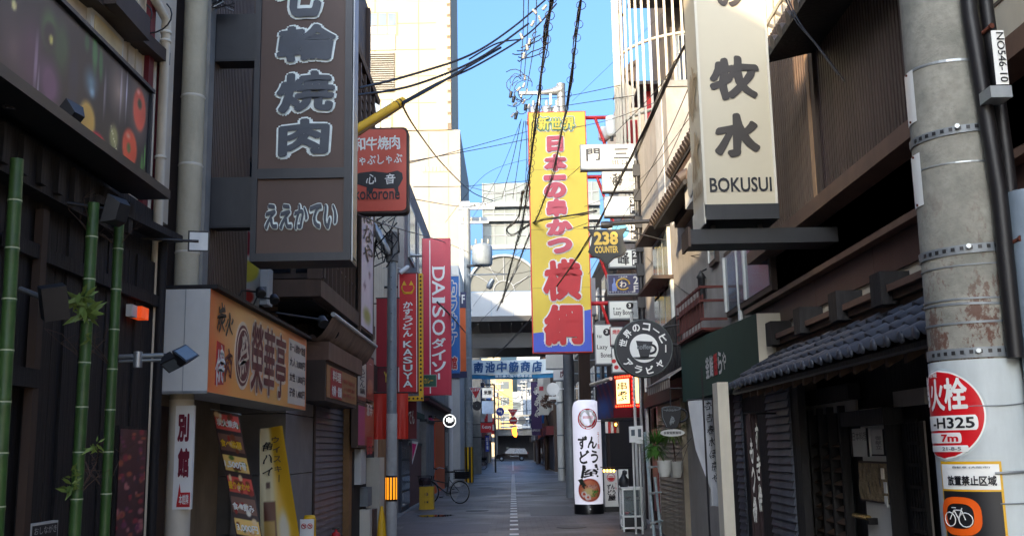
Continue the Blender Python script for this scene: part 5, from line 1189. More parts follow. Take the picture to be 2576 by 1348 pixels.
    gs=grid(cy,-.55,.62,zb,zt,.006,pale).build('guard_sheet',t,'pale grey plastic guard sheet wrapped round the lower pole')
    # hydrant sign
    ch=zz(1036);rr=(zz(915)-zz(1157))/2;a_c=math.radians(-165);hy=Cyl(a_c,ch)
    s=thing('hydrant_sign','round red fire hydrant sign wrapped round the concrete pole','sign',(c.x,c.y-.2,ch))
    circ=lambda k:(lambda b_:((lambda h:(-h,h))(math.sqrt(max(1e-6,(rr*k)**2-b_**2)))))
    grid(hy,0,0,-rr*1.05,rr*1.05,.009,mat('clear_film',(186,196,196),.3),28,circ(1.05),40).build('film_edge',s)
    grid(hy,0,0,-rr,rr,.011,mt['sign_white'],28,circ(1),40).build('rim',s);grid(hy,0,0,-rr*.965,rr*.965,.013,mat('hydrant_red',(206,24,34),.3,var=.05),28,circ(.965),40).build('disc',s)
    W=mt['sign_white']
    def ctxt(cyl,st,a0,a1,b0,b1,m_,par,bold=0,n=.018):
        co,fs=glyphs(st);x,y=co[:,0],co[:,1];k=1
        vs=[];fss=[];offs=[(0,0)]+([(bold*math.cos(i*math.pi/4),bold*math.sin(i*math.pi/4))for i in range(8)]if bold else[])
        x0,x1,y0,y1=x.min(),x.max(),y.min(),y.max()
        for q,(ox,oy)in enumerate(offs):
            base_i=len(vs)
            for X_,Y_ in zip(x+ox,y+oy):vs.append(cyl.p(a0+(X_-x0)/(x1-x0)*(a1-a0),b0+(Y_-y0)/(y1-y0)*(b1-b0),n+.0001*q))
            fss+=[tuple(v+base_i for v in f_)for f_ in fs]
        MB().add(vs,fss,m_).build('lettering',par)
    ctxt(hy,'消',-.17,-.075,.04,.17,W,s,.03,.016);ctxt(hy,'火',-.06,.03,.02,.155,W,s,.03,.016);ctxt(hy,'栓',.035,.13,.02,.155,W,s,.03,.016);ctxt(hy,'市域',-.06,.0,.165,.185,W,s,.02,.016)
    def pill(a0,a1,b0,b1,cyl,par,n=.015,m_=W):
        h=(b1-b0)/2;sh=lambda b_:(a0+.3*h*(1-math.sqrt(max(0,1-((b_-(b0+h))/h)**2))),a1-.3*h*(1-math.sqrt(max(0,1-((b_-(b0+h))/h)**2))));grid(cyl,0,0,b0,b1,n,m_,16,sh,8).build('label_field',par)
    pill(-.17,.165,-.07,-.005,hy,s);ctxt(hy,'-H325',-.05,.15,-.06,-.015,mt['ink'],s,.02)
    pill(-.12,.095,-.125,-.08,hy,s);ctxt(hy,'7m',-.0,.08,-.118,-.088,mat('hydrant_red',(206,24,34)),s,.03)
    pill(-.11,.12,-.163,-.135,hy,s);ctxt(hy,'21-8-5',.0,.09,-.156,-.142,mt['grey_steel'],s,.02)
    # no bicycles sign
    nb=Cyl(math.radians(-131),0);z1,z2=zz(1163),zz(1238);z3=zz(1400)
    s=thing('no_parking_bicycle_sign','yellow edged white and black no bicycle parking notice below the hydrant sign','sign',(c.x,c.y-.2,z3));Y=mt['yellow']
    grid(nb,-.16,.115,z3,z1,.008,Y,20,None,10).build('backing',s);grid(nb,-.15,.105,z2,z1-.012,.010,W,20,None,6).build('white_field',s);grid(nb,-.15,.105,z3,z2-.008,.010,mt['ink'],20,None,6).build('black_field',s)
    ctxt(nb,'放置禁止区域',-.11,.09,z2+.018,z2+.058,mt['ink'],s,.03,.014);ctxt(nb,'自転車 (大阪市)',-.08,.07,z1-.03,z1-.02,mt['grey_steel'],s,.01,.014)
    zc=(zz(1262)+zz(1345))/2-.01;O=mat('ring_orange',(238,96,20),.4,var=.05);R1=.095
    ring=[];ri=[]
    mb=MB();n=32
    for i in range(n):
        th=2*math.pi*i/n;sq=lambda v_:math.copysign(abs(v_)**.7,v_);ring.append(nb.p(-.07+R1*sq(math.cos(th)),zc+R1*.86*sq(math.sin(th)),.013));ri.append(nb.p(-.07+R1*.68*sq(math.cos(th)),zc+R1*.56*sq(math.sin(th)),.013))
    mb.add(ring+ri,[(i,(i+1)%n,n+(i+1)%n,n+i)for i in range(n)],O).build('ring',s)
    mb=MB()
    for dx in(-.045,.03):mb.tube([nb.p(-.07+dx+.03*math.cos(i*.5236),zc-.015+.03*math.sin(i*.5236),.016)for i in range(13)],.0028,W,4)
    for a,b_ in(((-.075,zc-.015),(-.05,zc+.025)),((-.05,zc+.025),(-.015,zc+.025)),((-.015,zc+.025),(0,zc-.015)),((-.05,zc+.025),(-.03,zc-.012)),((-.03,zc-.012),(-.012,zc+.035)),((-.06,zc+.035),(-.04,zc+.035))):mb.tube([nb.p(a[0]-.04,a[1],.016),nb.p(b_[0]-.04,b_[1],.016)],.0026,W,4)
    mb.build('bicycle_pictogram',s)
    # straps and wire round the sheet
    z=zz(1193);MB().tube([cy.p(a*.03,z+.002*math.sin(a),.016)for a in range(-2,20)],.006,mt['galvanised'],6).build('strap',t);
    ff=cy;q=cy.p(.2,z,.02);MB().lathe(q,[(.014,-.012),(.014,.014)],mt['galvanised'],6,(0,0,1)).build('strap_buckle',t)
    z=zz(1020);MB().tube([cy.p(-.2+a*.03,z+.0012*a+.003*math.sin(a*.7),.012)for a in range(0,26)],.0025,mt['grey_steel'],5).build('wire',t)
    z=zz(1275);MB().tube([cy.p(-.05+a*.03,z,.011)for a in range(0,20)],.003,mt['grey_steel'],5).build('wire',t)
    # torn patch where the sheet is gone
    zt_=zz(1262);grid(cy,.1,.3,zb,zt_,.0085,mt['concrete'],14,lambda b_:(.10+.05*max(0,(b_-(zt_-.08))/.08)**2,.30-.06*max(0,(b_-(zt_-.08))/.08)),12).build('torn_patch',t)
    # vertical cable conduits with plates
    cc=thing('cable_conduit','pair of thick black cables strapped right of the concrete pole above a grey sleeve','conduit',(c.x+.25,c.y,0))
    p_=P(2494,40,4.45);p1=P(2515,500,4.45);x=p1.x
    MB().tube([(x-.0,4.45,1.9),(x,4.45,P(2515,480,4.45).z),(x-.05,4.45,p_.z),(x-.06,4.45,5)],.035,mt['cable'],12).build('cable',cc);MB().tube([(x+.075,4.5,1.9),(x+.075,4.5,2.8),(x+.03,4.45,p_.z),(x-.0,4.45,5)],.03,mt['cable'],12).build('cable',cc)
    z=P(2540,478,4.4).z;MB().lathe((x+.13,4.45,.0),[(.095,0),(.095,z)],mat('conduit_blue',(128,142,154),.5,var=.15,dirt=.5,scale=5),20).build('sleeve',cc)
    f=FF(4.33);a0,a1,b0,b1=f.rect(2492,78,2538,213);pl=MB().fbox(f,a0,a1,b0,b1,0,.003,mt['sign_white']).build('number_plate',cc,'white plate reading NO546-10 downwards')
    fr=Fr(f.p((a0+a1)/2+.008,(b0+b1)/2),(0,0,-1),(1,0,0));fr.N=Vector((0,-1,0));H=(b1-b0)*.46
    txt(fr,'NO546-10',-H,H,-.017,.017,mt['ink'],pl,bold=.01,n=.006)
    a0,a1,b0,b1=f.rect(2488,218,2545,246);MB().fbox(f,a0,a1,b0,b1,-.1,.01,mt['galvanised']).build('clamp',cc)
concrete_pole()
def tea_house():
    # timber house with ribbed upper storey and tiled pent roof on the right
    X=2.65;g=FRt(X);t=thing('sukiyaki_house','dark timber restaurant on the right with ribbed upper storey and a tiled pent roof','building',(4,7,0))
    Z=lambda u,v,x=X:PX(u,v,x).z
    Y=lambda u,v,x=X:PX(u,v,x).y
    yE=Y(1915,650)            # far end of upper storey
    yN=2.2;zb=3.45;zt=5.6
    MB().box(X+.05,9,yN,yE,2.9,5.0,mt['black_wood']).build('wall',t)
    ym=Y(2062,450)
    # slats: near panel (denser) and far panel
    S=mt['slat_brown'];first=None;y=5.55;y0=y
    while y<ym-.1:
        if first is None:first=MB().box(X-.02,X+.03,y,y+.034,zb+.1,zt,S).build('slat',t)
        else:inst(first,(0,y-y0,0),t,'slat')
        y+=.058
    MB().box(X-.05,X+.05,ym-.05,ym+.04,zb,zt,mat('pale_post',(176,140,104),.6,var=.2,streak=True)).build('corner_post',t);MB().box(X-.045,X+.05,ym-.16,ym-.055,zb,zt,mt['dark_wood']).build('corner_post',t)
    y=ym+.08;first=None;y0=y
    while y<yE-.04:
        if first is None:first=MB().box(X-.0,X+.04,y,y+.036,zb+.06,zt,mat('slat_pale',(104,84,70),.6,var=.3,streak=True,jit=.14)).build('slat',t)
        else:inst(first,(0,y-y0,0),t,'slat')
        y+=.072
    # pale louvred end panel
    e=MB().box(X-.12,X+.05,3.6,5.5,zb+.1,5.2,mt['cream_paint']).build('end_panel',t)
    for k in range(6):MB().box(X-.125,X-.12,3.7,5.4,3.75+k*.22,3.77+k*.22,mt['black_metal']).build('louvre_gap',e)
    # bottom beam of the storey
    MB().box(X-.14,X+.05,3.0,yE+.05,zb-.03,zb+.09,mt['beam_brown']).build('beam',t)
    # second tier (dim) fascia with brown sheet
    MB().box(X+.05,X+.15,yN,yE+.6,2.72,zb-.03,mt['dark_wood']).build('soffit_board',t)
    z1,z0=Z(2114,671),Z(1948,811);z0=(Z(1948,811)+Z(2325,671))/2
    k=0;y=3.0
    while y<yE:y2=min(y+1.45,yE+.4);MB().box(X-.02,X+.05,y,y2-.008,z0,z1,mt['brown_sheet']).build('sheet_panel',t);y=y2
    MB().box(X-.1,X+.05,3.0,yE+.5,z1+.003,z1+.05,mt['beam_brown']).build('ledge',t)
    # plaster strip and beam ends
    MB().box(X+.0,X+.3,yN,yE+.6,2.2,z0,mt['cream_wall']).build('plaster_strip',t)
    for(u0,v0,u1,v1)in((1938,816,1981,867),(2011,781,2056,839),(2104,743,2151,806),(2212,701,2267,763)):
        a=Y((u0+u1)/2,(v0+v1)/2,X-.1);zc=Z((u0+u1)/2,(v0+v1)/2,X-.1);MB().box(X-.2,X,a-.1,a+.1,zc-.1,zc+.12,mt['black_wood']).build('beam_end',t)
    # cornice above roof tiles
    Zr=Z(1958,891);
    for k,(dz,dx)in enumerate(((.1,.16),(.05,.12),(0,.08))):MB().box(X-dx,X,3.0,yE+.3,Zr+dz,Zr+dz+.045,mt['beam_brown']if k==0 else mt['brown_wood']).build('moulding',t)
    # pent roof of clay tiles
    Xe=2.18;ze=Z(1843,977,Xe);yR=Y(1843,977,Xe);zw=Zr+.0;yN2=4.95
    pr=MB().hexa([Vector(q)for q in((Xe,yN2,ze-.05),(X,yN2,zw-.12),(X,yR,zw-.12),(Xe,yR,ze-.05),(Xe,yN2,ze-.02),(X,yN2,zw-.05),(X,yR,zw-.05),(Xe,yR,ze-.02))],mt['black_wood']).build('roof',t)
    wl_=wl(t);T=mt['roof_tile'];sl=Vector((X-Xe,0,zw-ze));Ls=sl.length;sd=sl.normalized();nrm=Vector((-sd.z,0,sd.x));rows=4;pw=.215
    rl=Ls/rows
    def tile():
        mb=MB();prof=[(-.108,.02),(-.08,.006),(-.045,.0),(-.01,.006),(.02,.03),(.05,.044),(.08,.038),(.108,.02)]
        vs=[];n=len(prof)
        for j,(s0,lift)in enumerate(((-.02,.028),(rl+.02,.0))):
            for a,h in prof:vs.append(Vector((Xe,0,ze))+sd*s0+nrm*(h+lift)+Vector((0,a,0)))
        for a,h in prof:vs.append(Vector((Xe,0,ze))+sd*-.02+nrm*(h+.028-.022)+Vector((0,a,0)))
        fs=[(i,i+1,n+i+1,n+i)for i in range(n-1)]+[(2*n+i,2*n+i+1,i+1,i)for i in range(n-1)]
        mb.add(vs,fs,T,True)
        return mb
    first=None;cap=None;cnt=0
    y=yR-.14;yy0=y;rng=random.Random(8)
    while y>yN2:
        for r_ in range(rows):
            dv=sd*(rl*r_)+Vector((0,y-yy0,rng.uniform(-.006,.006)))
            if first is None:
                mb=tile();mb.V=[v+Vector((0,yy0,0))for v in mb.V];first=mb.build('roof_tile',pr)
            else:inst(first,dv,pr,'roof_tile')
        c=Vector((Xe,y+.052,ze))+nrm*.036-sd*.02
        if cap is None:cap=MB().lathe(c,[(.034,0),(.037,.008),(.03,.016),(.012,.019)],T,14,(-1,0,-.15)).build('round_eave_tile',pr);cy0=y
        else:inst(cap,(0,y-cy0,0),pr,'round_eave_tile')
        y-=pw
    # raised half-round covers on each row joint
    y=yR-.14
    # rafters ends below eave
    first=None;y=yR-.2;y0=y
    while y>yN2:
        if first is None:first=MB().hexa([Vector(q)for q in((Xe+.06,y,ze-.11),(X,y,zw-.22),(X,y+.05,zw-.22),(Xe+.06,y+.05,ze-.11),(Xe+.06,y,ze-.055),(X,y,zw-.13),(X,y+.05,zw-.13),(Xe+.06,y+.05,ze-.055))],mt['brown_wood']).build('rafter',pr)
        else:inst(first,(0,y-y0,0),pr,'rafter')
        y-=.3
    MB().tube([(Xe+.02,yN2,ze-.045),(Xe+.02,yR,ze-.045)],.02,mt['black_metal'],6).build('gutter',pr)
    # ---- ground floor front, set back
    Xf=2.9;h=FRt(Xf);K=mt['black_wood']
    MB().box(Xf+.05,6,2.2,yR-.2,0,2.75,K).build('wall',t);MB().box(X,Xf+.05,2.2,yR-.2,2.15,2.3,K).build('soffit',t)
    hz=lambda u,v:h.px(u,v)
    def item(u0,v0,u1,v1,m_,nm,n0=0,n1=.04,par=t,z0=None):
        a0,a1,b0,b1=h.rect(u0,v0,u1,v1);b0=b0 if z0 is None else z0
        return MB().fbox(h,a0,a1,b0,b1,n0,n1,mt[m_]if isinstance(m_,str)else m_).build(nm,par),a0,a1,b0,b1
    # roller shutters
    h2=FRt(2.6);MB().box(2.61,2.68,9.5,12.6,0,2.2,K).build('wall',t)
    for u0,u1 in((1850,1884),(1930,2008)):
        a0,a1,b0,b1=h2.rect(u0,1015,u1,1348);o=MB().fbox(h2,a0,a1,0,2.1,-.005,.0,mt['shutter_dark']).build('roller_shutter',t);shutter(h2,a0,a1,0.02,2.1,mt['shutter_dark'],o,.075)
    item(2012,1010,2022,1348,'grey_steel','shutter_rail',0,.07,z0=0);item(2026,1010,2046,1348,'grey_stucco','door_post',0,.05,z0=0)
    # louvred window
    o,a0,a1,b0,b1=item(2050,1030,2152,1348,'glass_dark','louvre_window',-.02,.0,z0=.7)
    z=b0+.05;first=None;z0_=z
    while z<b1-.25:
        if first is None:first=MB().hexa([h.p(a0+.03,z,.06),h.p(a1-.03,z,.06),h.p(a1-.03,z+.03,.0),h.p(a0+.03,z+.03,.0),h.p(a0+.03,z+.012,.06),h.p(a1-.03,z+.012,.06),h.p(a1-.03,z+.042,.0),h.p(a0+.03,z+.042,.0)],mt['brown_wood']).build('louvre_blade',o)
        else:inst(first,(0,0,z-z0_),o,'louvre_blade')
        z+=.11
    for q in(0,.33,.66,1):a=a0+(a1-a0)*q;MB().fbox(h,a-.02,a+.02,b0,b1,.0,.075,K).build('mullion',o)
    item(2042,1000,2160,1032,'grey_stucco','transom',0,.02);item(2046,985,2165,1003,K and 'black_wood','lintel',0,.1)
    MB().fbox(h,a0-.05,a1+.05,0,.7,.0,.03,mt['dark_wood']).build('dado',t)
    # entrance on the near side: plaster panel with notices
    o,a0,a1,b0,b1=item(2165,1030,2268,1348,'off_white','entrance_wall',-.01,.012,z0=0)
    MB().fbox(h,a0-.05,a1+.25,hz(2200,1070)[1],hz(2200,1032)[1],.012,.16,K).build('lintel',t)
    # lattice door
    o,a0,a1,b0,b1=item(2286,1060,2345,1348,mat('paper_pane',(150,142,134),.6),'lattice_door',-.02,.0,z0=0)
    for i in range(6):a=a0+(a1-a0)*i/5;MB().fbox(h,a-.014,a+.014,b0,b1,.0,.03,K).build('bar',o)
    for i in range(12):z=b0+(b1-b0)*i/11;MB().fbox(h,a0,a1,z-.012,z+.012,.031,.045,K).build('bar',o)
    item(2262,1020,2286,1348,'black_wood','door_post',0,.12,z0=0)
    item(2262,985,2345,1015,'grey_stucco','signboard',0,.05)
    # notices: things on the wall
    def notice(u0,v0,u1,v1,m_,nm,lab,cat,n1=.03):
        a0,a1,b0,b1=h.rect(u0,v0,u1,v1);p=thing(nm,lab,cat,h.p((a0+a1)/2,b0,.03));MB().fbox(h,a0,a1,b0,b1,.012,n1,mt[m_]if isinstance(m_,str)else m_).build('panel',p);return p,a0,a1,b0,b1
    p,a0,a1,b0,b1=notice(2150,1078,2198,1148,'off_white','framed_notice','left framed grey notice by the restaurant entrance','notice');txt(h,'日本料理',a0+.03,a1-.03,b1-.1,b1-.03,mt['ink'],p,n=.034);
    for q,s_ in((0,1),(1,1)):MB().fbox(h,(a0 if q==0 else a1-.012),(a0+.012 if q==0 else a1),b0,b1,.03,.045,K).build('frame',p)
    p,a0,a1,b0,b1=notice(2202,1080,2240,1146,'off_white','framed_notice','right framed grey notice by the restaurant entrance','notice');MB().fbox(h,a1-.012,a1,b0,b1,.03,.045,K).build('frame',p);MB().fbox(h,a0,a1-.012,b0,b0+.012,.03,.045,K).build('frame',p)
    vtxt(h,'御献立',a0+.08,a1-.08,b0+.05,b1-.05,mt['ink'],p,n=.034)
    # plastic covered menu
    a0,a1,b0,b1=h.rect(2168,1158,2262,1270);p=thing('menu_case','menu sheets under crinkled clear plastic in a brown frame beside the entrance','menu',h.p((a0+a1)/2,b0,.05))
    MB().fbox(h,a0,a1,b0,b1,.012,.035,mt['dark_wood']).build('frame',p);shp=mat('plastic_sheet',(150,132,100),.12,var=.35,scale=10,bump=.8)
    nx,ny=30,24;rg=random.Random(1)
    for k in range(3):
        w=(a1-a0-.03)/3;A0=a0+.015+k*w;vs=[h.p(A0+.004+(w-.008)*i/10,b0+.015+(b1-b0-.03)*j/20,.038+.008*abs(math.sin(i*.9+k*2+j*.25))*math.sin(j*.16+.3))for j in range(21)for i in range(11)]
        MB().add(vs,[(j*11+i,j*11+i+1,(j+1)*11+i+1,(j+1)*11+i)for j in range(20)for i in range(10)],shp,True).build('menu_sheet',p)
    # brass letter slot
    a0,a1,b0,b1=h.rect(2170,1288,2208,1308);p=thing('brass_tray','small curved brass tray lamp fixed below the plastic covered menus','tray',h.p((a0+a1)/2,b0,.06))
    MB().tube([h.p(a0,b1-.02,.07),h.p(a1,b1-.02,.07)],.022,mat('brass',(226,190,120),.18,metal=.9),12).build('shade',p);MB().fbox(h,a1-.02,a1+.04,b0-.03,b1-.02,.012,.08,K).build('bracket',p)
    for k,(u,v)in enumerate(((2262,1190),(2270,1225),(2272,1260))):
        a,b=h.px(u,v);p=thing('door_plaque','%s small plaque on the dark post beside the lattice door'%['topmost','middle round','lowest'][k],'plaque',h.p(a,b,.13));MB().fbox(h,a-.025,a+.025,b-.04,b+.04,.12,.13,mt['off_white']if k else mt['sign_cream']).build('panel',p)
    # dark noren banner with white brush lettering
    D=10.2;f=FF(D);a0,a1,b0,b1=f.rect(1876,1040,1926,1400);b0=max(b0,.15)
    p=thing('sukiyaki_banner','dark brown upright cloth banner with white brush characters by the roller shutters','banner',((a0+a1)/2,D,b0));cl=mat('umber_cloth',(56,42,44),.9,var=.2)
    nx,ny=12,24;vs=[f.p(a0+(a1-a0)*i/nx,b0+(b1-b0)*j/ny,.02*math.sin(i*1.0+j*.2))for j in range(ny+1)for i in range(nx+1)];MB().add(vs,[(j*(nx+1)+i,j*(nx+1)+i+1,(j+1)*(nx+1)+i+1,(j+1)*(nx+1)+i)for j in range(ny)for i in range(nx)],cl,True).build('cloth',p)
    mid=(a0+a1)/2+.005;vtxt(f,'すき焼',mid+.01,a1-.01,b1-.95,b1-.08,mt['off_white'],p,bold=.03,n=.03,brush=.15);vtxt(f,'もつ鍋',a0+.015,mid-.015,b1-1.05,b1-.22,mt['off_white'],p,bold=.03,n=.03,brush=.15)
    MB().tube([f.p(a0-.02,b1,0),f.p(a1+.25,b1,0)],.01,K,6).build('rod',p)
    # upper roof eave with lit lattice beyond
    Xo=2.2;q0=PX(1930,150,Xo);zE=q0.z;yEnd=q0.y+.1
    er=MB().hexa([Vector(q)for q in((Xo,2.2,zE),(Xo+1.6,2.2,zE+.35),(Xo+1.6,yEnd,zE+.35),(Xo,yEnd,zE),(Xo,2.2,zE+.06),(Xo+1.6,2.2,zE+.5),(Xo+1.6,yEnd,zE+.5),(Xo,yEnd,zE+.06))],K).build('upper_roof',t)
    y=3.0;first=None;y0=y
    while y<yEnd-.05:
        if first is None:first=MB().lathe((Xo-.01,y,zE+.06),[(.055,0),(.06,.02),(.05,.06)],mt['roof_tile_brown'],10,(1,0,.2)).build('round_eave_tile',er)
        else:inst(first,(0,y-y0,0),er,'round_eave_tile')
        y+=.24
tea_house()
def bokusui():
    D=8.2;f=FF(D);t=thing('bokusui_sign','tall cream lightbox sign with black brush characters over the lettering BOKUSUI','sign',(1.8,D+.3,3.4))
    a0=f.px(1771,465)[0];a1=f.px(1952,465)[0];b0=f.px(1870,514)[1];bb=f.px(1870,552)[1];zt=6.1;TH=.52
    C=mat('lightbox_cream',(202,190,162),.45,var=.03,scale=2,dirt=.06,dirtcol=(190,176,140))
    MB().box(a0,a1,D,D+TH,b0,zt,C).build('case',t);MB().box(a0-.006,a0+.014,D-.01,D+.012,b0-.1,zt,mt['cream_paint']).build('corner_trim',t);MB().box(a1-.014,a1+.006,D-.01,D+.012,b0,zt,mt['cream_paint']).build('corner_trim',t)
    MB().box(a0+.0,a1+.01,D-.015,D+TH+.01,bb,b0,mt['black_metal']).build('bottom_cap',t);MB().box(a0-.012,a0-.0,D-.01,D+TH,bb-.03,b0+.02,mt['cream_paint']).build('side_skirt',t)
    ink=mat('faded_ink',(58,50,42),.5)
    for ch,r in(('の',(1800,-40,1870,20)),('牧',(1782,146,1912,250)),('水',(1790,290,1918,396))):
        x0,x1,z0,z1=f.rect(*r);x0+=.01;txt(f,ch,x0,x1,z0,z1,ink,t,bold=.05,n=.006,brush=.35)
    x0,x1,z0,z1=f.rect(1784,448,1942,482);txt(f,'BOKUSUI',x0,x1,z0,z1,mt['ink'],t,bold=.022,n=.006)
    g=Fr((a0,0,0),(0,-1,0));y0,y1=-(D+TH-.08),-(D+.08);ghost=mat('pale_ochre_print',(176,150,112),.5)
    for ch,v0,v1 in(('牧',170,290),('水',335,450)):
        zz0=f.px(1850,v1-20)[1];zz1=f.px(1850,v0-20)[1];txt(g,ch,y0,y1,zz0,zz1,ghost,t,bold=.04,n=.008,brush=.8)
    txt(g,'BOKUSUI',y0,y1,b0+.12,b0+.24,ghost,t,bold=.02,n=.008)
    # steel beam that carries it
    q=f.rect(1728,568,2072,618);MB().box(P(1732,600,D+.2).x,2.75,D+.1,D+.42,P(1850,612,D+.1).z,P(1850,575,D+.1).z,mt['black_metal']).build('support_beam',t);MB().box(P(1732,600,D+.2).x-.02,P(1732,600,D+.2).x,D+.09,D+.43,P(1850,613,D+.1).z-.02,P(1850,575,D+.1).z+.02,mt['brown_wood']).build('beam_end_plate',t)
    for x in(a0+.1,a1-.1):MB().box(x-.02,x+.02,D+.2,D+.3,P(1850,575,D+.1).z,bb,mt['black_metal']).build('hanger',t)
bokusui()
def green_board():
    X=2.4;g=FRt(X);a0,a1,b0,b1=g.rect(1713,866,1906,786);yF=PX(1713,900,X).y;yN=PX(1906,850,X).y
    z1=PX(1713,868,X).z;z0=PX(1716,1012,X).z;z1b=PX(1905,787,X).z
    t=thing('green_awning_board','deep green cloth fascia with tiny white and red characters beside the tiled roof','awning',(X,(yF+yN)/2,z0))
    MB().hexa([Vector(q)for q in((X,yN,z0),(X+.3,yN,z0),(X+.3,yF,z0),(X,yF,z0),(X,yN,z1b),(X+.3,yN,z1b),(X+.3,yF,z1),(X,yF,z1))],mt['green_awning']).build('cloth',t)
    MB().box(X,X+.32,yN-.012,yN,z0-.0,z1b,mt['cream_paint']).build('end_panel',t)
    c0,c1=g.px(1776,920)[0],g.px(1819,920)[0];w=(c1-c0)/4;zc=PX(1797,918,X).z
    for k,(c,m_)in enumerate((('釜','off_white'),('鮨','off_white'),('醤','red_paint'),('ら','off_white'))):txt(g,c,c0+k*w,c0+(k+.9)*w,zc-.13,zc+.13,mt[m_],t,bold=.03,n=.006)
    txt(g,'や',c1,c1+w*.8,zc-.1,zc+.1,mt['off_white'],t,bold=.02,n=.006)
    # stucco house behind and above it
    Xw=2.7;h=FRt(Xw);s=thing('stucco_house','grey stuccoed house with an aluminium window above the green fascia','building',(4,12.5,0))
    MB().box(Xw,9,10.2,16.2,0,5.35,mt['grey_stucco']).build('wall',s)
    def window(u0,v0,u1,v1,n=2,par=s,hh=h,dark=True):
        a0,a1,b0,b1=hh.rect(u0,v0,u1,v1);w_=MB().fbox(hh,a0-.05,a1+.05,b0-.05,b1+.05,0,.05,mt['dark_wood']if dark else mt['off_white']).build('window',par)
        for i in range(n):
            q=a0+(a1-a0)*i/n;MB().fbox(hh,q+.01,q+(a1-a0)/n-.01,b0,b1,.05,.056,mt['glass_grey']).build('pane',w_);MB().fbox(hh,q-.015,q+.015,b0,b1,.056,.07,mt['off_white']).build('sash',w_)
        return w_
    a0,a1,_,_=h.rect(1832,600,1952,700);zA,zB=PX(1890,755,Xw).z,PX(1890,600,Xw).z
    w_=MB().fbox(h,a0-.05,a1+.05,zA-.06,zB+.06,0,.06,mt['dark_wood']).build('window',s)
    for i in range(2):q=a0+(a1-a0)*i/2;MB().fbox(h,q+.02,q+(a1-a0)/2-.02,zA,zB,.06,.066,mt['glass_grey']).build('pane',w_);MB().fbox(h,q-.02,q+.03,zA,zB,.066,.09,mt['off_white']).build('sash',w_)
    window(1793,625,1808,650,1)
    MB().tube([(Xw-.05,11.8,2.9),(Xw-.05,11.8,4.2)],.03,mt['off_white'],8).build('vent_pipe',s)
    # white pillar and black frame below the green fascia
    f=FF(10.35);a0,a1,b0,b1=f.rect(1806,1008,1852,1348);MB().box(a0,a1,10.35,10.6,0,PX(1830,1000,X).z+.1,mt['cream_paint']).build('pillar',s)
    a0,a1,b0,b1=f.rect(1783,1008,1800,1348);MB().box(a0,a1,10.6,10.7,0,2.35,mt['black_wood']).build('door_frame',s)
    MB().box(2.42,2.7,10.7,14.5,2.2,2.35,mt['black_wood']).build('lintel',s)
    # small tiled gable roof sticking out above
    Xo=2.25;e0=PX(1645,562,Xo);e1=PX(1745,500,Xo);ze=4.95
    r=thing('tiled_gable','small brown tiled gable roof jutting out above the grey wall behind the cream sign','roof',(3,15,ze));y0,y1=12.9,e0.y
    zl=e0.z
    for k,(xo,z,wd)in enumerate(((Xo,zl,.62),(Xo+.28,zl+.75,.6))):
        MB().hexa([Vector(q)for q in((xo,y0,z-.1),(xo+wd+.8,y0,z+.45),(xo+wd+.8,y1,z+.45),(xo,y1,z-.1),(xo,y0,z-.04),(xo+wd+.8,y0,z+.55),(xo+wd+.8,y1,z+.55),(xo,y1,z-.04))],mt['black_wood']).build('roof_deck',r)
        y=y0;first=None
        while y<y1-.05:
            if first is None:
                first=MB().tube([(xo-.04,y+.1,z-.0),(xo+wd*.5,y+.1,z+.22),(xo+wd+.8,y+.1,z+.6)],.075,mt['roof_tile_brown'],8).build('roof_tile',r)
            else:inst(first,(0,y-y0,0),r,'roof_tile')
            y+=.2
    MB().box(Xo+.3,2.9,y0+.1,y1-.1,zl-.1,zl+.85,mt['brown_wood']).build('gable_wall',r);MB().box(Xo+.05,2.9,y0+.02,y0+.1,zl-.1,zl+.1,mt['brown_wood']).build('gable_board',r)
    # wall lamp
    q=PX(1765,720,2.62);l=thing('wall_lantern','small black carriage lantern on the wall under the tiled gable','lantern',q);MB().lathe(q,[(.02,-.2),(.05,-.14),(.05,.1),(.07,.12),(.01,.22)],mt['black_metal'],8).build('cage',l);MB().lathe(q,[(.045,-.1),(.045,.08)],mt['glass_grey'],8).build('glass',l);MB().tube([q+Vector((0,0,.2)),q+Vector((.1,0,.25))],.012,mt['black_metal'],5).build('arm',l)
    # rusty balcony box
    Xb=2.35;a=PX(1702,790,Xb);b=PX(1762,780,Xb);zt=PX(1740,735,Xb).z;zb=PX(1740,845,Xb).z
    k=thing('rusty_balcony','small rust red balcony grille with boards hanging on the grey wall','balcony',(Xb+.15,(a.y+b.y)/2,zb));ya,yb=sorted((a.y,b.y));R_=mt['rust_red']
    for z in(zb,zb+.12,zt-.03,zt-.2):MB().box(Xb,Xb+.03,ya,yb,z,z+.03,R_).build('rail',k);MB().box(Xb+.03,2.68,ya,ya+.03,z,z+.03,R_).build('rail',k)
    n=9
    for i in range(n):y=ya+(yb-ya-.02)*i/(n-1);MB().box(Xb-.005,Xb+.0,y,y+.02,zb,zt,R_).build('bar',k)
    MB().box(Xb+.035,Xb+.05,ya+.04,yb,zb+.16,zt-.1,R_).build('board',k);MB().box(Xb+.03,2.68,ya+.03,yb,zb-.02,zb-.0,R_).build('floor',k)
green_board()
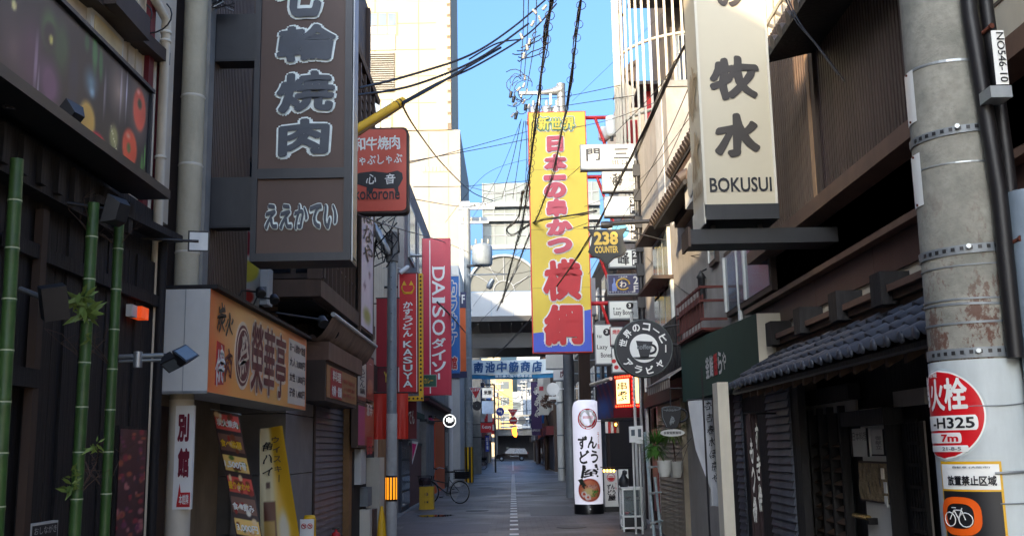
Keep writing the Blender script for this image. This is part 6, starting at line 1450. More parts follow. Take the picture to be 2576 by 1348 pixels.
# ================================================================== RIGHT SIDE, MIDDLE DISTANCE
def grey_block():
    X=2.9;g=FRt(X);yN=16.3;t=thing('grey_wall_house','tall plain grey rendered house wall with windows right of the floor signs','building',(5,21,0))
    yc=PX(1675,239,X).y;zt=PX(1640,300,X).z;yF=PX(1600,408,X).y;S=mt['grey_stucco']
    MB().box(X,9,yc,yF,0,zt,S).build('wall',t);MB().box(2.75,9,yN,yc-.01,0,5.2,S).build('wall',t)
    MB().box(X-.02,X,yc+.5,yc+1.3,3,zt-.05,mat('pale_patch',(178,178,176),.85,var=.15,dirt=.4)).build('render_patch',t)
    MB().box(X-.03,9,yc-.03,yF,zt,zt+.12,mt['concrete']).build('coping',t)
    h=FRt(2.75)
    for(u0,v0,u1,v1)in((1648,620,1692,735),(1652,745,1700,835)):
        a0,a1,b0,b1=h.rect(u0,v0,u1,v1)
        w=MB().fbox(h,a0,a1,b0,b1,0,.05,mt['off_white']).build('window',t);n=3
        for i in range(n):q=a0+(a1-a0)*i/n;MB().fbox(h,q+.05,q+(a1-a0)/n-.05,b0+.08,b1-.08,.05,.056,mt['glass_grey']).build('pane',w)
        MB().fbox(h,a0-.05,a1+.05,b1,b1+.06,0,.35,mt['dark_wood']).build('window_hood',t)
    # low dark ribbed wall by the coffee sign
    a0,a1,b0,b1=h.rect(1665,820,1712,930);MB().fbox(h,-19.5,-16.3,2.6,3.6,0,.12,mt['black_wood']).build('ribbed_board',t)
    for k in range(20):MB().fbox(h,-19.4+k*.155,-19.36+k*.155,2.62,3.58,.12,.15,mt['black_wood']).build('rib',t)
    # shop fronts at ground
    o=MB().fbox(h,-19.6,-14.6,0,2.3,.0,.02,mt['beige_tile']).build('tiled_wall',t);first=None
    # horizontal beige slats (brick slips) in courses
    z=.02
    while z<2.25:
        if first is None:first=MB().fbox(h,-16.2,-14.6,z,z+.052,.02,.032,mt['shutter_beige']).build('tile_course',o);z0=z
        else:inst(first,(0,0,z-z0),o,'tile_course')
        z+=.062
    sh=MB().fbox(h,-19.4,-16.4,0,2.1,.02,.03,mt['shutter_beige']).build('roller_shutter',t);shutter(h,-19.4,-16.4,.01,2.1,mt['shutter_beige'],sh,.08,n0=.03)
    MB().fbox(h,-16.36,-16.24,0,2.3,.0,.12,mt['shutter_beige']).build('pilaster',t)
    MB().box(2.6,2.75,14.4,20.5,2.3,2.6,mt['black_wood']).build('lintel',t)
    # striped awning
    Xo=2.25;q0=PX(1628,990,Xo);q1=PX(1712,955,Xo);y0,y1=14.75,q0.y;z0=PX(1640,988,Xo).z;z1=z0+.38
    aw=thing('striped_awning','faded brown and cream striped awning right of the round coffee sign','awning',(2.5,(y0+y1)/2,z0));n=22;b_=mat('awning_brown',(128,108,96),.85,var=.2);c_=mat('awning_cream',(178,168,150),.85,var=.2)
    for i in range(n):
        a=y0+(y1-y0)*i/n;b=y0+(y1-y0)*(i+1)/n
        MB().add([(Xo,a,z0+.12),(Xo,b,z0+.12),(2.75,b,z1+.05),(2.75,a,z1+.05),(Xo,a,z0-.02),(Xo,b,z0-.02)],[(3,2,1,0),(0,1,5,4)],b_ if i%2 else c_).build('stripe',aw)
    MB().tube([(Xo,y0,z0+.12),(Xo,y1,z0+.12)],.015,mt['galvanised'],6).build('front_bar',aw)
grey_block()
def cloth_flag():
    # long white banner with calligraphy
    D=11.2;f=FF(D);t=thing('calligraphy_banner','long white twisting cloth banner with faint calligraphy hanging below the green fascia','banner',P(1765,1270,D))
    L=[(1730,1008),(1742,1075),(1752,1130),(1770,1180),(1788,1230),(1786,1272)];Rr=[(1792,1005),(1796,1075),(1798,1130),(1802,1180),(1806,1230),(1806,1272)]
    n=8;vs=[]
    for(a,b)in zip(L,Rr):
        p,q=f.px(*a),f.px(*b)
        for i in range(n+1):s=i/n;vs.append(f.p(p[0]+(q[0]-p[0])*s,p[1]+(q[1]-p[1])*s,.05*math.sin(s*5+p[1]*3)))
    MB().add(vs,[(j*(n+1)+i+n+1,j*(n+1)+i+n+2,j*(n+1)+i+1,j*(n+1)+i)for j in range(5)for i in range(n)],mat('white_cloth',(186,188,190),.85,var=.08,scale=3),True).build('cloth',t)
    for k,c in enumerate('杏吉春水ぼ京や'):
        x,z=f.px(1778+k*3.2,1020+k*30);txt(f,c,x-.035,x+.035,z-.05,z+.045,mt['black_metal'],t,bold=.01,n=.075,brush=.6)
    MB().tube([f.p(*f.px(1728,1006),0),f.p(*f.px(1796,1003),0)],.01,mt['black_metal'],6).build('rod',t)
cloth_flag()
def coffee_sign():
    D=15.6;c=P(1617,878,D);r=73/FPX*D;f=FF(D);t=thing('round_coffee_sign','large round black coffee sign with a white cup and ringed white katakana','sign',c)
    MB().lathe(c,[(r,-.0),(r,.14),(r*.96,.16),(r*.955,.145)],mat('sign_rim',(86,94,92),.45,metal=.3,dirt=.3),40,(0,-1,0)).build('rim',t)
    K=mat('coffee_black',(38,40,46),.4,var=.1);W=mt['sign_white']
    cir=lambda cx,cz,R_:[(cx+R_*math.cos(i*math.pi/20),cz+R_*math.sin(i*math.pi/20))for i in range(40)]
    MB().fprism(f,cir(c.x,c.z,r*.955),.14,.15,K).build('face_panel',t);MB().fprism(f,cir(c.x,c.z,r*.49),.15,.156,W).build('cup_disc',t)
    s=r
    MB().fprism(f,[(c.x-.27*s,c.z+.26*s),(c.x+.30*s,c.z+.22*s),(c.x+.14*s,c.z-.33*s),(c.x-.14*s,c.z-.33*s)],.156,.162,K).build('cup',t)
    MB().tube([f.p(c.x+.2*s+.2*s*math.cos(q),c.z-.03*s+.15*s*math.sin(q),.16)for q in[math.radians(-95+i*20)for i in range(11)]],.028*s*1.4,K,6).build('cup_handle',t)
    MB().fprism(f,[(c.x+.38*s*math.cos(q),c.z-.3*s+.09*s*math.sin(q))for q in[math.pi+i*math.pi/10 for i in range(11)]],.156,.162,K).build('saucer',t)
    txt(f,'coffee',c.x-.25*s,c.x+.26*s,c.z-.04*s,c.z+.13*s,mt['grey_steel'],t,bold=.02,n=.17)
    def arc(st,a0,a1,rr,up=True,sz=.26):
        for i,ch in enumerate(st):
            th=math.radians(a0+(a1-a0)*i/(len(st)-1));x,z=c.x+rr*s*math.cos(th),c.z+rr*s*math.sin(th);rot=th-math.pi/2 if up else th+math.pi/2;h=sz*s/2
            if ch in 'ー':txt(f,ch,x-h,x+h,z-h*.16,z+h*.16,W,t,bold=.035,n=.158,rot=rot)
            else:txt(f,ch,x-h,x+h,z-h,z+h,W,t,bold=.035,n=.158,rot=rot)
    arc('世界のコーヒー',165,-2,.74);arc('アラビヤ',222,314,.76,False)
    MB().tube([f.p(c.x+r,c.z+.05,.07),f.p(2.9,c.z+.05,.07)],.025,mt['black_metal'],6).build('bracket',t);MB().tube([f.p(c.x+r*.7,c.z+r*.72,.07),f.p(2.9,c.z+r*.9,.07)],.02,mt['black_metal'],6).build('bracket',t)
coffee_sign()
def counter_sign():
    D=17.5;f=FF(D);q=lambda u,v:f.px(u,v);t=thing('shield_sign','black shield shaped hanging sign with gold numerals 238 COUNTER','sign',P(1527,665,D))
    S=[(1478,575),(1500,578),(1527,577),(1554,577),(1578,572),(1567,590),(1570,612),(1577,630),(1565,643),(1545,650),(1527,668),(1510,651),(1492,645),(1480,632),(1487,612),(1490,595)]
    MB().fprism(f,[q(*p)for p in S],-.06,0,mt['ink'],mt['gold']).build('shield',t)
    cx,cz=q(1527,615);K=[(cx+(a-cx)*.94,cz+(b-cz)*.93)for a,b in[q(*p)for p in S]]
    MB().fprism(f,K,0,.01,mat('shield_face',(34,36,32),.5)).build('face_panel',t)
    x0,x1,z0,z1=f.rect(1493,584,1555,616);txt(f,'238',x0,x1,z0,z1,mt['gold'],t,bold=.045,n=.014);x0,x1,z0,z1=f.rect(1496,620,1555,636);txt(f,'COUNTER',x0,x1,z0,z1,mt['gold'],t,bold=.035,n=.014)
    a=q(1468,572);b=q(1640,560);MB().tube([f.p(*a,-.03),f.p(a[0]+.9,a[1]+.06,-.03)],.018,mt['black_metal'],6).build('arm',t);MB().tube([f.p(*q(1520,562),-.03),f.p(2.9,q(1650,553)[1],-.03)],.035,mt['black_metal'],8).build('arm',t);MB().tube([f.p(*q(1560,575),-.03),f.p(2.9,q(1650,612)[1],-.03)],.014,mt['black_metal'],5).build('stay',t)
    MB().lathe(f.p(*q(1527,565),-.03),[(.06,-.1),(.07,0),(.05,.1)],mt['black_metal'],10,(1,0,0)).build('lamp',t)
counter_sign()
def floor_signs():
    D=22.0;f=FF(D);K=mt['black_metal'];x=P(1612,700,D).x
    t=thing('sign_post','black vertical pipe with clamps that carries the stack of floor signs','post',(x,D,2.6));MB().tube([(x,D,2.6),(x,D,P(1608,405,D).z)],.05,K,10).build('pipe',t);MB().tube([(x+.14,D,2.8),(x+.14,D,P(1608,380,D).z)],.03,K,8).build('pipe',t)
    for v in(430,492,560,620,680,760):z=P(1610,v,D).z;MB().box(x-.09,x+.17,D-.08,D+.08,z-.13,z+.13,K).build('clamp',t);MB().tube([(x,D,z),(2.92,D,z)],.025,K,5).build('bracket',t)
    def box(u0,v0,u1,v1,m_,lab,face=True,d=.14):
        a0,a1,b0,b1=f.rect(u0,v0,u1,v1);s=thing('floor_sign',lab,'sign',((a0+a1)/2,D,b0),'box signs stacked on the black pipe')
        MB().fbox(f,a0,a1,b0,b1,-d,0,mt['grey_steel']).build('case',s);MB().fbox(f,a0+.02,a1-.02,b0+.025,b1-.02,0,.006,mt[m_]if isinstance(m_,str)else m_).build('face_panel',s)
        MB().fbox(f,a0,a1,b0-.03,b0,-d,.01,mt['black_metal']).build('bottom_rail',s)
        if a1<x:MB().fbox(f,a1,x,(b0+b1)/2-.02,(b0+b1)/2+.02,-.1,-.05,K).build('bracket',s)
        return s,a0,a1,b0,b1
    W=mat('lit_sign_white',(224,228,220),.4,var=.04,scale=3)
    s,a0,a1,b0,b1=box(1459,364,1597,424,W,'widest white box sign, topmost, with black characters and BLD')
    x0,x1,z0,z1=f.rect(1473,374,1511,405);txt(f,'門',x0,x1,z0,z1,mt['navy_metal'],s,bold=.035,n=.01,brush=.2);x0,x1,z0,z1=f.rect(1542,374,1583,400);txt(f,'三',x0,x1,z0,z1,mt['navy_metal'],s,bold=.035,n=.01);x0,x1,z0,z1=f.rect(1540,403,1578,414);txt(f,'BLD',x0,x1,z0,z1,mt['ink'],s,bold=.015,n=.01)
    def num(s,a1,b0,b1,st,m1='ink',m2='sign_white',w=.14):
        MB().fbox(f,a1-.02-w,a1-.03,b0+.03,b1-.03,.006,.01,mt[m1]).build('number_field',s);h=(b1-b0)/2
        txt(f,st[0],a1-.14,a1-.06,b0+h+.03,b1-.06,mt[m2],s,bold=.02,n=.013);txt(f,st[1],a1-.14,a1-.06,b0+.06,b0+h-.03,mt[m2],s,bold=.02,n=.013)
    s,a0,a1,b0,b1=box(1514,432,1600,480,'off_white','grey white floor sign marked 4F with a brush character');txt(f,'酒魂',a0+.2,a1-.3,b0+.12,b1-.04,mt['black_metal'],s,bold=.02,n=.01,brush=.8);num(s,a1,b0,b1,'4F','grey_steel','sign_white');txt(f,'restaurant & bar',a0+.08,a1-.2,b0+.05,b0+.09,mt['black_metal'],s,n=.01)
    s,a0,a1,b0,b1=box(1519,494,1603,542,W,'blank white floor sign marked 3F on a black field');num(s,a1,b0,b1,'3F')
    s,a0,a1,b0,b1=box(1528,560,1606,606,W,'white floor sign marked 3F with a blue disc half behind the shield')
    c=f.px(1560,582);MB().fprism(f,[(c[0]+.2*math.cos(i*.3),c[1]+.17*math.sin(i*.3))for i in range(21)],.006,.009,mat('sky_disc',(90,160,200),.5)).build('blue_disc',s);num(s,a1,b0,b1,'3F')
    s,a0,a1,b0,b1=box(1530,628,1609,672,W,'white floor sign marked 2F with one black brush character');txt(f,'峰',a0+.2,a0+.45,b0+.05,b1-.05,mt['ink'],s,bold=.02,n=.01);num(s,a1,b0,b1,'2F')
    s,a0,a1,b0,b1=box(1527,690,1612,740,mat('dark_blue_face',(44,44,84),.4),'dark blue floor sign marked 2F with a bottle and a golden ring')
    MB().fprism(f,[(a0+.1,b0+.08),(a0+.2,b0+.08),(a0+.2,b0+.22),(a0+.165,b0+.27),(a0+.165,b0+.36),(a0+.135,b0+.36),(a0+.135,b0+.27),(a0+.1,b0+.22)],.006,.01,mat('bottle_blue',(110,130,190),.4)).build('bottle',s)
    c=((a0+a1)/2-.02,(b0+b1)/2);MB().tube([f.p(c[0]+.14*math.cos(i*.4),c[1]+.12*math.sin(i*.4),.012)for i in range(15)],.018,mt['gold'],5).build('golden_ring',s);txt(f,'わ',c[0]-.07,c[0]+.07,c[1]-.07,c[1]+.07,mt['sign_cream'],s,bold=.02,n=.02)
    txt(f,'大衆酒場',c[0]-.1,c[0]+.1,b1-.08,b1-.045,mt['off_white'],s,n=.01);txt(f,'ササミランド',a0+.03,a0+.36,b0+.035,b0+.075,mt['off_white'],s,n=.01);txt(f,'しい家',c[0]+.04,c[0]+.25,b0+.035,b0+.075,mt['off_white'],s,n=.01)
    txt(f,'2',a1-.15,a1-.05,b0+.22,b1-.05,mt['off_white'],s,bold=.02,n=.01);txt(f,'F',a1-.15,a1-.05,b0+.05,b0+.19,mt['off_white'],s,bold=.02,n=.01)
    def lazy(s,a0,a1,b0,b1,st2):
        w,h=a1-a0,b1-b0;txt(f,'BaR',a0+w*.25,a0+w*.42,b0+h*.52,b0+h*.62,mt['ink'],s,bold=.01,n=.01)
        c=(a0+w*.72,b0+h*.72);MB().fprism(f,[(c[0]+.08*math.cos(i*.42),c[1]+.08*math.sin(i*.42))for i in range(15)],.006,.009,mt['ink']).build('emblem',s);txt(f,'3',c[0]-.03,c[0]+.02,c[1]-.03,c[1]+.05,W,s,bold=.03,n=.013)
        MB().fprism(f,[(a0+w*.16,b0+h*.52),(a0+w*.18,b0+h*.52),(a0+w*.2,b0+h*.62),(a0+w*.14,b0+h*.62)],.006,.009,mat('sign_green',(24,84,62))).build('tree_mark',s)
    s,a0,a1,b0,b1=box(1531,757,1606,802,W,'white floor sign reading Bar Lazy Bones in black letters');lazy(s,a0,a1,b0,b1,'');txt(f,'Lazy Bones',a0+.1,a1-.1,b0+.06,b0+.2,mt['ink'],s,bold=.012,n=.01);MB().fbox(f,a1-.14,a1-.02,b0+.03,b1-.03,.006,.009,mt['grey_steel']).build('number_field',s)
    s,a0,a1,b0,b1=box(1495,816,1541,916,W,'tall white sign reading Lazy Bones on two lines');lazy(s,a0,a1,b0+.25,b1,'');txt(f,'Lazy',a0+.04,a0+.27,b0+.3,b0+.42,mt['ink'],s,bold=.012,n=.01);txt(f,'Bones',a0+.12,a1-.02,b0+.15,b0+.25,mt['ink'],s,bold=.012,n=.01)
    s,a0,a1,b0,b1=box(1533,822,1568,868,W,'small white sign with red writing left of the round coffee sign');txt(f,'焼肉',a0+.06,a1-.06,b1-.16,b1-.06,mt['red_print'],s,bold=.02,n=.01);MB().fbox(f,a0,a0+.02,b0,b1,.0,.02,mt['maroon']).build('edge',s)
    s,a0,a1,b0,b1=box(1537,875,1590,937,W,'white sign with red dots partly behind the round coffee sign')
    for dx,dz in((.05,.25),(.1,.12),(.24,.1),(.36,.2)):MB().fprism(f,[(a0+dx+.05*math.cos(i*.63),b0+dz+.045*math.sin(i*.63))for i in range(10)],.006,.009,mt['red_print']).build('red_dot',s)
floor_signs()
def banner_tower():
    D=30.0;f=FF(D);a0,a1=f.px(1334,600)[0],f.px(1483,600)[0];b1=f.px(1400,281)[1];b0=f.px(1415,887)[1]
    t=thing('kushikatsu_sign','giant yellow upright sign with pink and red characters over a blue foot','sign',((a0+a1)/2,D,b0));H=b1-b0
    MB().fbox(f,a0,a1,b0,b1,-.5,0,mt['orange_red']).build('case',t)
    zc0=f.px(1350,838)[1];zc1=f.px(1480,778)[1]
    MB().fprism(f,[(a0+.03,zc0),(a0+.5,zc0+.05),(a1-.5,zc1-.1),(a1-.03,zc1),(a1-.03,b1-.03),(a0+.03,b1-.03)],0,.02,mt['yellow_print']).build('face_panel',t)
    MB().fprism(f,[(a0+.03,b0+.03),(a1-.03,b0+.03),(a1-.03,zc1),(a1-.5,zc1-.1),(a0+.5,zc0+.05),(a0+.03,zc0)],0,.021,mt['blue_print']).build('face_panel',t)
    W=mt['sign_white'];G=mat('title_green',(90,150,110),.5);Y=mt['yellow_print']
    for ch,r in(('新',(1352,297,1383,329)),('世',(1384,300,1412,327)),('界',(1416,297,1446,329))):
        x0,x1,z0,z1=f.rect(*r);txt(f,ch,x0-.05,x1+.05,z0-.05,z1+.05,W,t,bold=.15,n=.03);txt(f,ch,x0-.03,x1+.03,z0-.03,z1+.03,G,t,bold=.1,n=.052);txt(f,ch,x0,x1,z0,z1,Y,t,bold=.03,n=.078)
    P_=mt['faded_red']
    for ch,r in(('日',(1374,344,1418,383)),('本',(1368,390,1426,432)),('一',(1367,442,1424,454)),('の',(1368,460,1425,500)),('串',(1374,502,1426,546)),('か',(1374,553,1440,592)),('つ',(1376,600,1440,638))):
        x0,x1,z0,z1=f.rect(*r);k=.02 if ch!='一' else 0;txt(f,ch,x0-.03,x1+.03,z0-.03,z1+.03,W,t,bold=.17 if ch!='一' else .12,n=.03,brush=.15);txt(f,ch,x0,x1,z0,z1,P_,t,bold=.085 if ch!='一' else .05,n=.06,brush=.15)
    R_=mt['red_print']
    for ch,r in(('横',(1366,655,1465,755)),('綱',(1368,765,1470,868))):
        x0,x1,z0,z1=f.rect(*r);txt(f,ch,x0-.04,x1+.04,z0-.04,z1+.04,W,t,bold=.11,n=.03,brush=.2);txt(f,ch,x0,x1,z0,z1,R_,t,bold=.05,n=.06,brush=.2)
    for k in(.26,.5,.75):MB().fbox(f,a0+.03,a1-.03,b0+H*k,b0+H*k+.012,.022,.024,mat('seam_ochre',(190,150,50),.5)).build('sheet_seam',t)
    # red steel brackets
    R=mt['red_paint']
    for v in(290,440,640,760):
        z=f.px(1490,v)[1];xe=P(1575,v,D).x;MB().tube([f.p(a1,z,-.25),f.p(xe,z,-.25)],.07,R,4).build('bracket',t);MB().tube([f.p(a1+.3,z,-.25),f.p(a1+.85,z-1.7,-.25)],.06,R,4).build('strut',t)
    x=P(1567,300,D).x;z0,z1=P(1567,360,D).z,P(1567,275,D).z
    MB().box(x-.1,x+.1,D+.15,D+.35,z0-6.5,z1,R).build('mast',t);MB().box(x-.1,x+.45,D+.1,D+.4,P(1567,340,D).z-.6,P(1567,300,D).z,R).build('mast_plate',t)
banner_tower()
def rod_screen():
    # white vertical rods around a rounded corner balcony
    t=thing('rod_screen','tall curved screen of sunlit white rods on the right hand corner building','screen',(4,27,8));W=mat('rod_white',(196,186,166),.5,var=.05)
    yF=27.0;Xf=P(1568,300,yF).x;zb=8.3;zt=19;allp=[]
    for k in range(22):th=math.radians(-35+k*6.1);allp.append((Xf+2.2-2.2*math.cos(th),28.6-2.2*math.sin(th)))
    allp+=[(Xf+2.2+.24*k,26.4)for k in range(1,11)]
    first=None
    for i,(x,y)in enumerate(allp):
        if first is None:first=MB().box(x-.03,x+.03,y-.03,y+.03,zb,zt,W).build('rod',t);x0,y0=x,y
        else:inst(first,(x-x0,y-y0,0),t,'rod')
    for z in(zb+.4,10.6,12.6,14.6,16.6):MB().tube([(x+.06,y+.04,z)for x,y in allp],.05,W,4).build('ring_rail',t)
    b=thing('corner_building','pale corner building with dark windows behind the white rods','building',(7,26,0));MB().box(Xf+1.6,11,29.2,32,0,17,mat('weathered_render',(104,94,82),.7,var=.15)).build('wall',b)
    f=FF(29.2)
    for z in(9,12,15):
        for k in range(2):w=MB().fbox(f,Xf+1.9+k*1.6,Xf+3.1+k*1.6,z,z+1.7,0,.06,mt['off_white']).build('window',b);MB().fbox(f,Xf+2+k*1.6,Xf+3+k*1.6,z+.1,z+1.6,.06,.07,mt['glass_dark']).build('pane',w)
    MB().box(Xf+2.0,Xf+2.25,27.4,27.7,zb,17,mt['black_metal']).build('steel_column',b)
    for z in(zb-.12,11.4,14.5):MB().box(Xf+.5,Xf+4.5,27.2,29.19,z,z+.1,mt['black_metal']).build('balcony_floor',b)
    MB().box(Xf+.2,11,27.0,32,0,zb-.13,mt['grey_stucco']).build('lower_wall',b)
    # red upright banner up there
    D=27.8;f=FF(D);a0,a1,b0,b1=f.rect(1618,215,1642,300);r=thing('red_flag_sign','narrow red sign glimpsed between the white rods','sign',((a0+a1)/2,D,b0));MB().fbox(f,a0,a1,b0,b1,-.06,0,mt['red_paint']).build('panel',r);MB().tube([f.p(a1,b1-.1,-.03),f.p(Xf+2,b1-.1,-.03)],.02,mt['black_metal'],4).build('bracket',r)
    # tiled eave sticking out left of the rods
    e=thing('distant_tiled_eave','small ragged tiled eave end left of the white rods','roof',P(1560,215,32));D=32;f=FF(D)
    MB().fprism(f,[f.px(*p)for p in((1552,215),(1575,165),(1600,150),(1600,225),(1568,205))],-1.5,0,mt['roof_tile_brown']).build('eave',e);MB().box(P(1572,300,D).x,P(1640,300,D).x,D,D+6,0,P(1572,205,D).z,mt['grey_stucco']).build('wall',e)
    for k in range(5):q=f.px(1555+k*9,210-k*12);MB().lathe(f.p(q[0]-.03,q[1]-.0,.0),[(.09,-.02),(.09,.06)],mt['roof_tile_brown'],10,(0,-1,0)).build('round_eave_tile',e)
    # white lattice in the sun beside the BOKUSUI sign
    Xl=2.75;g=FRt(Xl);l=thing('white_lattice_fence','sunlit white lattice railing on the roof behind the tall cream sign','fence',(Xl,12.5,5.4));q0=PX(1925,150,Xl);y0=q0.y-1.2;y1=q0.y+3.3;z0=5.4;z1=8.3
    first=None;y=y0
    while y<y1:
        if first is None:first=MB().box(Xl-.03,Xl+.03,y,y+.045,z0,z1,W).build('lattice_post',l)
        else:inst(first,(0,y-y0,0),l,'lattice_post')
        y+=.30
    z=z0;first=None
    while z<z1:
        if first is None:first=MB().box(Xl-.045,Xl-.03,y0,y1,z,z+.045,W).build('lattice_rail',l)
        else:inst(first,(0,0,z-z0),l,'lattice_rail')
        z+=.42
    MB().box(Xl+.35,8,y0-.5,y0+2.4,5.4,7.6,mt['cream_paint']).build('backing_wall',l)
rod_screen()
def lantern_etc():
    # white cylindrical lantern lamps on the red mast
    for(u,v0,v1,D,lab)in((1539,292,345,29.3,'front white cylindrical lantern under the red steel bracket'),(1520,320,355,31,'rear white lantern half hidden behind the front one')):
        c0=P(u,v1,D);c1=P(u,v0,D);r=15/FPX*D;t=thing('white_lantern',lab,'lantern',c0,'white lanterns on the red mast');h=c1.z-c0.z
        MB().lathe(c0,[(r*.5,0),(r*.95,.05),(r,.12),(r,h-.12),(r*.95,h-.04),(r*.5,h)],mt['sign_white'],20).build('shade',t);MB().lathe(c0,[(r*.3,-.12),(r*.3,0)],mt['black_metal'],10).build('bottom_cap',t);MB().tube([c1,c1+Vector((.0,.3,.05)),Vector((P(1567,290,30).x,30.2,c1.z+.1))],.02,mt['black_metal'],5).build('arm',t)
    # lit red box sign
    D=21.0;f=FF(D);x0,x1,z0,z1=f.rect(1557,942,1612,1048)
    t=thing('red_lit_box_sign','glowing red angled box sign with running bulbs and black brush writing','sign',((x0+x1)/2,D,z0))
    Rl=mat('red_case',(150,20,20),.4);Cl=mat('lit_cream',(255,214,140),.4,emit=.55,var=.02);bl=mat('red_bulb',(255,40,20),.3,emit=3.2,var=0)
    xm=f.px(1588,1000)[0];yb=D+.5
    # left face turned to the lane, right face towards the viewer
    A=Vector((xm-x0+.05,-.38,0));O=Vector((x0-.05,D+.38,0));ff=Fr(O,A);L=A.length;g2=Fr((xm,D,0),Vector((x1-xm,.12,0)));L2=Vector((x1-xm,.12,0)).length
    MB().add([(x0-.05,D+.38,z0+.2),(xm,D,z0+.2),(x1,D+.12,z0+.2),(x1,D+.7,z0+.2),(x0-.05,D+.7,z0+.2),(x0-.05,D+.38,z1),(xm,D,z1),(x1,D+.12,z1),(x1,D+.7,z1),(x0-.05,D+.7,z1)],[(4,3,2,1,0),(5,6,7,8,9),(0,1,6,5),(1,2,7,6),(2,3,8,7),(3,4,9,8),(4,0,5,9)],Rl).build('case',t)
    MB().add([(x0-.1,D+.4,z0),(xm,D,z0),(x1,D+.1,z0),(x1,D+.7,z0),(x0-.1,D+.4,z0+.2),(xm,D-.01,z0+.2),(x1,D+.11,z0+.2),(x1,D+.7,z0+.2)],[(3,2,1,0),(4,5,6,7),(0,1,5,4),(1,2,6,5)],mt['maroon']).build('skirt',t)
    MB().fbox(ff,.05,L-.05,z0+.28,z1-.08,0,.012,Cl).build('lit_face',t);MB().fbox(g2,L2*.5,L2-.01,z0+.28,z1-.02,0,.012,Cl).build('lit_face',t)
    txt(ff,'串',.09,L-.1,z1-.3,z1-.14,mt['brown_wood'],t,bold=.01,n=.016);vtxt(ff,'あぶ',.1,L-.1,z0+.34,z1-.32,mt['ink'],t,bold=.03,n=.018,brush=.6)
    first=None
    def bulb(p):
        nonlocal first
        if first is None:first=(MB().lathe(p,[(.022,0),(.018,.015),(.006,.025)],bl,8,(0,-1,0)).build('bulb',t),p)
        else:inst(first[0],p-first[1],t,'bulb')
    z=z0+.3
    while z<z1:bulb(g2.p(L2*.25,z,.01));z+=.085
    for k in range(7):bulb(ff.p(.03+(L-.05)*k/6,z0+.23,.01));bulb(ff.p(.03+(L-.05)*k/6,z1-.03,.01))
    for k in range(4):bulb(g2.p(L2*(.15+.28*k),z0+.23,.01))
    MB().box(x1-.1,2.9,D+.3,D+.4,(z0+z1)/2-.03,(z0+z1)/2+.03,mt['black_metal']).build('bracket',t)
    # blue and red angled signboard with light top bar
    p0,p1=P(1505,1035,23.5),P(1556,1000,21.5);s=thing('blue_red_fascia','slanted dark blue and red fascia sign with a pale top bar beside the glowing sign','sign',p0)
    A=Vector((p1.x-p0.x,p1.y-p0.y,0));fa=Fr((p0.x,p0.y,0),A);L=A.length;zt=P(1530,962,22.5).z;zb=P(1530,1052,22.5).z
    paint(fa,0,L,zb,zt,lambda U,V:blend(blend(base(U,V,(30,44,92)),np.clip(np.sin((U*9+V*4)*3.1)*1.5,0,1)*.8,(140,36,48)),ell(U,V,.3,.3,.5,.4,.7),(40,80,150)),s,30,30,n=.02);MB().fbox(fa,0,L,zb,zt,-.1,.015,mt['black_metal']).build('case',s);MB().tube([fa.p(0,zt+.02,.15),fa.p(L,zt+.02,.15)],.04,mt['cream_paint'],8).build('top_bar',s)
    # scalloped red white cloth
    D=22.5;f=FF(D);a0,a1,b0,b1=f.rect(1522,1058,1558,1088);s=thing('striped_valance','red and white striped cloth valance under the blue fascia','valance',((a0+a1)/2,D,b0));n=5
    for i in range(n):MB().fbox(f,a0+(a1-a0)*i/n,a0+(a1-a0)*(i+1)/n-.002,b0,b1,-.01,.01*(i%2),mt['red_paint']if i%2 else mt['sign_white']).build('stripe',s)
    MB().tube([f.p(a0-.05,b1,0),f.p(2.9,b1,0)],.015,mt['black_metal'],5).build('rod',s)
    # dark shop opening behind
    b=thing('ramen_shop','dark ramen shop front with warm lamps beside the inflatable pillar','building',(4,24,0));h=FRt(2.95);MB().box(2.95,9,yf_ := 24.6,32,0,6.3,mt['dark_wood']).build('wall',b)
    MB().fbox(h,-31.5,-25,0,2.4,0,.02,mat('dark_interior',(20,16,16))).build('opening',b)
    MB().box(2.9,2.96,19.7,24.5,0,2.5,mat('dark_interior',(20,16,16))).build('front',b)
    for k,y in enumerate((20.4,21.3,22.2,23.1)):
        MB().box(2.84,2.9,y,y+.12,0,2.5,mt['brown_sheet']if k%2 else mt['off_white']).build('post',b)
    MB().box(2.82,2.88,20.5,21.2,.3,1.9,mat('poster_red',(150,70,60),.5)).build('poster_board',b)
    # little warm bulbs
    for k,(u,v,D)in enumerate(((1549,1067,22),(1536,1183,23),(1528,1183,23),(1544,1183,23),(1520,1183,23))):
        q=P(u,v,D);l=thing('warm_bulb',['single bare warm bulb beside the striped valance','second amber bulb over the small ramen board','third amber bulb over the small ramen board','last amber bulb over the small ramen board','first amber bulb over the small ramen board'][k],'bulb',q,'small amber bulbs of the ramen shop');MB().lathe(q,[(.012,-.03),(.025,0),(.012,.03)],mat('amber_light',(255,170,60),.3,emit=4,var=0),8).build('globe',l);MB().lathe(q,[(.012,.03),(.012,.06)],mt['black_metal'],6).build('socket',l)
        if k==0:MB().tube([q+Vector((-.4,0,.07)),q+Vector((0,0,.06)),q+Vector((.8,.1,.12))],.006,mt['cable'],4).build('cord',l)
    q0=P(1516,1180,23);q1=P(1550,1180,23);w=thing('bulb_cord','short black cord carrying the amber bulbs above the small board','cord',q0);MB().tube([q0+Vector((-.05,0,.05)),q1+Vector((.8,0,.05))],.01,mt['cable'],4).build('cord',w)
lantern_etc()
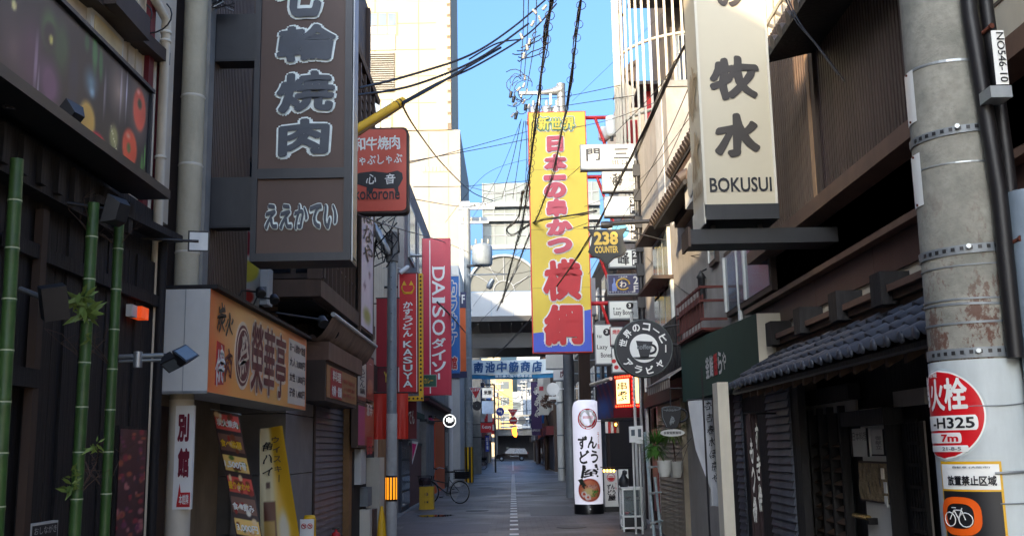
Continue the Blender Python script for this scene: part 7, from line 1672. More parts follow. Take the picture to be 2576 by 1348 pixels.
def ramen_paint(U,V):
    # bowl seen from above on white
    c=base(U,V,(238,238,240));c=blend(c,ell(U,V,.5,.5,.5,.5,.02),(190,34,26));c=blend(c,ell(U,V,.5,.5,.43,.43,.04),(226,130,90));c=blend(c,ell(U,V,.46,.42,.3,.24,.5),(226,200,130))
    for(x,y)in((.27,.33),(.42,.2)):c=blend(c,ell(U,V,x,y,.125,.12,.1),(244,236,226));c=blend(c,ell(U,V,x+.01,y,.07,.065,.15),(230,90,40))
    for(x,y)in((.55,.66),(.66,.6),(.74,.66)):c=blend(c,ell(U,V,x,y,.12,.08,.3),(226,170,150));c=blend(c,ell(U,V,x,y+.02,.09,.03,.4),(190,110,90))
    rg=random.Random(3)
    for i in range(22):c=blend(c,ell(U,V,.72+.15*(rg.random()-.5)*2,.36+.12*(rg.random()-.5)*2,.04,.035,.4),rg.choice([(70,140,60),(110,176,80),(50,110,50)]))
    x,y=(U-.2)*.8+(V-.78)*.6,-(U-.2)*.6+(V-.78)*.8;m=((np.abs(x+.0)<.09)&(np.abs(y)<.16)).astype(float);c=blend(c,m,(44,52,40));return c
def zundo(f,cx,hw,b0,b1,t,pr=None,k=1.0,n=.004,frame=None):
    """the ramen shop's logo and lettering between heights b0..b1"""
    R_=mat('zundo_red',(200,24,40),.5);K=mt['ink'];W=mt['sign_white'];H=b1-b0
    z=b1-H*.2;r=hw*.64
    cir=lambda R0,n0,n1,m_:MB().fprism(f,[(cx+R0*math.cos(i*math.pi/14),z+R0*math.sin(i*math.pi/14))for i in range(28)],n0,n1,m_).build('emblem',t)
    cir(r,n,n+.003,R_);cir(r*.86,n+.003,n+.006,W)
    MB().fprism(f,[(cx-r*.8,z-.0*r),(cx+r*.8,z-.0*r)]+[(cx+r*.78*math.cos(q),z-.04*r+r*.76*math.sin(q))for q in[-i*math.pi/10 for i in range(1,10)]],n+.006,n+.009,R_).build('emblem',t)
    MB().fprism(f,[(cx-r*.7,z+.28*r),(cx+r*.7,z+.28*r),(cx+r*.7,z+.36*r),(cx-r*.7,z+.36*r)],n+.006,n+.009,R_).build('emblem',t)
    for i in range(8):a=cx-r*.42+r*.12*i;MB().fprism(f,[(a,z+.04*r),(a+r*.05,z+.04*r),(a+r*.05,z+.28*r),(a,z+.28*r)],n+.006,n+.009,R_).build('emblem',t)
    MB().fprism(f,[(cx+r*.8*math.cos(q),z+.42*r+r*.32*math.sin(q))for q in[i*math.pi/8 for i in range(9)]],n+.006,n+.008,R_).build('emblem',t)if 0 else None
    z1=b1-H*.37;ch=H*.15
    for i,(c,dx)in enumerate((('ずん',-.05),('どう',.02),('屋',.05))):
        w=hw*.62;txt(f,c,cx-w+dx*hw,cx+w*.95+dx*hw,z1-ch*(i+1)+.01*k,z1-ch*i-.015*k,K,t,bold=.035,n=n+.004,brush=.3)
    vtxt(f,'ラー麺',cx+hw*.62,cx+hw*.78,z1-ch*1.0,z1-ch*.0+H*.03,R_,t,bold=.01,n=n+.004)
def inflatable():
    q0=PG(1482,1293);D=q0.y;f=FF(D);x0,x1=P(1446,1200,D).x,P(1519,1200,D).x;r=(x1-x0)/2;c=Vector((P(1482,1250,D).x+.0,D+r,0));c.x=P(1482,1180,D).x;zt=P(1482,1005,D+r).z;zb=P(1482,1268,D).z
    t=thing('inflatable_sign','tall white inflatable pillar with ramen shop lettering and a bowl picture','inflatable',c)
    M_=mat('inflatable_white',(228,226,238),.45,var=.02,emit=.12)
    prof=[(r*.98,zb),(r*1.0,zb+.2),(r,zt-.28),(r*.97,zt-.16),(r*.86,zt-.06),(r*.6,zt-.01),(.01,zt)]
    MB().lathe(c,prof,M_,32).build('tube_body',t);MB().lathe(c,[(r*1.04,0),(r*1.04,zb-.02),(r*1.0,zb)],mat('black_base',(22,22,26),.3),32).build('base_drum',t)
    MB().lathe((c.x,c.y-r*1.05,.12),[(.02,-.01),(.02,.01)],mt['off_white'],8,(0,-1,0)).build('valve',t)
    class Cy:
        N=Vector((0,-1,0))
        def p(s,a,b,n=0):
            th=-math.pi/2+a/r;return Vector((c.x+(r+n)*math.cos(th),c.y+(r+n)*math.sin(th),b))
    cy=Cy();b0=zb;b1=zt
    hb=r*.80;zc=P(1482,1232,D).z
    # bowl picture bent round the pillar: only its disc
    n=44;V_,U_=[],[]
    vs=[];cols=[];fs=[]
    for j in range(13):
        for i in range(40):
            rr_=j/12;th=i*2*math.pi/40;vs.append(cy.p(hb*1.08*rr_*math.cos(th),zc+hb*1.0*rr_*math.sin(th),.004));cols.append((.5+.5*rr_*math.cos(th),.5+.5*rr_*math.sin(th)))
    for j in range(12):
        for i in range(40):a=j*40+i;b=j*40+(i+1)%40;fs.append((a,b,b+40,a+40))
    o=MB().add(vs,fs,print_mat(),True).build('bowl_picture',t);ca=o.data.color_attributes.new('Col','FLOAT_COLOR','POINT');C2=np.array(cols);cc=np.clip(ramen_paint(C2[:,0][None,:],C2[:,1][None,:])[0],0,255)/255;lin=np.where(cc<=.04045,cc/12.92,((cc+.055)/1.055)**2.4);arr=np.ones((len(cols),4));arr[:,:3]=lin;ca.data.foreach_set('color',arr.ravel())
    # sub-divided nori strip standing proud of the bowl
    MB().add([cy.p(-hb*1.08,zc+hb*.86,.007),cy.p(-hb*.62,zc+hb*.98,.007),cy.p(-hb*.15,zc+hb*.28,.007),cy.p(-hb*.5,zc+hb*.1,.007)],[(3,2,1,0)],mat('nori',(44,52,40),.6,var=.4,scale=30)).build('nori_print',t)
    zundo(cy,0,r*1.12,P(1482,1246,D).z,zt-.02,t,n=.004)
    # small ramen board behind
    D2=D+.9;f=FF(D2);a0,a1,b0,b1=f.rect(1520,1182,1556,1273);s=thing('ramen_board','small white lit ramen board standing right behind the inflatable pillar','sign',((a0+a1)/2,D2,0))
    MB().fbox(f,a0,a1,b0,b1,-.2,0,mt['sign_white']).build('panel',s);MB().fbox(f,a0-.02,a1+.03,0,b0-.01,-.25,.02,mt['black_metal']).build('base',s);zundo(f,(a0+a1)/2,(a1-a0)*.5,b0-.02,b1,s,n=.004,k=.3)
inflatable()
def clutter_right():
    # glass show case
    q=PG(1592,1336);D=q.y;f=FF(D);a0,a1,b0,b1=f.rect(1564,1228,1620,1330);b0=.05
    t=thing('show_case','white framed glass show case with food models standing on the lane','cabinet',((a0+a1)/2,D,0));W=mt['sign_white'];dp=.42;gl=mat('case_glass',(150,160,160),.05,alpha=.28)
    for x in(a0,a1-.03):
        for y in(D,D+dp):MB().box(x,x+.03,y-.015,y+.015,.0,b1,W).build('frame_post',t)
    for z in(.05,.26,b1-.03):MB().box(a0+.03,a1-.03,D-.014,D+.014,z,z+.03,W).build('frame_rail',t);MB().box(a0+.001,a0+.029,D+.016,D+dp-.016,z,z+.03,W).build('frame_rail',t)
    MB().box(a0+.03,a1-.03,D+.002,D+.006,.3,b1-.03,gl).build('glass',t);MB().box(a0+.01,a0+.014,D+.02,D+dp-.02,.3,b1-.03,gl).build('glass',t);MB().box(a0+.035,a1-.035,D+.0,D+dp-.02,.085,.255,mt['ink']).build('black_panel',t)
    MB().box(a0+.03,a1-.03,D+dp-.03,D+dp-.02,.27,b1-.03,mt['grey_steel']).build('back',t);MB().box(a0-.02,a1+.01,D-.02,D+dp+.02,b1,b1+.02,W).build('top',t)
    MB().box(a0+.04,a1-.04,D+.03,D+dp-.04,.56,.565,gl).build('shelf',t)
    rg=random.Random(6)
    for k,(dx,z,m_)in enumerate(((.1,.3,'orange_red'),(.22,.3,'off_white'),(.14,.57,'beam_brown'),(.3,.57,'off_white'))):
        p=thing('food_model',['red bowl model low in the show case','white plate model low in the show case','brown dish model on the glass shelf','white dish model on the glass shelf'][k],'food model',(a0+dx,D+.2,z+.005),'food models in the show case');MB().lathe((a0+dx,D+.2,z+.006),[(.03,0),(.06,.035),(.062,.045),(.05,.04)],mt[m_],14).build('bowl',p);MB().lathe((a0+dx,D+.2,z+.03),[(.045,.012),(.03,.03),(.005,.035)],mt['beam_brown'],10).build('filling',p)
    p=thing('potted_decoration','dark jumble of a cat figure shape and bag on top of the show case','ornament',((a0+a1)/2-.12,D+.2,b1+.02))
    cx=(a0+a1)/2-.13;MB().lathe((cx,D+.2,b1+.021),[(.07,0),(.1,.05),(.09,.15),(.05,.2),(.03,.25)],mt['black_metal'],12).build('body',p);MB().lathe((cx+.02,D+.18,b1+.24),[(.02,0),(.05,.03),(.045,.08),(.01,.1)],mt['navy_metal'],10).build('top',p)
    # boards between
    f3=FF(D+.55);a0,a1,b0,b1=f3.rect(1556,1180,1585,1320);s=thing('ramen_board','white ramen board with a bowl picture half behind the show case','sign',((a0+a1)/2,D+.55,0));MB().fbox(f3,a0,a1,.1,b1,-.1,0,mt['sign_white']).build('panel',s);MB().fbox(f3,a0,a1,0,.09,-.12,.01,mt['black_metal']).build('base',s)
    paint(f3,a0,a1,.55,.85,ramen_paint,s,20,20)
    # pipe rack / ladder
    q=PG(1650,1340)if 0 else None;D=18.6;x=P(1645,1330,D).x;t=thing('pipe_rack','leaning rack of pale blue white pipes with clamps right of the show case','rack',(x,D,0));B=mat('pale_blue_paint',(178,196,200),.5,dirt=.3)
    zt=P(1640,1085,D).z
    MB().tube([(x,D,0),(x-.08,D+.1,zt)],.028,B,8).build('pipe',t);MB().tube([(x+.16,D+.3,0),(x+.1,D+.34,P(1657,1200,D).z)],.026,B,8).build('pipe',t)
    for z in(.25,.75,1.2):MB().tube([(x-.06,D+.02,z),(x+.2,D+.3,z)],.016,B,6).build('cross_bar',t);MB().box(x-.06,x+.03,D-.03,D+.05,z-.02,z+.02,mt['galvanised']).build('clamp',t)
    for k,dx in enumerate((-.02,.1,.22)):MB().tube([(x+dx,D+2.0,0.0),(x+dx,D+2.0,4.2-k*.4)],.03,mt['off_white']if k!=1 else mt['galvanised'],8).build('riser_pipe',t)
    # white meter boxes up on the pipes
    f=FF(19.2)
    for k,r in enumerate(((1583,1072,1602,1112),(1600,1070,1618,1115))):
        a0,a1,b0,b1=f.rect(*r);m=thing('meter_box','%s white meter box above the pipe rack'%['left','right'][k],'meter',((a0+a1)/2,19.2,b0),'meter boxes above the pipe rack');MB().fbox(f,a0,a1,b0,b1,-.12,0,mt['sign_white']).build('case',m);MB().fbox(f,a0+.03,a1-.03,b0+.12,b1-.06,0,.01,mt['glass_grey']).build('window',m);MB().tube([((a0+a1)/2,19.3,b0),((a0+a1)/2,19.3,0)],.02,mt['off_white'],6).build('conduit',m)
    # hanging cup sign
    D=14.6;f=FF(D);a0,a1,b0,b1=f.rect(1663,1022,1727,1078);t=thing('cup_sign','black hanging sign shaped like a coffee cup above the fern','sign',((a0+a1)/2,D,b0));w=a1-a0;h=b1-b0;K=mt['ink']
    MB().fprism(f,[(a0,b1-h*.1),(a0+w*.02,b1-h*.5),(a0+w*.18,b0+.02),(a0+w*.4,b0),(a0+w*.62,b0+.02),(a0+w*.78,b1-h*.5),(a0+w*.82,b1-h*.1)]+[(a0+w*.41+w*.41*math.cos(i*math.pi/8),b1-h*.1+h*.12*math.sin(i*math.pi/8))for i in range(1,8)],-.05,0,K).build('cup',t)
    MB().tube([f.p(a0+w*.78+.1*math.cos(q),b1-h*.4+.09*math.sin(q),-.02)for q in[math.radians(-100+i*20)for i in range(11)]],.016,K,6).build('cup_handle',t);MB().tube([f.p(a0+w*.41+w*.38*math.cos(i*.2618),b1-h*.1+h*.09*math.sin(i*.2618),.006)for i in range(25)],.004,mt['grey_steel'],4).build('rim',t);MB().tube([f.p(a0+w*.03,b1-h*.15,.004),f.p(a0+w*.05,b1-h*.5,.004),f.p(a0+w*.2,b0+.03,.004)],.004,mt['grey_steel'],4).build('edge_line',t)
    txt(f,'アラビヤ',a0+w*.2,a0+w*.62,b1-h*.22,b1-h*.08,mt['grey_steel'],t,n=.004);txt(f,'鳥',a0+w*.32,a0+w*.52,b0+h*.2,b0+h*.55,mt['grey_steel'],t,bold=.02,n=.004,brush=1)
    c=f.px(1692,1088);MB().fprism(f,[(c[0]+.17*math.cos(i*.314),c[1]+.05*math.sin(i*.314))for i in range(20)],-.03,0,mt['off_white']).build('plate',t);txt(f,'自家焙煎珈琲',c[0]-.12,c[0]+.12,c[1]-.02,c[1]+.02,K,t,bold=.02,n=.004)
    MB().tube([f.p(a0+w*.4,b1,-.02),f.p(a0+w*.4,b1+.25,-.02)],.01,K,5).build('hanger',t);MB().tube([f.p(a0+w*.4,b1+.25,-.02),f.p(2.75,b1+.25,-.02)],.012,K,5).build('arm',t)
    # hanging fern pots
    rg=random.Random(12)
    for k,(u,v,uz,vz,lab,m_,n,s)in enumerate(((1672,1178,1650,1120,'left white hanging pot with a bushy bright fern','fern',700,.36),(1700,1180,1690,1080,'right white hanging pot with dark trailing foliage','leaf',380,.45))):
        D=15.8+k*.3;c=P(u,v,D);t=thing('hanging_plant',lab,'plant',c,'plants hung on the beige wall');MB().lathe(c,[(.07,-.12),(.1,-.04),(.11,.1),(.115,.12),(.09,.115)],mt['off_white'],16).build('pot',t)
        cc=P(uz,vz,D);mb=MB();rg2=random.Random(k)
        for i in range(n):
            a=rg2.random()*6.28;e=rg2.uniform(-1.0,1.1);d=Vector((math.cos(a)*math.cos(e),math.sin(a)*math.cos(e),math.sin(e)));o=cc+d*s*rg2.random()**.5*.5*Vector((1,1,1)).x;L_=rg2.uniform(.08,.17);tip=o+(d+Vector((0,0,-.5*rg2.random()))).normalized()*L_;sdv=d.cross(Vector((.3,.1,1))).normalized()*L_*.07;mb.add([o-sdv,o+sdv,tip],[(0,1,2)],mt[m_])
        mb.build('foliage',t);MB().tube([c+Vector((0,0,.1)),cc],.012,mt['brown_wood'],5).build('stem',t);MB().tube([c+Vector((.1,0,.1)),Vector((2.75,D,c.z+.5))],.005,mt['black_metal'],4).build('hook',t)
clutter_right()
def right_far_row():
    C=mt['cream_wall']
    t=thing('right_shop_row','dark narrow shop houses past the ramen shop, right side','building',(6,45,0));MB().box(3.25,9,32,60,0,8.2,mt['black_wood']).build('wall',t)
    g=FRt(3.25)
    for k in range(8):
        for z in(3.4,6.0):w=MB().fbox(g,-58+k*3.2,-56.4+k*3.2,z,z+1.3,0,.05,mt['off_white']).build('window',t);MB().fbox(g,-57.9+k*3.2,-56.5+k*3.2,z+.1,z+1.2,.05,.06,mt['glass_dark']).build('pane',w)
        MB().fbox(g,-58+k*3.2,-55.6+k*3.2,.1,2.4,0,.04,[mt['shutter_dark'],mt['brown_wood'],mt['glass_dark']][k%3]).build('shopfront',t)
    # pale framed window sign behind yellow tower
    for(r,D,m_,lab)in(((1373,888,1430,925),38,'off_white','blank pale grey box sign below the giant yellow sign'),((1392,924,1432,955),40,'sign_white','small white sign with one dark character under the blank box sign'),((1432,700,1500,790),34,'sign_white','white framed blank board half behind the giant yellow sign')):
        f=FF(D);a0,a1,b0,b1=f.rect(*r);s=thing('box_sign',lab,'sign',((a0+a1)/2,D,b0));MB().fbox(f,a0,a1,b0,b1,-.3,0,mt[m_]).build('case',s);MB().fbox(f,a0,a1,b0-.04,b0,-.3,.02,mt['grey_steel']).build('rail',s);MB().tube([f.p(a1,(b0+b1)/2,-.15),f.p(3.3,(b0+b1)/2,-.15)],.03,mt['grey_steel'],5).build('bracket',s)
        if '924' in str(r):txt(f,'虎',f.px(1408,935)[0],f.px(1424,935)[0],b0+.1,b1-.1,mt['maroon'],s,bold=.02,n=.006)
    for(u0,u1,D,v,lab)in((1403,1420,52,895,'thick white steel pipe column left of the ramen pillar'),(1424,1440,50,895,'second white steel pipe column, nearer the ramen pillar')):
        x=P((u0+u1)/2,1150,D).x;t=thing('steel_column',lab,'column',(x,D,0));r=(u1-u0)/2/FPX*D;MB().lathe((x,D,0),[(r,0),(r,P(1420,v,D).z)],mt['off_white'],14).build('shaft',t)
        for z in(.6,2.2,3.8):MB().lathe((x,D,z),[(r,-.03),(r+.03,0),(r,.03)],mt['grey_steel'],14).build('collar',t)
    # brown columns
    for(u0,u1,D,v,lab)in((1462,1490,36,880,'thick brown tiled column left of the shop row, partly behind the yellow sign foot'),):
        x0,x1=P(u0,1100,D).x,P(u1,1100,D).x;t=thing('brown_column',lab,'column',((x0+x1)/2,D,0));MB().box(x0,x1,D,D+.5,0,P(1475,v-40,D).z,mt['brown_wood']).build('shaft',t)
    # round blank signs
    for(u,v,D,r,lab)in((1391,978,48,16,'round pale blank sign with a small plate beneath, left of two'),(1480,972,37,14,'round dim blank sign with a plate beneath, right of two')):
        c=P(u,v,D);R=r/FPX*D;t=thing('round_blank_sign',lab,'sign',c,'round blank signs on the right');m_=mt['sign_white']if u<1400 else mt['grey_steel'];MB().lathe(c,[(R,-.08),(R,.0)],m_,24,(0,-1,0)).build('disc',t);MB().box(c.x-R*.7,c.x+R*.9,D-.02,D+.05,c.z-R*1.6,c.z-R*1.15,m_).build('plate',t);MB().tube([c+Vector((R,.03,0)),Vector((3.2,D+.03,c.z))],.03,m_,5).build('arm',t)
    # flower ball and lamp
    c=P(1376,1010,50);t=thing('flower_ball','brownish dried flower ball hung by the first white column','ornament',c);mb=MB();rg=random.Random(4)
    for i in range(240):
        d=Vector((rg.gauss(0,1),rg.gauss(0,1),rg.gauss(0,1))).normalized();o=c+d*.3*rg.random()**.4;s=d.orthogonal().normalized()*.05;mb.add([o-s,o+s,o+d*.1],[(0,1,2)],mt['beam_brown'])
    mb.build('foliage',t);l=c+Vector((.45,-.1,-.1));MB().lathe(l,[(.03,-.06),(.09,0),(.03,.06)],mat('lamp_face',(214,220,220),emit=1.0),10).build('bulb',t);MB().tube([c,l+Vector((0,0,.05)),Vector((3.2,50,c.z+.1))],.02,mt['black_metal'],4).build('arm',t)
    # purple upright banner far on the right
    D=84;f=FF(D);a0,a1,b0,b1=f.rect(1335,960,1365,1075);a1=f.px(1362,1000)[0];t=thing('purple_banner','long dark purple upright banner with white brush strokes beyond the arcade','banner',((a0+a1)/2,D,b0));MB().fbox(f,a0-.0,a1,b0-.6,b1,-.05,0,mat('deep_purple',(54,30,84),.6,var=.15)).build('cloth',t);vtxt(f,'あまね',(a0+a1)/2-.1,a1-.05,b0+.8,b1-.2,mt['off_white'],t,bold=.03,n=.02,brush=1);txt(f,'AMAKARA',a0+.05,a1-.02,b0-.3,b0-.1,mt['off_white'],t,n=.02);MB().tube([f.p(a0,b1,0),f.p(2.8,b1,0)],.03,mt['black_metal'],5).build('rod',t)
    D=76;f=FF(D);a0,a1,b0,b1=f.rect(1352,940,1376,985);t=thing('grey_awning_sign','small pale sign cluster above the purple banner','sign',((a0+a1)/2,D,b0));MB().fbox(f,a0,a1,b0,b1,-.2,0,mt['off_white']).build('panel',t);MB().fbox(f,a0+.1,a1-.1,b0+.1,b0+.4,0,.02,mt['faded_red']).build('stripe',t);MB().tube([f.p(a1,b1-.2,-.1),f.p(2.9,b1-.2,-.1)],.03,mt['black_metal'],4).build('arm',t)
right_far_row()
# ================================================================== POLES, CABLES AND SMALL THINGS
def silver_pole():
    D=17.1;x=P(985,1200,D).x;t=thing('steel_pole','slim silver pole with an orange and black reflector band, left of the lane','pole',(x,D,0));zt=P(978,600,D).z;r=.085
    zs=P(985,1040,D).z;MB().lathe((x,D,0),[(r*1.08,0),(r*1.06,.4),(r*1.06,zs)],mat('pole_white_sleeve',(190,190,186),.55,dirt=.3),20).build('lower_shaft',t)
    MB().lathe((x,D,0),[(r,zs),(r*.9,zt-.2),(r*.9,zt)],mat('pole_grey',(140,148,152),.45,metal=.2,dirt=.3),20).build('shaft',t);MB().lathe((x,D,zt),[(r*1.25,-.4),(r*1.25,.0),(r*1.1,.1)],mt['concrete'],16).build('cap',t)
    z1,z0=P(985,1200,D).z,P(985,1255,D).z;MB().lathe((x,D,0),[(r*1.1,z0-.03),(r*1.12,z0-.03),(r*1.12,z1+.03),(r*1.1,z1+.03)],mt['ink'],20).build('reflector_band',t)
    for k in range(5):
        th=-math.pi/2+(k-2)*.52;o=Vector((x+r*1.14*math.cos(th),D+r*1.14*math.sin(th),0));A=Vector((-math.sin(th),math.cos(th),0));ff=Fr(o,A);ff.N=Vector((math.cos(th),math.sin(th),0));MB().fbox(ff,-.014,.014,z0,z1,0,.003,mat('reflector_amber',(250,150,30),.3,emit=.3)).build('reflector',t)
    rg=random.Random(5)
    for v in(640,700,730,790,860,930,1010):z=P(985,v,D).z;MB().lathe((x,D-r*.9,z),[(.008,0),(.008,.03)],mt['black_metal'],6,(0,-1,0)).build('bolt',t)
    q=P(958,600,D-.2);w=thing('cable_splice','tangled black cables and a grey splice case at the top of the silver pole','cable',q)
    MB().lathe(q,[(.02,-.3),(.06,-.24),(.07,.12),(.03,.3)],mt['galvanised'],10,(-.45,0,.9)).build('splice_case',w)
    for k in range(12):pts=[q+Vector((rg.uniform(-.22,.3),rg.uniform(-.1,.2),rg.uniform(-.5,.5)))for _ in range(4)];MB().tube(pts,.012,mt['cable'],5).build('loop_cable',w)
silver_pole()
def sag(p,q,s,n=16):return[p.lerp(q,i/n)+Vector((0,0,-s*4*(i/n)*(1-i/n)))for i in range(n+1)]
def spline(ps,n=6):
    out=[];P4=[ps[0]]+ps+[ps[-1]]
    for i in range(1,len(P4)-2):
        a,b,c,d=P4[i-1:i+3]
        for k in range(n):t=k/n;out.append(.5*((2*b)+(c-a)*t+(2*a-5*b+4*c-d)*t*t+(3*b-a-3*c+d)*t**3))
    return out+[ps[-1]]
def bundle(name,lab,pix,r,rings=True,seed=1,strands=3,thick=.6):
    """a hanging bundle of communication cables held by spiral rings"""
    ps=spline([P(u,v,D)for u,v,D in pix],8);t=thing(name,lab,'cable',ps[0],None);rg=random.Random(seed)
    MB().tube(ps,r*thick,mt['cable'],7).build('main_cable',t)
    L=len(ps)
    for s in range(strands):
        ph=rg.random()*6;q=[p+Vector((math.cos(ph+i*.35),0,math.sin(ph+i*.35)))*r*(1.1+.5*math.sin(i*.6+s))+Vector((0,0,-r*.5*s))for i,p in enumerate(ps)];MB().tube(q,r*.3,mt['cable'],5).build('strand',t)
    if rings:
        d=0;first=None
        for i in range(1,L):
            d+=(ps[i]-ps[i-1]).length
            if d>.5:
                d=0;c=ps[i];ti=(ps[i]-ps[i-1]).normalized();a=ti.orthogonal().normalized();b=ti.cross(a);R=r*2.0*(.8+.5*rg.random())
                MB().tube([c+(a*math.cos(k*.5236)+b*math.sin(k*.5236))*R-Vector((0,0,R*.5))for k in range(13)],r*.22,mt['cable'],4,cap=False).build('ring',t)
    return t
bundle('cable_bundle','thick black cable bundle falling from the top centre to the arcade',[(1395,-60,12.5),(1385,20,13.5),(1366,150,16),(1344,330,20),(1328,470,25),(1311,570,31),(1290,650,38),(1262,760,46)],.032,seed=1)
bundle('cable_bundle','ringed black cable bundle right of the thickest one, crossing the yellow sign',[(1468,-60,12.5),(1458,40,13.5),(1437,180,16),(1416,320,19),(1392,430,23),(1352,545,29),(1312,640,37),(1250,780,46)],.026,seed=2,strands=4,thick=.4)
bundle('cable_bundle','long black cable bundle running from beside the cream sign across the yellow sign',[(1812,-30,8.6),(1770,40,9.4),(1715,130,10.5),(1650,265,12.5),(1575,420,15.5),(1490,585,21),(1400,720,30),(1310,830,42),(1240,900,52)],.017,rings=False,seed=3,strands=5,thick=.9)
bundle('cable_bundle','thin ringed bundle dangling left of the yellow sign',[(1316,480,24),(1304,545,28),(1275,575,33),(1290,590,33.5),(1340,560,30),(1420,545,27),(1500,530,24)],.03,rings=False,seed=4)
def wire(lab,pix,r=.008,name='overhead_wire',m='cable',grp=None,n=8):
    ps=spline([P(u,v,D)for u,v,D in pix],n);o=MB().tube(ps,r,mt[m],4).build(name);return tag(o,lab,'wire',grp)
G='thin overhead wires over the lane'
W_=[
('uppermost black wire rising from the dark tower sign to the top centre',[(905,222,12),(1030,190,13),(1180,140,14),(1290,70,15),(1395,-20,16)],.016),
('second black wire rising from the dark tower sign to the insulators',[(900,240,12),(1040,215,13),(1200,150,14),(1330,60,15)],.016),
('black wire leaving the yellow sleeve end for the top centre',[(1012,258,12.5),(1100,210,13.2),(1200,165,14),(1330,85,15),(1400,10,15.5)],.014),
('brown wire under the one from the yellow sleeve',[(1012,262,12.5),(1080,225,13),(1140,190,13.5),(1260,120,14.5)],.018),
('pair wire lower, from the tower edge to the insulators',[(1180,150,14),(1250,110,14.5),(1310,100,15)],.012),
('dark wire sagging from the yellow sleeve down to the arcade pole',[(1010,262,13),(1050,330,17),(1120,420,25),(1190,485,36),(1240,505,44)],.018),
('long wire crossing level over the red beef sign',[(896,432,14),(1000,412,18),(1200,376,26),(1330,350,30)],.010),
('wire from the beef sign to the middle of the yellow sign',[(900,428,14),(1040,408,20),(1180,372,27),(1330,330,32)],.010),
('level wire right of the tower across to the white rods',[(1360,250,33),(1440,240,31),(1560,215,28)],.012),
('lower level wire across to the white rods',[(1370,275,33),(1450,262,31),(1600,240,27)],.012),
('wire climbing from the floor signs to the white rods',[(1335,530,34),(1480,400,28),(1640,240,22),(1700,150,18)],.010),
('wire from the yellow sign top right to the cream sign',[(1400,330,30),(1540,300,26),(1700,235,20)],.009),
('faint wire over the arcade glass, first',[(1180,470,45),(1260,485,42),(1345,450,36)],.012),
('faint wire over the arcade glass, second',[(1180,520,48),(1260,495,44),(1330,480,38)],.012),
('faint wire across the fan window, upper',[(1190,660,50),(1280,690,42),(1480,640,30)],.010),
('faint wire across the fan window, lower',[(1185,830,50),(1300,720,42),(1480,570,30)],.010),
('wire from the tower sign foot to the crimson sign',[(900,540,12),(985,570,16),(1120,610,30),(1190,640,48)],.010),
('wire rising left of the yellow sign to the sky',[(1120,560,35),(1220,440,34),(1330,400,33)],.008),
('steep thin wire fanning from the insulators, first',[(1310,305,36),(1290,400,40),(1262,500,46)],.014),
('steep thin wire fanning from the insulators, second',[(1318,305,36),(1305,400,40),(1290,500,46)],.014),
('steep thin wire fanning from the insulators, third',[(1322,305,36),(1325,400,40),(1318,500,46)],.014),
('upright thin wire above the insulators, left of three',[(1318,-20,22),(1315,100,26),(1308,200,32)],.012),
('upright thin wire above the insulators, middle of three',[(1330,-20,22),(1326,100,26),(1318,200,32)],.012),
('upright thin wire above the insulators, right of three',[(1350,-20,22),(1345,100,26),(1322,240,33)],.012),
('thin wire over the grey house wall to the cream sign, upper',[(1480,690,24),(1640,420,17),(1800,60,10)],.006),
('thin wire over the grey house wall to the cream sign, lower',[(1500,690,24),(1660,440,17),(1812,80,10)],.006),
('thin wire sweeping under the tiled gable',[(1470,520,27),(1600,460,20),(1740,290,14)],.006),
('thin wire from the floor sign post to the rusty balcony',[(1620,640,22),(1680,700,18),(1760,760,14)],.007),
('wire from the rusty balcony to the black post',[(1620,720,22),(1690,660,18),(1760,640,14)],.007),
('dark wire bridging the crimson sign and the utility pole',[(1100,760,26),(1140,800,32),(1170,835,45)],.03),
('wires falling over the ribbed brown wall by the cream sign',[(1965,-30,7.4),(2000,50,7.2),(2050,110,7.0),(2110,190,6.6)],.006),
('second wire falling over the ribbed brown wall',[(1970,-30,7.4),(2010,55,7.1),(2060,120,6.9),(2125,205,6.5)],.006),
('faint diagonal wire high in the sky behind the rods',[(1440,255,34),(1580,120,30),(1720,-20,26)],.006),
('faint wire from the insulator cluster down to the left',[(1180,560,44),(1250,450,38),(1312,300,34)],.008),
('thin wire over the pale tower foot',[(1040,470,24),(1180,468,34),(1330,455,40)],.010),
('thin wire above the crimson sign',[(1035,500,22),(1180,520,34),(1260,500,42)],.010),
('low thin wire between the two sides before the arcade',[(1190,770,48),(1300,640,36),(1480,560,27)],.008),
]
for lab,pix,r in W_:wire(lab,pix,r,grp=G)
def sleeve():
    a,b=P(880,336,11.9),P(1014,254,12.6);t=thing('yellow_cable_sleeve','yellow plastic sleeve on the cable rising from behind the dark tower sign','cable sleeve',a)
    MB().tube([a,b],.052,mt['yellow'],12).build('sleeve',t);MB().tube([a-Vector((0,0,.07)),b-Vector((0,0,.05))],.03,mat('sleeve_brown',(120,90,40),.5),8).build('seam',t)
    d=(b-a).normalized()
    for k in(.86,.93):c=a.lerp(b,k);MB().lathe(c,[(.055,-.01),(.06,0),(.055,.01)],mt['ink'],10,d).build('clip',t)
sleeve()
def insul(p,t,ax=(0,0,1),s=1.0):
    MB().lathe(p,[(.03*s,-.12*s),(.07*s,-.09*s),(.03*s,-.06*s),(.07*s,-.03*s),(.03*s,0),(.07*s,.03*s),(.03*s,.06*s),(.06*s,.09*s),(.02*s,.12*s)],mt['insulator'],10,ax).build('insulator',t)
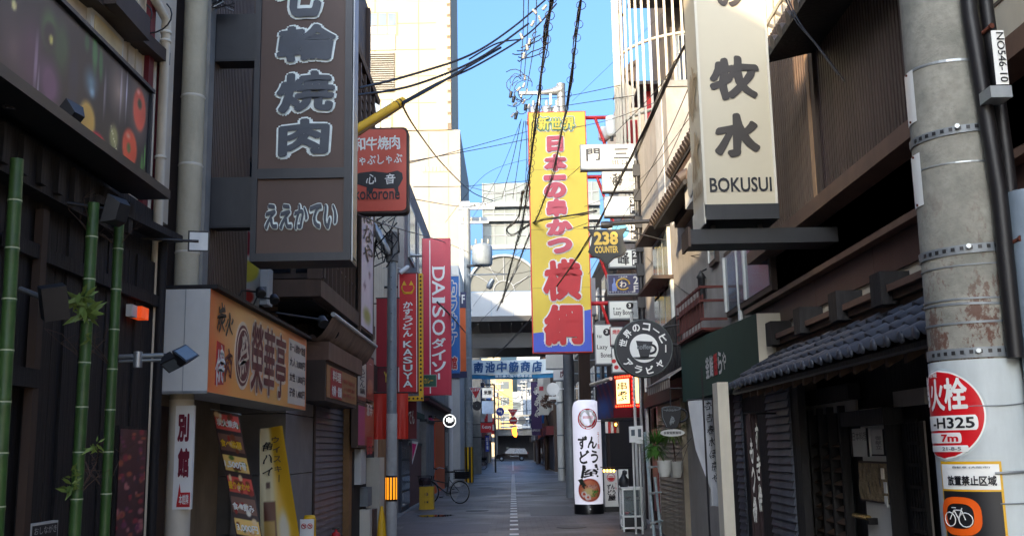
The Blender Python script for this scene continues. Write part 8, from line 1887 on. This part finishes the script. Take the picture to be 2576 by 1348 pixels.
def pole_tops():
    D=14.8;c=P(1335,70,D);t=thing('insulator_cluster','hanging cluster of white insulators and looped black wires near the top centre','insulators',c);rg=random.Random(3)
    for u,v in((1312,92),(1326,120),(1318,140),(1345,30),(1358,48),(1370,20),(1340,60),(1332,105)):insul(P(u,v,D),t,(rg.uniform(-.8,.8),rg.uniform(-.3,.3),1),.42)
    for k in range(5):
        r=.07+.022*k;q=P(1322+6*rg.random()*3,100+4*k,D);MB().tube([q+Vector((r*1.5*math.cos(a)+.05*math.sin(a*3+k),.04*k,-.01*k+r*rg.uniform(.45,.6)*math.sin(a)+.12*math.cos(a)))for a in[math.pi*(1+i/9.)for i in range(10)]],.009,mt['cable'],5).build('loop_wire',t)
    # utility pole with crossarm behind the yellow sign
    D=34.0;x=P(1416,400,D).x;zt=P(1416,212,D).z;t=thing('utility_pole','utility pole with a white curved crossarm and transformer behind the yellow sign top','utility pole',(x,D,0))
    MB().lathe((x,D,0),[(.19,0),(.14,zt-.15),(.15,zt)],mt['grey_steel'],16).build('shaft',t);z=P(1300,235,D).z
    MB().tube([(x,D,z+.1),(x-.3,D,z+.03),(x-.7,D,z)],[.2,.12,.07],mt['grey_steel'],10).build('bracket',t);MB().box(P(1306,235,D).x,x-.3,D-.05,D+.05,z-.06,z+.05,mt['grey_steel']).build('crossarm',t)
    for u in(1355,1385):q=P(u,250,D);MB().box(q.x-.04,q.x+.04,D-.07,D+.07,z-.45,z-.06,mt['off_white']).build('hanger',t)
    q=P(1368,278,D);
    for dx in(-.35,.1,.45):MB().lathe((q.x+dx,D,q.z-.35),[(.17,0),(.18,.05),(.18,.42),(.15,.48),(.05,.5)],mt['galvanised'],14).build('transformer',t);insul(Vector((q.x+dx,D,q.z+.25)),t,s=.9)
    MB().box(q.x-.6,q.x+.7,D-.2,D+.2,q.z-.45,q.z-.36,mt['grey_steel']).build('platform',t)
    k=thing('switch_gear','chain of white insulators and black switches left of the crossarm','insulators',P(1310,260,D));
    for(u,v,a)in((1320,195,0),(1318,215,.4),(1305,225,1),(1312,240,.3),(1296,262,1.2),(1300,285,.2),(1318,256,.6),(1290,290,.8),(1330,268,.5),(1326,230,0)):insul(P(u,v,D),k,(a,0,1),.8)
    for(u,v)in((1292,250),(1298,292),(1285,238),(1322,270)):c=P(u,v,D);MB().lathe(c,[(.05,-.12),(.06,.1)],mt['cable'],8,(.2,0,1)).build('switch',k)
    for j in range(10):
        c=P(rg.randint(1290,1328),rg.randint(200,285),D);r=.15+.25*rg.random();MB().tube([c+Vector((r*math.cos(a),rg.uniform(-.05,.05),r*math.sin(a)))for a in[j+i*.45 for i in range(9)]],.014,mt['cable'],4).build('jumper_wire',k)
    # pole in front of the arcade with a grey transformer
    D=50.0;x=P(1180,1150,D).x;zt=P(1190,525,D).z;t=thing('utility_pole','grey utility pole with yellow and black stripes at its foot before the arcade','utility pole',(x,D,0))
    MB().lathe((x,D,0),[(.19,0),(.16,zt)],mat('pole_grey2',(150,154,152),.6,dirt=.35),18).build('shaft',t)
    for k in range(8):
        th=-math.pi+k*math.pi/7;o=Vector((x+.195*math.cos(th),D+.195*math.sin(th),0));ff=Fr(o,(-math.sin(th),math.cos(th),0));ff.N=Vector((math.cos(th),math.sin(th),0));MB().fbox(ff,-.045,.045,.05,1.7,-.01,.01,mt['yellow']if k%2 else mt['ink']).build('stripe',t)
    q=P(1213,640,D-.3);r=.5;MB().lathe((q.x,D-.3,q.z-.55),[(r*.9,0),(r,.08),(r,.9),(r*.9,1.0),(.15,1.1)],mat('transformer_grey',(134,144,150),.45,dirt=.3),18).build('transformer',t);MB().box(x,q.x,D-.35,D-.2,q.z-.6,q.z-.5,mt['black_metal']).build('platform',t)
    for dx in(-.3,0,.3):insul(Vector((q.x+dx,D-.3,q.z+.65)),t)
    for v,w in((525,1.4),(560,1.1)):z=P(1190,v,D).z;MB().box(x-w*.3,x+w,D-.06,D+.06,z-.06,z+.06,mt['grey_steel']).build('crossarm',t);[insul(Vector((x-.2+w*.4*i,D,z+.15)),t)for i in range(3)]
    q=P(1235,712,D-.4);MB().lathe(q,[(.1,-.3),(.16,-.2),(.12,.2)],mt['galvanised'],10,(.5,0,1)).build('closure',t);MB().box(x,q.x+.9,D-.42,D-.34,q.z+.4,q.z+.46,mt['grey_steel']).build('arm',t)
    z0=P(1180,1010,D).z
    for v in(780,900,1010,1060):z=P(1180,v,D).z;MB().lathe((x,D,z),[(.2,-.03),(.21,0),(.2,.03)],mt['galvanised'],18).build('steel_band',t)
    # stop sign on it
    D2=49.5;f=FF(D2);pts=[f.px(*p)for p in((1180,974),(1212,974),(1197,1005))];s=thing('stop_sign','red triangular stop sign with white lettering beside the striped utility pole','sign',(pts[2][0],D2,pts[2][1]));cx=sum(p[0]for p in pts)/3;cz=sum(p[1]for p in pts)/3
    MB().fprism(f,pts[::-1],-.03,0,mt['sign_white']).build('rim',s);MB().fprism(f,[(cx+(a-cx)*.84,cz+(b-cz)*.84)for a,b in pts[::-1]],0,.01,mt['red_print']).build('face_panel',s);txt(f,'止まれ',cx-.2,cx+.2,cz+.02,cz+.15,mt['sign_white'],s,bold=.03,n=.015)
pole_tops()
def far_poles():
    rg=random.Random(21)
    for k,(u,D,v,side)in enumerate(((1255,178,960,'left'),(1326,172,955,'right'),(1316,190,965,'right'),(1350,110,925,'right'),(1266,200,1000,'left'),(1374,79,900,'right'))):
        x=P(u,1100,D).x;zt=P(u,v,D).z;t=thing('utility_pole','distant utility pole, %s on the %s of the far lane'%(['tallest','thin middle','crowded','nearest banner','farthest','frontmost'][k],side),'utility pole',(x,D,0),'utility poles beyond the arcade')
        MB().lathe((x,D,0),[(.15,0),(.1,zt)],mt['grey_steel']if k!=5 else mt['brown_wood'],10).build('shaft',t);MB().lathe((x,D,0),[(.2,.05),(.2,1.5)],mt['yellow'],10).build('foot_band',t)if k in(1,)else None
        for j in range(3):z=zt-.4-j*1.1;MB().box(x-.9,x+.9,D-.05,D+.05,z,z+.1,mt['off_white']).build('crossarm',t);[insul(Vector((x+dx,D,z+.22)),t,s=1.3)for dx in(-.75,.0,.75)]
        MB().lathe((x+(.35 if k%2 else-.35),D-.2,zt-2.6),[(.26,0),(.28,.7),(.2,.8)],mt['galvanised'],12).build('transformer',t)
    labs=['upper left','upper right','middle left','middle','middle right','low left','low right']
    for k in range(7):
        a=Vector((-2.6+.5*(k%3),70+k,5.3+.55*(k%4)));b=Vector((1.8-.4*(k%3),138,7.5+.5*(k%3)));o=MB().tube(sag(a,b,.7),.02,mt['cable'],4).build('overhead_wire');tag(o,'sagging wire along the far lane, %s of the bunch'%labs[k],'wire','wires along the far lane')
    # road signs seen under the street banner
    def sg(u,v,D,r,nm,lab):
        c=P(u,v,D);t=thing(nm,lab,'sign',c);return c,t,FF(D),r/FPX*D
    c,t,f,r=sg(1258,1035,74,11,'turn_sign','blue round sign with a white left turn arrow on the left of the far lane');MB().lathe(c,[(r,-.03),(r,0)],mt['sign_white'],20,(0,-1,0)).build('rim',t);MB().lathe(c,[(r*.88,0),(r*.88,.012)],mt['navy']if 0 else mat('road_blue',(24,60,170),.4),20,(0,-1,0)).build('disc',t)
    MB().fprism(f,[(c.x+r*a,c.z+r*b)for a,b in((-.6,.15),(-.15,.5),(-.15,.28),(.45,.28),(.45,-.5),(.2,-.5),(.2,.02),(-.15,.02),(-.15,-.2))],.012,.02,mt['sign_white']).build('arrow',t);MB().box(c.x-r*1.0,c.x+r*1.1,73.97,74.0,c.z-r*1.7,c.z-r*1.3,mt['sign_white']).build('plate',t)
    MB().tube([c+Vector((-r,.05,0)),Vector((-2.8,74.05,c.z))],.03,mt['grey_steel'],5).build('arm',t)
    c,t,f,r=sg(1290,1035,90,14,'stop_sign','second, smaller red stop triangle beyond the blue arrow sign');MB().fprism(f,[(c.x-r,c.z+r*.5),(c.x,c.z-r*1.1),(c.x+r,c.z+r*.5)],-.03,0,mt['sign_white']).build('rim',t);MB().fprism(f,[(c.x-r*.82,c.z+r*.38),(c.x,c.z-r*.9),(c.x+r*.82,c.z+r*.38)],0,.01,mt['red_print']).build('face_panel',t);txt(f,'止まれ',c.x-r*.5,c.x+r*.5,c.z-.02,c.z+.13,mt['sign_white'],t,bold=.02,n=.015);MB().tube([c,c+Vector((r*3.5,.05,.1))],.03,mt['grey_steel'],5).build('arm',t);MB().tube([c+Vector((r*3.5,.05,.1)),Vector((2.8,90.05,c.z+.2))],.03,mt['grey_steel'],5).build('arm',t)
    c,t,f,r=sg(1291,1057,96,10,'no_entry_sign','red round no entry sign with a white bar over the far lane');MB().lathe(c,[(r,-.03),(r,0)],mt['red_print'],20,(0,-1,0)).build('disc',t);MB().box(c.x-r*.7,c.x+r*.7,95.96,95.99,c.z-r*.15,c.z+r*.15,mt['sign_white']).build('bar',t);MB().box(c.x-r*.8,c.x+r*.8,95.97,96,c.z-r*1.7,c.z-r*1.2,mt['sign_white']).build('plate',t);MB().tube([c,Vector((2.8,96.1,c.z+.1))],.03,mt['grey_steel'],5).build('arm',t)
    c,t,f,r=sg(1313,1057,95,10,'round_sign','pale cream round sign right of the no entry sign');MB().lathe(c,[(r,-.03),(r,0)],mt['sign_cream'],20,(0,-1,0)).build('disc',t);MB().box(c.x-r*.7,c.x+r*.7,94.96,94.99,c.z-.03,c.z+.03,mt['grey_steel']).build('bar',t);MB().tube([c,Vector((2.8,95.1,c.z))],.03,mt['grey_steel'],5).build('arm',t)
    c,t,f,r=sg(1301,1083,104,9,'orange_lamp','glowing orange and white crescent lamp sign in the far lane');MB().fprism(f,[(c.x-.15+r*math.cos(q),c.z+r*1.7*math.sin(q))for q in[math.radians(80+i*20)for i in range(11)]]+[(c.x,c.z-r*.9),(c.x-.08,c.z),(c.x,c.z+r*.9)],-.1,0,mat('orange_glow',(255,120,30),.4,emit=2.0)).build('crescent',t);MB().lathe(c+Vector((.12,0,.1)),[(.12,-.05),(.12,.05)],mat('lamp_face',(214,220,220)),12,(0,-1,0)).build('disc',t);MB().tube([c,Vector((2.8,104,c.z+.3))],.03,mt['grey_steel'],5).build('arm',t)
    def panel(u0,v0,u1,v1,D,m_,nm,lab,s='',tm='sign_white',side=-1):
        f=FF(D);a0,a1,b0,b1=f.rect(u0,v0,u1,v1);t=thing(nm,lab,'sign',((a0+a1)/2,D,b0));MB().fbox(f,a0,a1,b0,b1,-.1,0,mt[m_]if isinstance(m_,str)else m_).build('panel',t);MB().fbox(f,a0-.02,a1+.02,b1,b1+.05,-.12,.02,mt['black_metal']).build('frame',t)
        if s:txt(f,s,a0+(a1-a0)*.12,a1-(a1-a0)*.12,b0+(b1-b0)*.3,b1-(b1-b0)*.25,mt[tm],t,bold=.03,n=.01)
        x=-2.85 if side<0 else 2.85;e=a0 if side<0 else a1;MB().tube([f.p(e,b1-.1,-.05),f.p(x,b1-.1,-.05)],.03,mt['black_metal'],5).build('arm',t);return f,a0,a1,b0,b1,t
    panel(1209,1063,1239,1087,67,'red_print','red_shop_sign','small red shop sign with white script under the pale blue board','K-story')
    panel(1212,1008,1242,1040,69,mat('pale_blue_board',(170,190,214),.5),'pale_board','blank pale blue board hung left of the far lane')
    panel(1213,975,1240,1000,70,'sign_white','white_board','white board with two dark characters beside the stop triangle','米原','ink')
    f,a0,a1,b0,b1,t=panel(1221,1095,1231,1135,68,mat('road_blue',(24,60,170)),'blue_upright','narrow blue and white upright sign low on the left of the far lane');vtxt(f,'駐車場',a0+.05,a1-.05,b0+.1,b1-.1,mt['sign_white'],t,bold=.02,n=.01)
    c=P(1200,1020,66);t=thing('convex_mirror','dark round mirror disc on a bracket beside the pale blue board','mirror',c);MB().lathe(c,[(.3,-.05),(.3,.02)],mt['ink'],20,(0,-1,0)).build('disc',t);MB().tube([c,Vector((-2.85,66.05,c.z-.2))],.03,mt['grey_steel'],5).build('arm',t)
    f=FF(73);x=P(1244,1000,73).x;t=thing('black_frame_post','thin black framed post standing left in the far lane','post',(x,73,0));MB().box(x-.06,x+.06,73,73.1,0,P(1244,965,73).z,mt['black_metal']).build('post',t);MB().box(-2.9,x-.06,73,73.1,P(1244,965,73).z-.1,P(1244,965,73).z,mt['black_metal']).build('rail',t)
far_poles()
def bicycle(lab,loc,rz,basket=True,detail=True):
    t=thing('bicycle',lab,'bicycle',loc);M3=Matrix.Rotation(rz,3,'Z');L=Vector(loc);T=lambda x,z,y=0:L+M3 @ Vector((x,y,z))
    K,S=mt['tyre'],mt['galvanised'];fm=mat('frame_paint',(60,62,64),.3,metal=.5)
    def ring(c,R,r,m_,nm,par,seg=36):
        pts=[T(c[0]+R*math.cos(i*2*math.pi/seg),c[1]+R*math.sin(i*2*math.pi/seg))for i in range(seg+1)];return MB().tube(pts,r,m_,6,cap=False).build(nm,par)
    for cx in(0.0,1.06):
        w=MB().lathe(T(cx,.33,-.04),[(.03,0),(.022,.02),(.022,.06),(.03,.08)],S,10,M3 @ Vector((0,1,0))).build('wheel',t);ring((cx,.33),.32,.018,K,'tyre',w);ring((cx,.33),.295,.01,S,'rim',w)
        mb=MB()
        for k in range(16):a=k*math.pi/8;mb.tube([T(cx,.33),T(cx+.29*math.cos(a),.33+.29*math.sin(a))],.0016,S,3)
        o=mb.build('spokes',w);o['kind']='stuff'
        MB().tube([T(cx+.36*math.cos(a),.33+.36*math.sin(a))for a in[math.radians(20+i*14)for i in range(10)]],.014,S,5).build('mudguard',t)
    for a,b,r in(((.45,.30),(.36,.78),.016),((.45,.30),(.95,.62),.02),((.40,.58),(.92,.68),.016),((.36,.70),(0,.33),.01),((.45,.30),(0,.33),.011),((.90,.82),(1.06,.33),.015)):MB().tube([T(*a),T(*b)],r,fm,8).build('frame_tube',t)
    MB().tube([T(.36,.78),T(.345,.9)],.012,S,6).build('seat_post',t)
    MB().hexa([T(.22,.90,-.09),T(.50,.91,-.02),T(.50,.91,.02),T(.22,.90,.09),T(.21,.95,-.1),T(.50,.94,-.022),T(.50,.94,.022),T(.21,.95,.1)],K).build('saddle',t)
    MB().tube([T(.90,.82),T(.87,1.0)],.013,S,6).build('stem',t);MB().tube([T(.70,1.02,-.28),T(.84,1.05,-.2),T(.88,1.0,0),T(.84,1.05,.2),T(.70,1.02,.28)],.011,S,6).build('handlebar',t)
    for y in(-.28,.28):MB().tube([T(.62,1.01,y),T(.74,1.03,y)],.016,K,6).build('grip',t)
    MB().lathe(T(.45,.30,-.06),[(.09,0),(.09,.008)],S,16,M3 @ Vector((0,1,0))).build('chain_ring',t)
    for s in(1,-1):MB().tube([T(.45,.30,.07*s),T(.45+.12*s,.30-.11*s,.09*s)],.009,S,5).build('crank',t);MB().hexa([T(.45+.12*s+a,.18 if s>0 else .40,.09*s+b)for a,b in((-.04,0),(.04,0),(.04,.09*s),(-.04,.09*s))]+[T(.45+.12*s+a,.20 if s>0 else .42,.09*s+b)for a,b in((-.04,0),(.04,0),(.04,.09*s),(-.04,.09*s))],K).build('pedal',t)
    MB().tube([T(0,.33,.05),T(.1,.02,.16)],.009,S,5).build('kick_stand',t)
    # rear carrier with a black basket
    MB().tube([T(-.2,.72,0),T(.25,.72,0)],.01,S,5).build('carrier',t)
    if basket:
        mb=MB();x0,x1,z0,z1=-.28,.12,.73,.98
        for i in range(9):x=x0+(x1-x0)*i/8;[mb.tube([T(x,z0,y),T(x,z1,y)],.004,K,4)for y in(-.15,.15)]
        for j in range(5):z=z0+(z1-z0)*j/4;mb.tube([T(x0,z,-.15),T(x1,z,-.15),T(x1,z,.15),T(x0,z,.15),T(x0,z,-.15)],.004 if j<4 else .01,K,4)
        for j in range(7):y=-.15+.05*j;mb.tube([T(x0,z1,y),T(x0,z0,y),T(x1,z0,y),T(x1,z1,y)],.004,K,4)
        o=mb.build('basket',t);MB().hexa([T(a,z,b)for z in(.735,.93)for a,b in((-.26,-.13),(.1,-.13),(.1,.13),(-.26,.13))],mt['ink']).build('basket_liner',t)
    return t
b=PG(1157,1266);bicycle('silver city bicycle with a black rear basket parked at the left of the lane',(b.x,b.y,0),math.radians(152))
b=PG(1216,1180);bicycle('dark bicycle parked far down the lane before the arcade column',(b.x,b.y,0),math.radians(160),True)
def crates():
    q=PG(1074,1280);D=q.y;x=q.x;Y=mt['crate_yellow']
    for k,lab in enumerate(('tall yellow plastic crate with a dark emblem beside the silver bicycle',)):
        z0=.002;t=thing('plastic_crate',lab,'crate',(x,D,z0));w=.2
        for zz,h in((0,.05),(.27,.03),(.55,.05)):MB().box(x-w,x+w,D-.15,D-.13,z0+zz,z0+zz+h,Y).build('rail',t);MB().box(x-w,x+w,D+.13,D+.15,z0+zz,z0+zz+h,Y).build('rail',t);MB().box(x-w,x-w+.02,D-.13,D+.13,z0+zz,z0+zz+h,Y).build('rail',t);MB().box(x+w-.02,x+w,D-.13,D+.13,z0+zz,z0+zz+h,Y).build('rail',t)
        MB().box(x-w+.02,x+w-.02,D-.145,D-.135,z0+.05,z0+.55,Y).build('front_panel',t);MB().box(x+w-.015,x+w-.005,D-.13,D+.13,z0+.05,z0+.55,Y).build('side_panel',t);MB().box(x-w+.005,x-w+.015,D-.13,D+.13,z0+.05,z0+.55,Y).build('side_panel',t)
        f=FF(D-.145);MB().fprism(f,[(x+.05*math.cos(i*.5236),z0+.4+.05*math.sin(i*.5236))for i in range(12)],0,.004,mt['beam_brown']).build('emblem',t);MB().fbox(f,x-.05,x+.05,z0+.17,z0+.22,0,.004,mt['ink']).build('hand_hole',t)
        for i in range(3):MB().box(x-.15+.12*i,x-.12+.12*i,D-.153,D-.15,z0+.0,z0+.6,Y).build('rib',t)
        MB().box(x-w+.02,x+w-.02,D-.13,D+.13,z0,z0+.02,Y).build('floor',t)
    t=thing('wire_basket','dark round wire basket standing on the yellow plastic crate','basket',(x-.05,D,.64));mb=MB()
    for h,r in((0,.15),(.12,.18),(.24,.2)):mb.tube([(x-.05+r*math.cos(i*.5236),D+r*math.sin(i*.5236),.645+h)for i in range(13)],.008,mt['black_metal'],4)
    for i in range(14):a=i*.449;mb.tube([(x-.05+.15*math.cos(a),D+.15*math.sin(a),.645),(x-.05+.2*math.cos(a),D+.2*math.sin(a),.885)],.006,mt['black_metal'],4)
    mb.build('frame',t);MB().lathe((x-.05,D,.645),[(.14,0),(.17,.16),(.1,.2)],mat('dark_bag',(50,34,40),.8),12).build('bag',t)
crates()
def taxi():
    D=142.0;x=P(1288,1140,D).x;f=FF(D);t=thing('taxi','glossy black boxy taxi crossing the lane end from right to left','car',(x,D+.85,.0));K=mt['car_black'];w=1.7
    prof=[(-2.2,.35),(-2.22,.62),(-2.05,.86),(-1.35,1.0),(-1.15,1.04),(-.62,1.62),(-.3,1.72),(1.2,1.74),(1.75,1.66),(2.12,1.15),(2.2,.9),(2.22,.35)]
    def side(y):return[Vector((x+a,y,z))for a,z in prof]
    A,B=side(D),side(D+w);n=len(prof)
    for i in range(n):   # shoulders drawn in a little above the waist
        for S_,sg in((A,1),(B,-1)):
            if prof[i][1]>1.1:S_[i].y+=sg*.16
    MB().add(A+B,[tuple(range(n)),tuple(range(2*n-1,n-1,-1))]+[(i,n+i,n+(i+1)%n,(i+1)%n)for i in range(n)],K).build('body',t)
    gl=mat('car_glass',(90,104,112),.15,var=.2,spec=.8)
    for a0,a1,nm in((-.98,-.25,'front_window'),(-.17,.85,'rear_window'),(.93,1.6,'quarter_window')):
        lo,hi=1.08,1.6;s0=.28 if nm=='front_window' else 0;s1=.22 if nm=='quarter_window' else 0
        MB().add([(x+a0-.0,D+.02,lo),(x+a1+s1*.6,D+.02,lo),(x+a1-s1*.2,D+.14,hi),(x+a0+s0*1.5,D+.14,hi)],[(0,1,2,3)],gl).build(nm,t)
    MB().add([(x-1.16,D+.15,1.06),(x-1.16,D+w-.15,1.06),(x-.66,D+w-.25,1.6),(x-.66,D+.25,1.6)],[(0,1,2,3)],gl).build('windscreen',t)
    for cx in(-1.4,1.3):
        for y in(D-.01,D+w-.17):wh=MB().lathe((x+cx,y+.18,.31),[(.31,0),(.31,.18),(.2,.185)],mt['tyre'],20,(0,-1,0)).build('wheel',t);MB().lathe((x+cx,y+.0,.31),[(.2,-.002),(.2,.012),(.05,.02)],mt['galvanised'],14,(0,-1,0)).build('rim',wh)
    MB().box(x-.3,x+.9,D-.012,D-.002,.62,.70,mt['sign_white']).build('side_stripe',t);MB().box(x-.75,x-.45,D+.6,D+1.1,1.7,1.86,mt['sign_cream']).build('roof_sign',t)
    MB().box(x-2.24,x-2.12,D+.1,D+.4,.68,.84,mat('lamp_face',(214,220,220))).build('headlight',t);MB().box(x+2.1,x+2.2,D-.005,D+.2,.9,1.2,mt['red_paint']).build('tail_light',t);MB().box(x-1.05,x-.9,D-.14,D,1.05,1.18,K).build('wing_mirror',t)
    for a in(-.2,.88):MB().box(x+a-.008,x+a+.008,D-.006,D-.001,.4,1.06,mt['grey_steel']).build('door_gap',t)
taxi()
def small_street():
    # manhole covers and drain grates
    for k,(x,y)in enumerate(((-.95,27.5),(1.15,21.2),(-1.2,44),(.9,37))):
        o=MB().lathe((x,y,.002),[(.3,0),(.3,.006)],mt['black_metal'],24).build('manhole_cover');tag(o,'round iron manhole cover, %s along the lane'%['second','nearest','farthest','third'][k],'manhole cover','manhole covers in the lane')
    # air conditioners and ducts on walls
    for k,(X,y,z,lab)in enumerate(((2.62,12.4,4.6,'air conditioner on the grey stucco wall right of the cream sign'),(-2.95,26.5,4.3,'air conditioner on the ribbed siding house left'),(3.2,34.5,5.2,'air conditioner on the dark shop row behind the yellow sign'))):
        s=1 if X>0 else-1;x0,x1=sorted((X,X-s*.3));t=thing('air_conditioner',lab,'air conditioner',(X,y,z));MB().box(x0,x1,y,y+.8,z,z+.55,mt['off_white']).build('case',t);MB().lathe((X-s*.3,y+.32,z+.27),[(.22,0),(.22,.012)],mt['grey_steel'],18,(-s,0,0)).build('fan_grille',t);MB().box(x0,x1,y+.05,y+.1,z-.04,z,mt['grey_steel']).build('foot',t)
small_street()
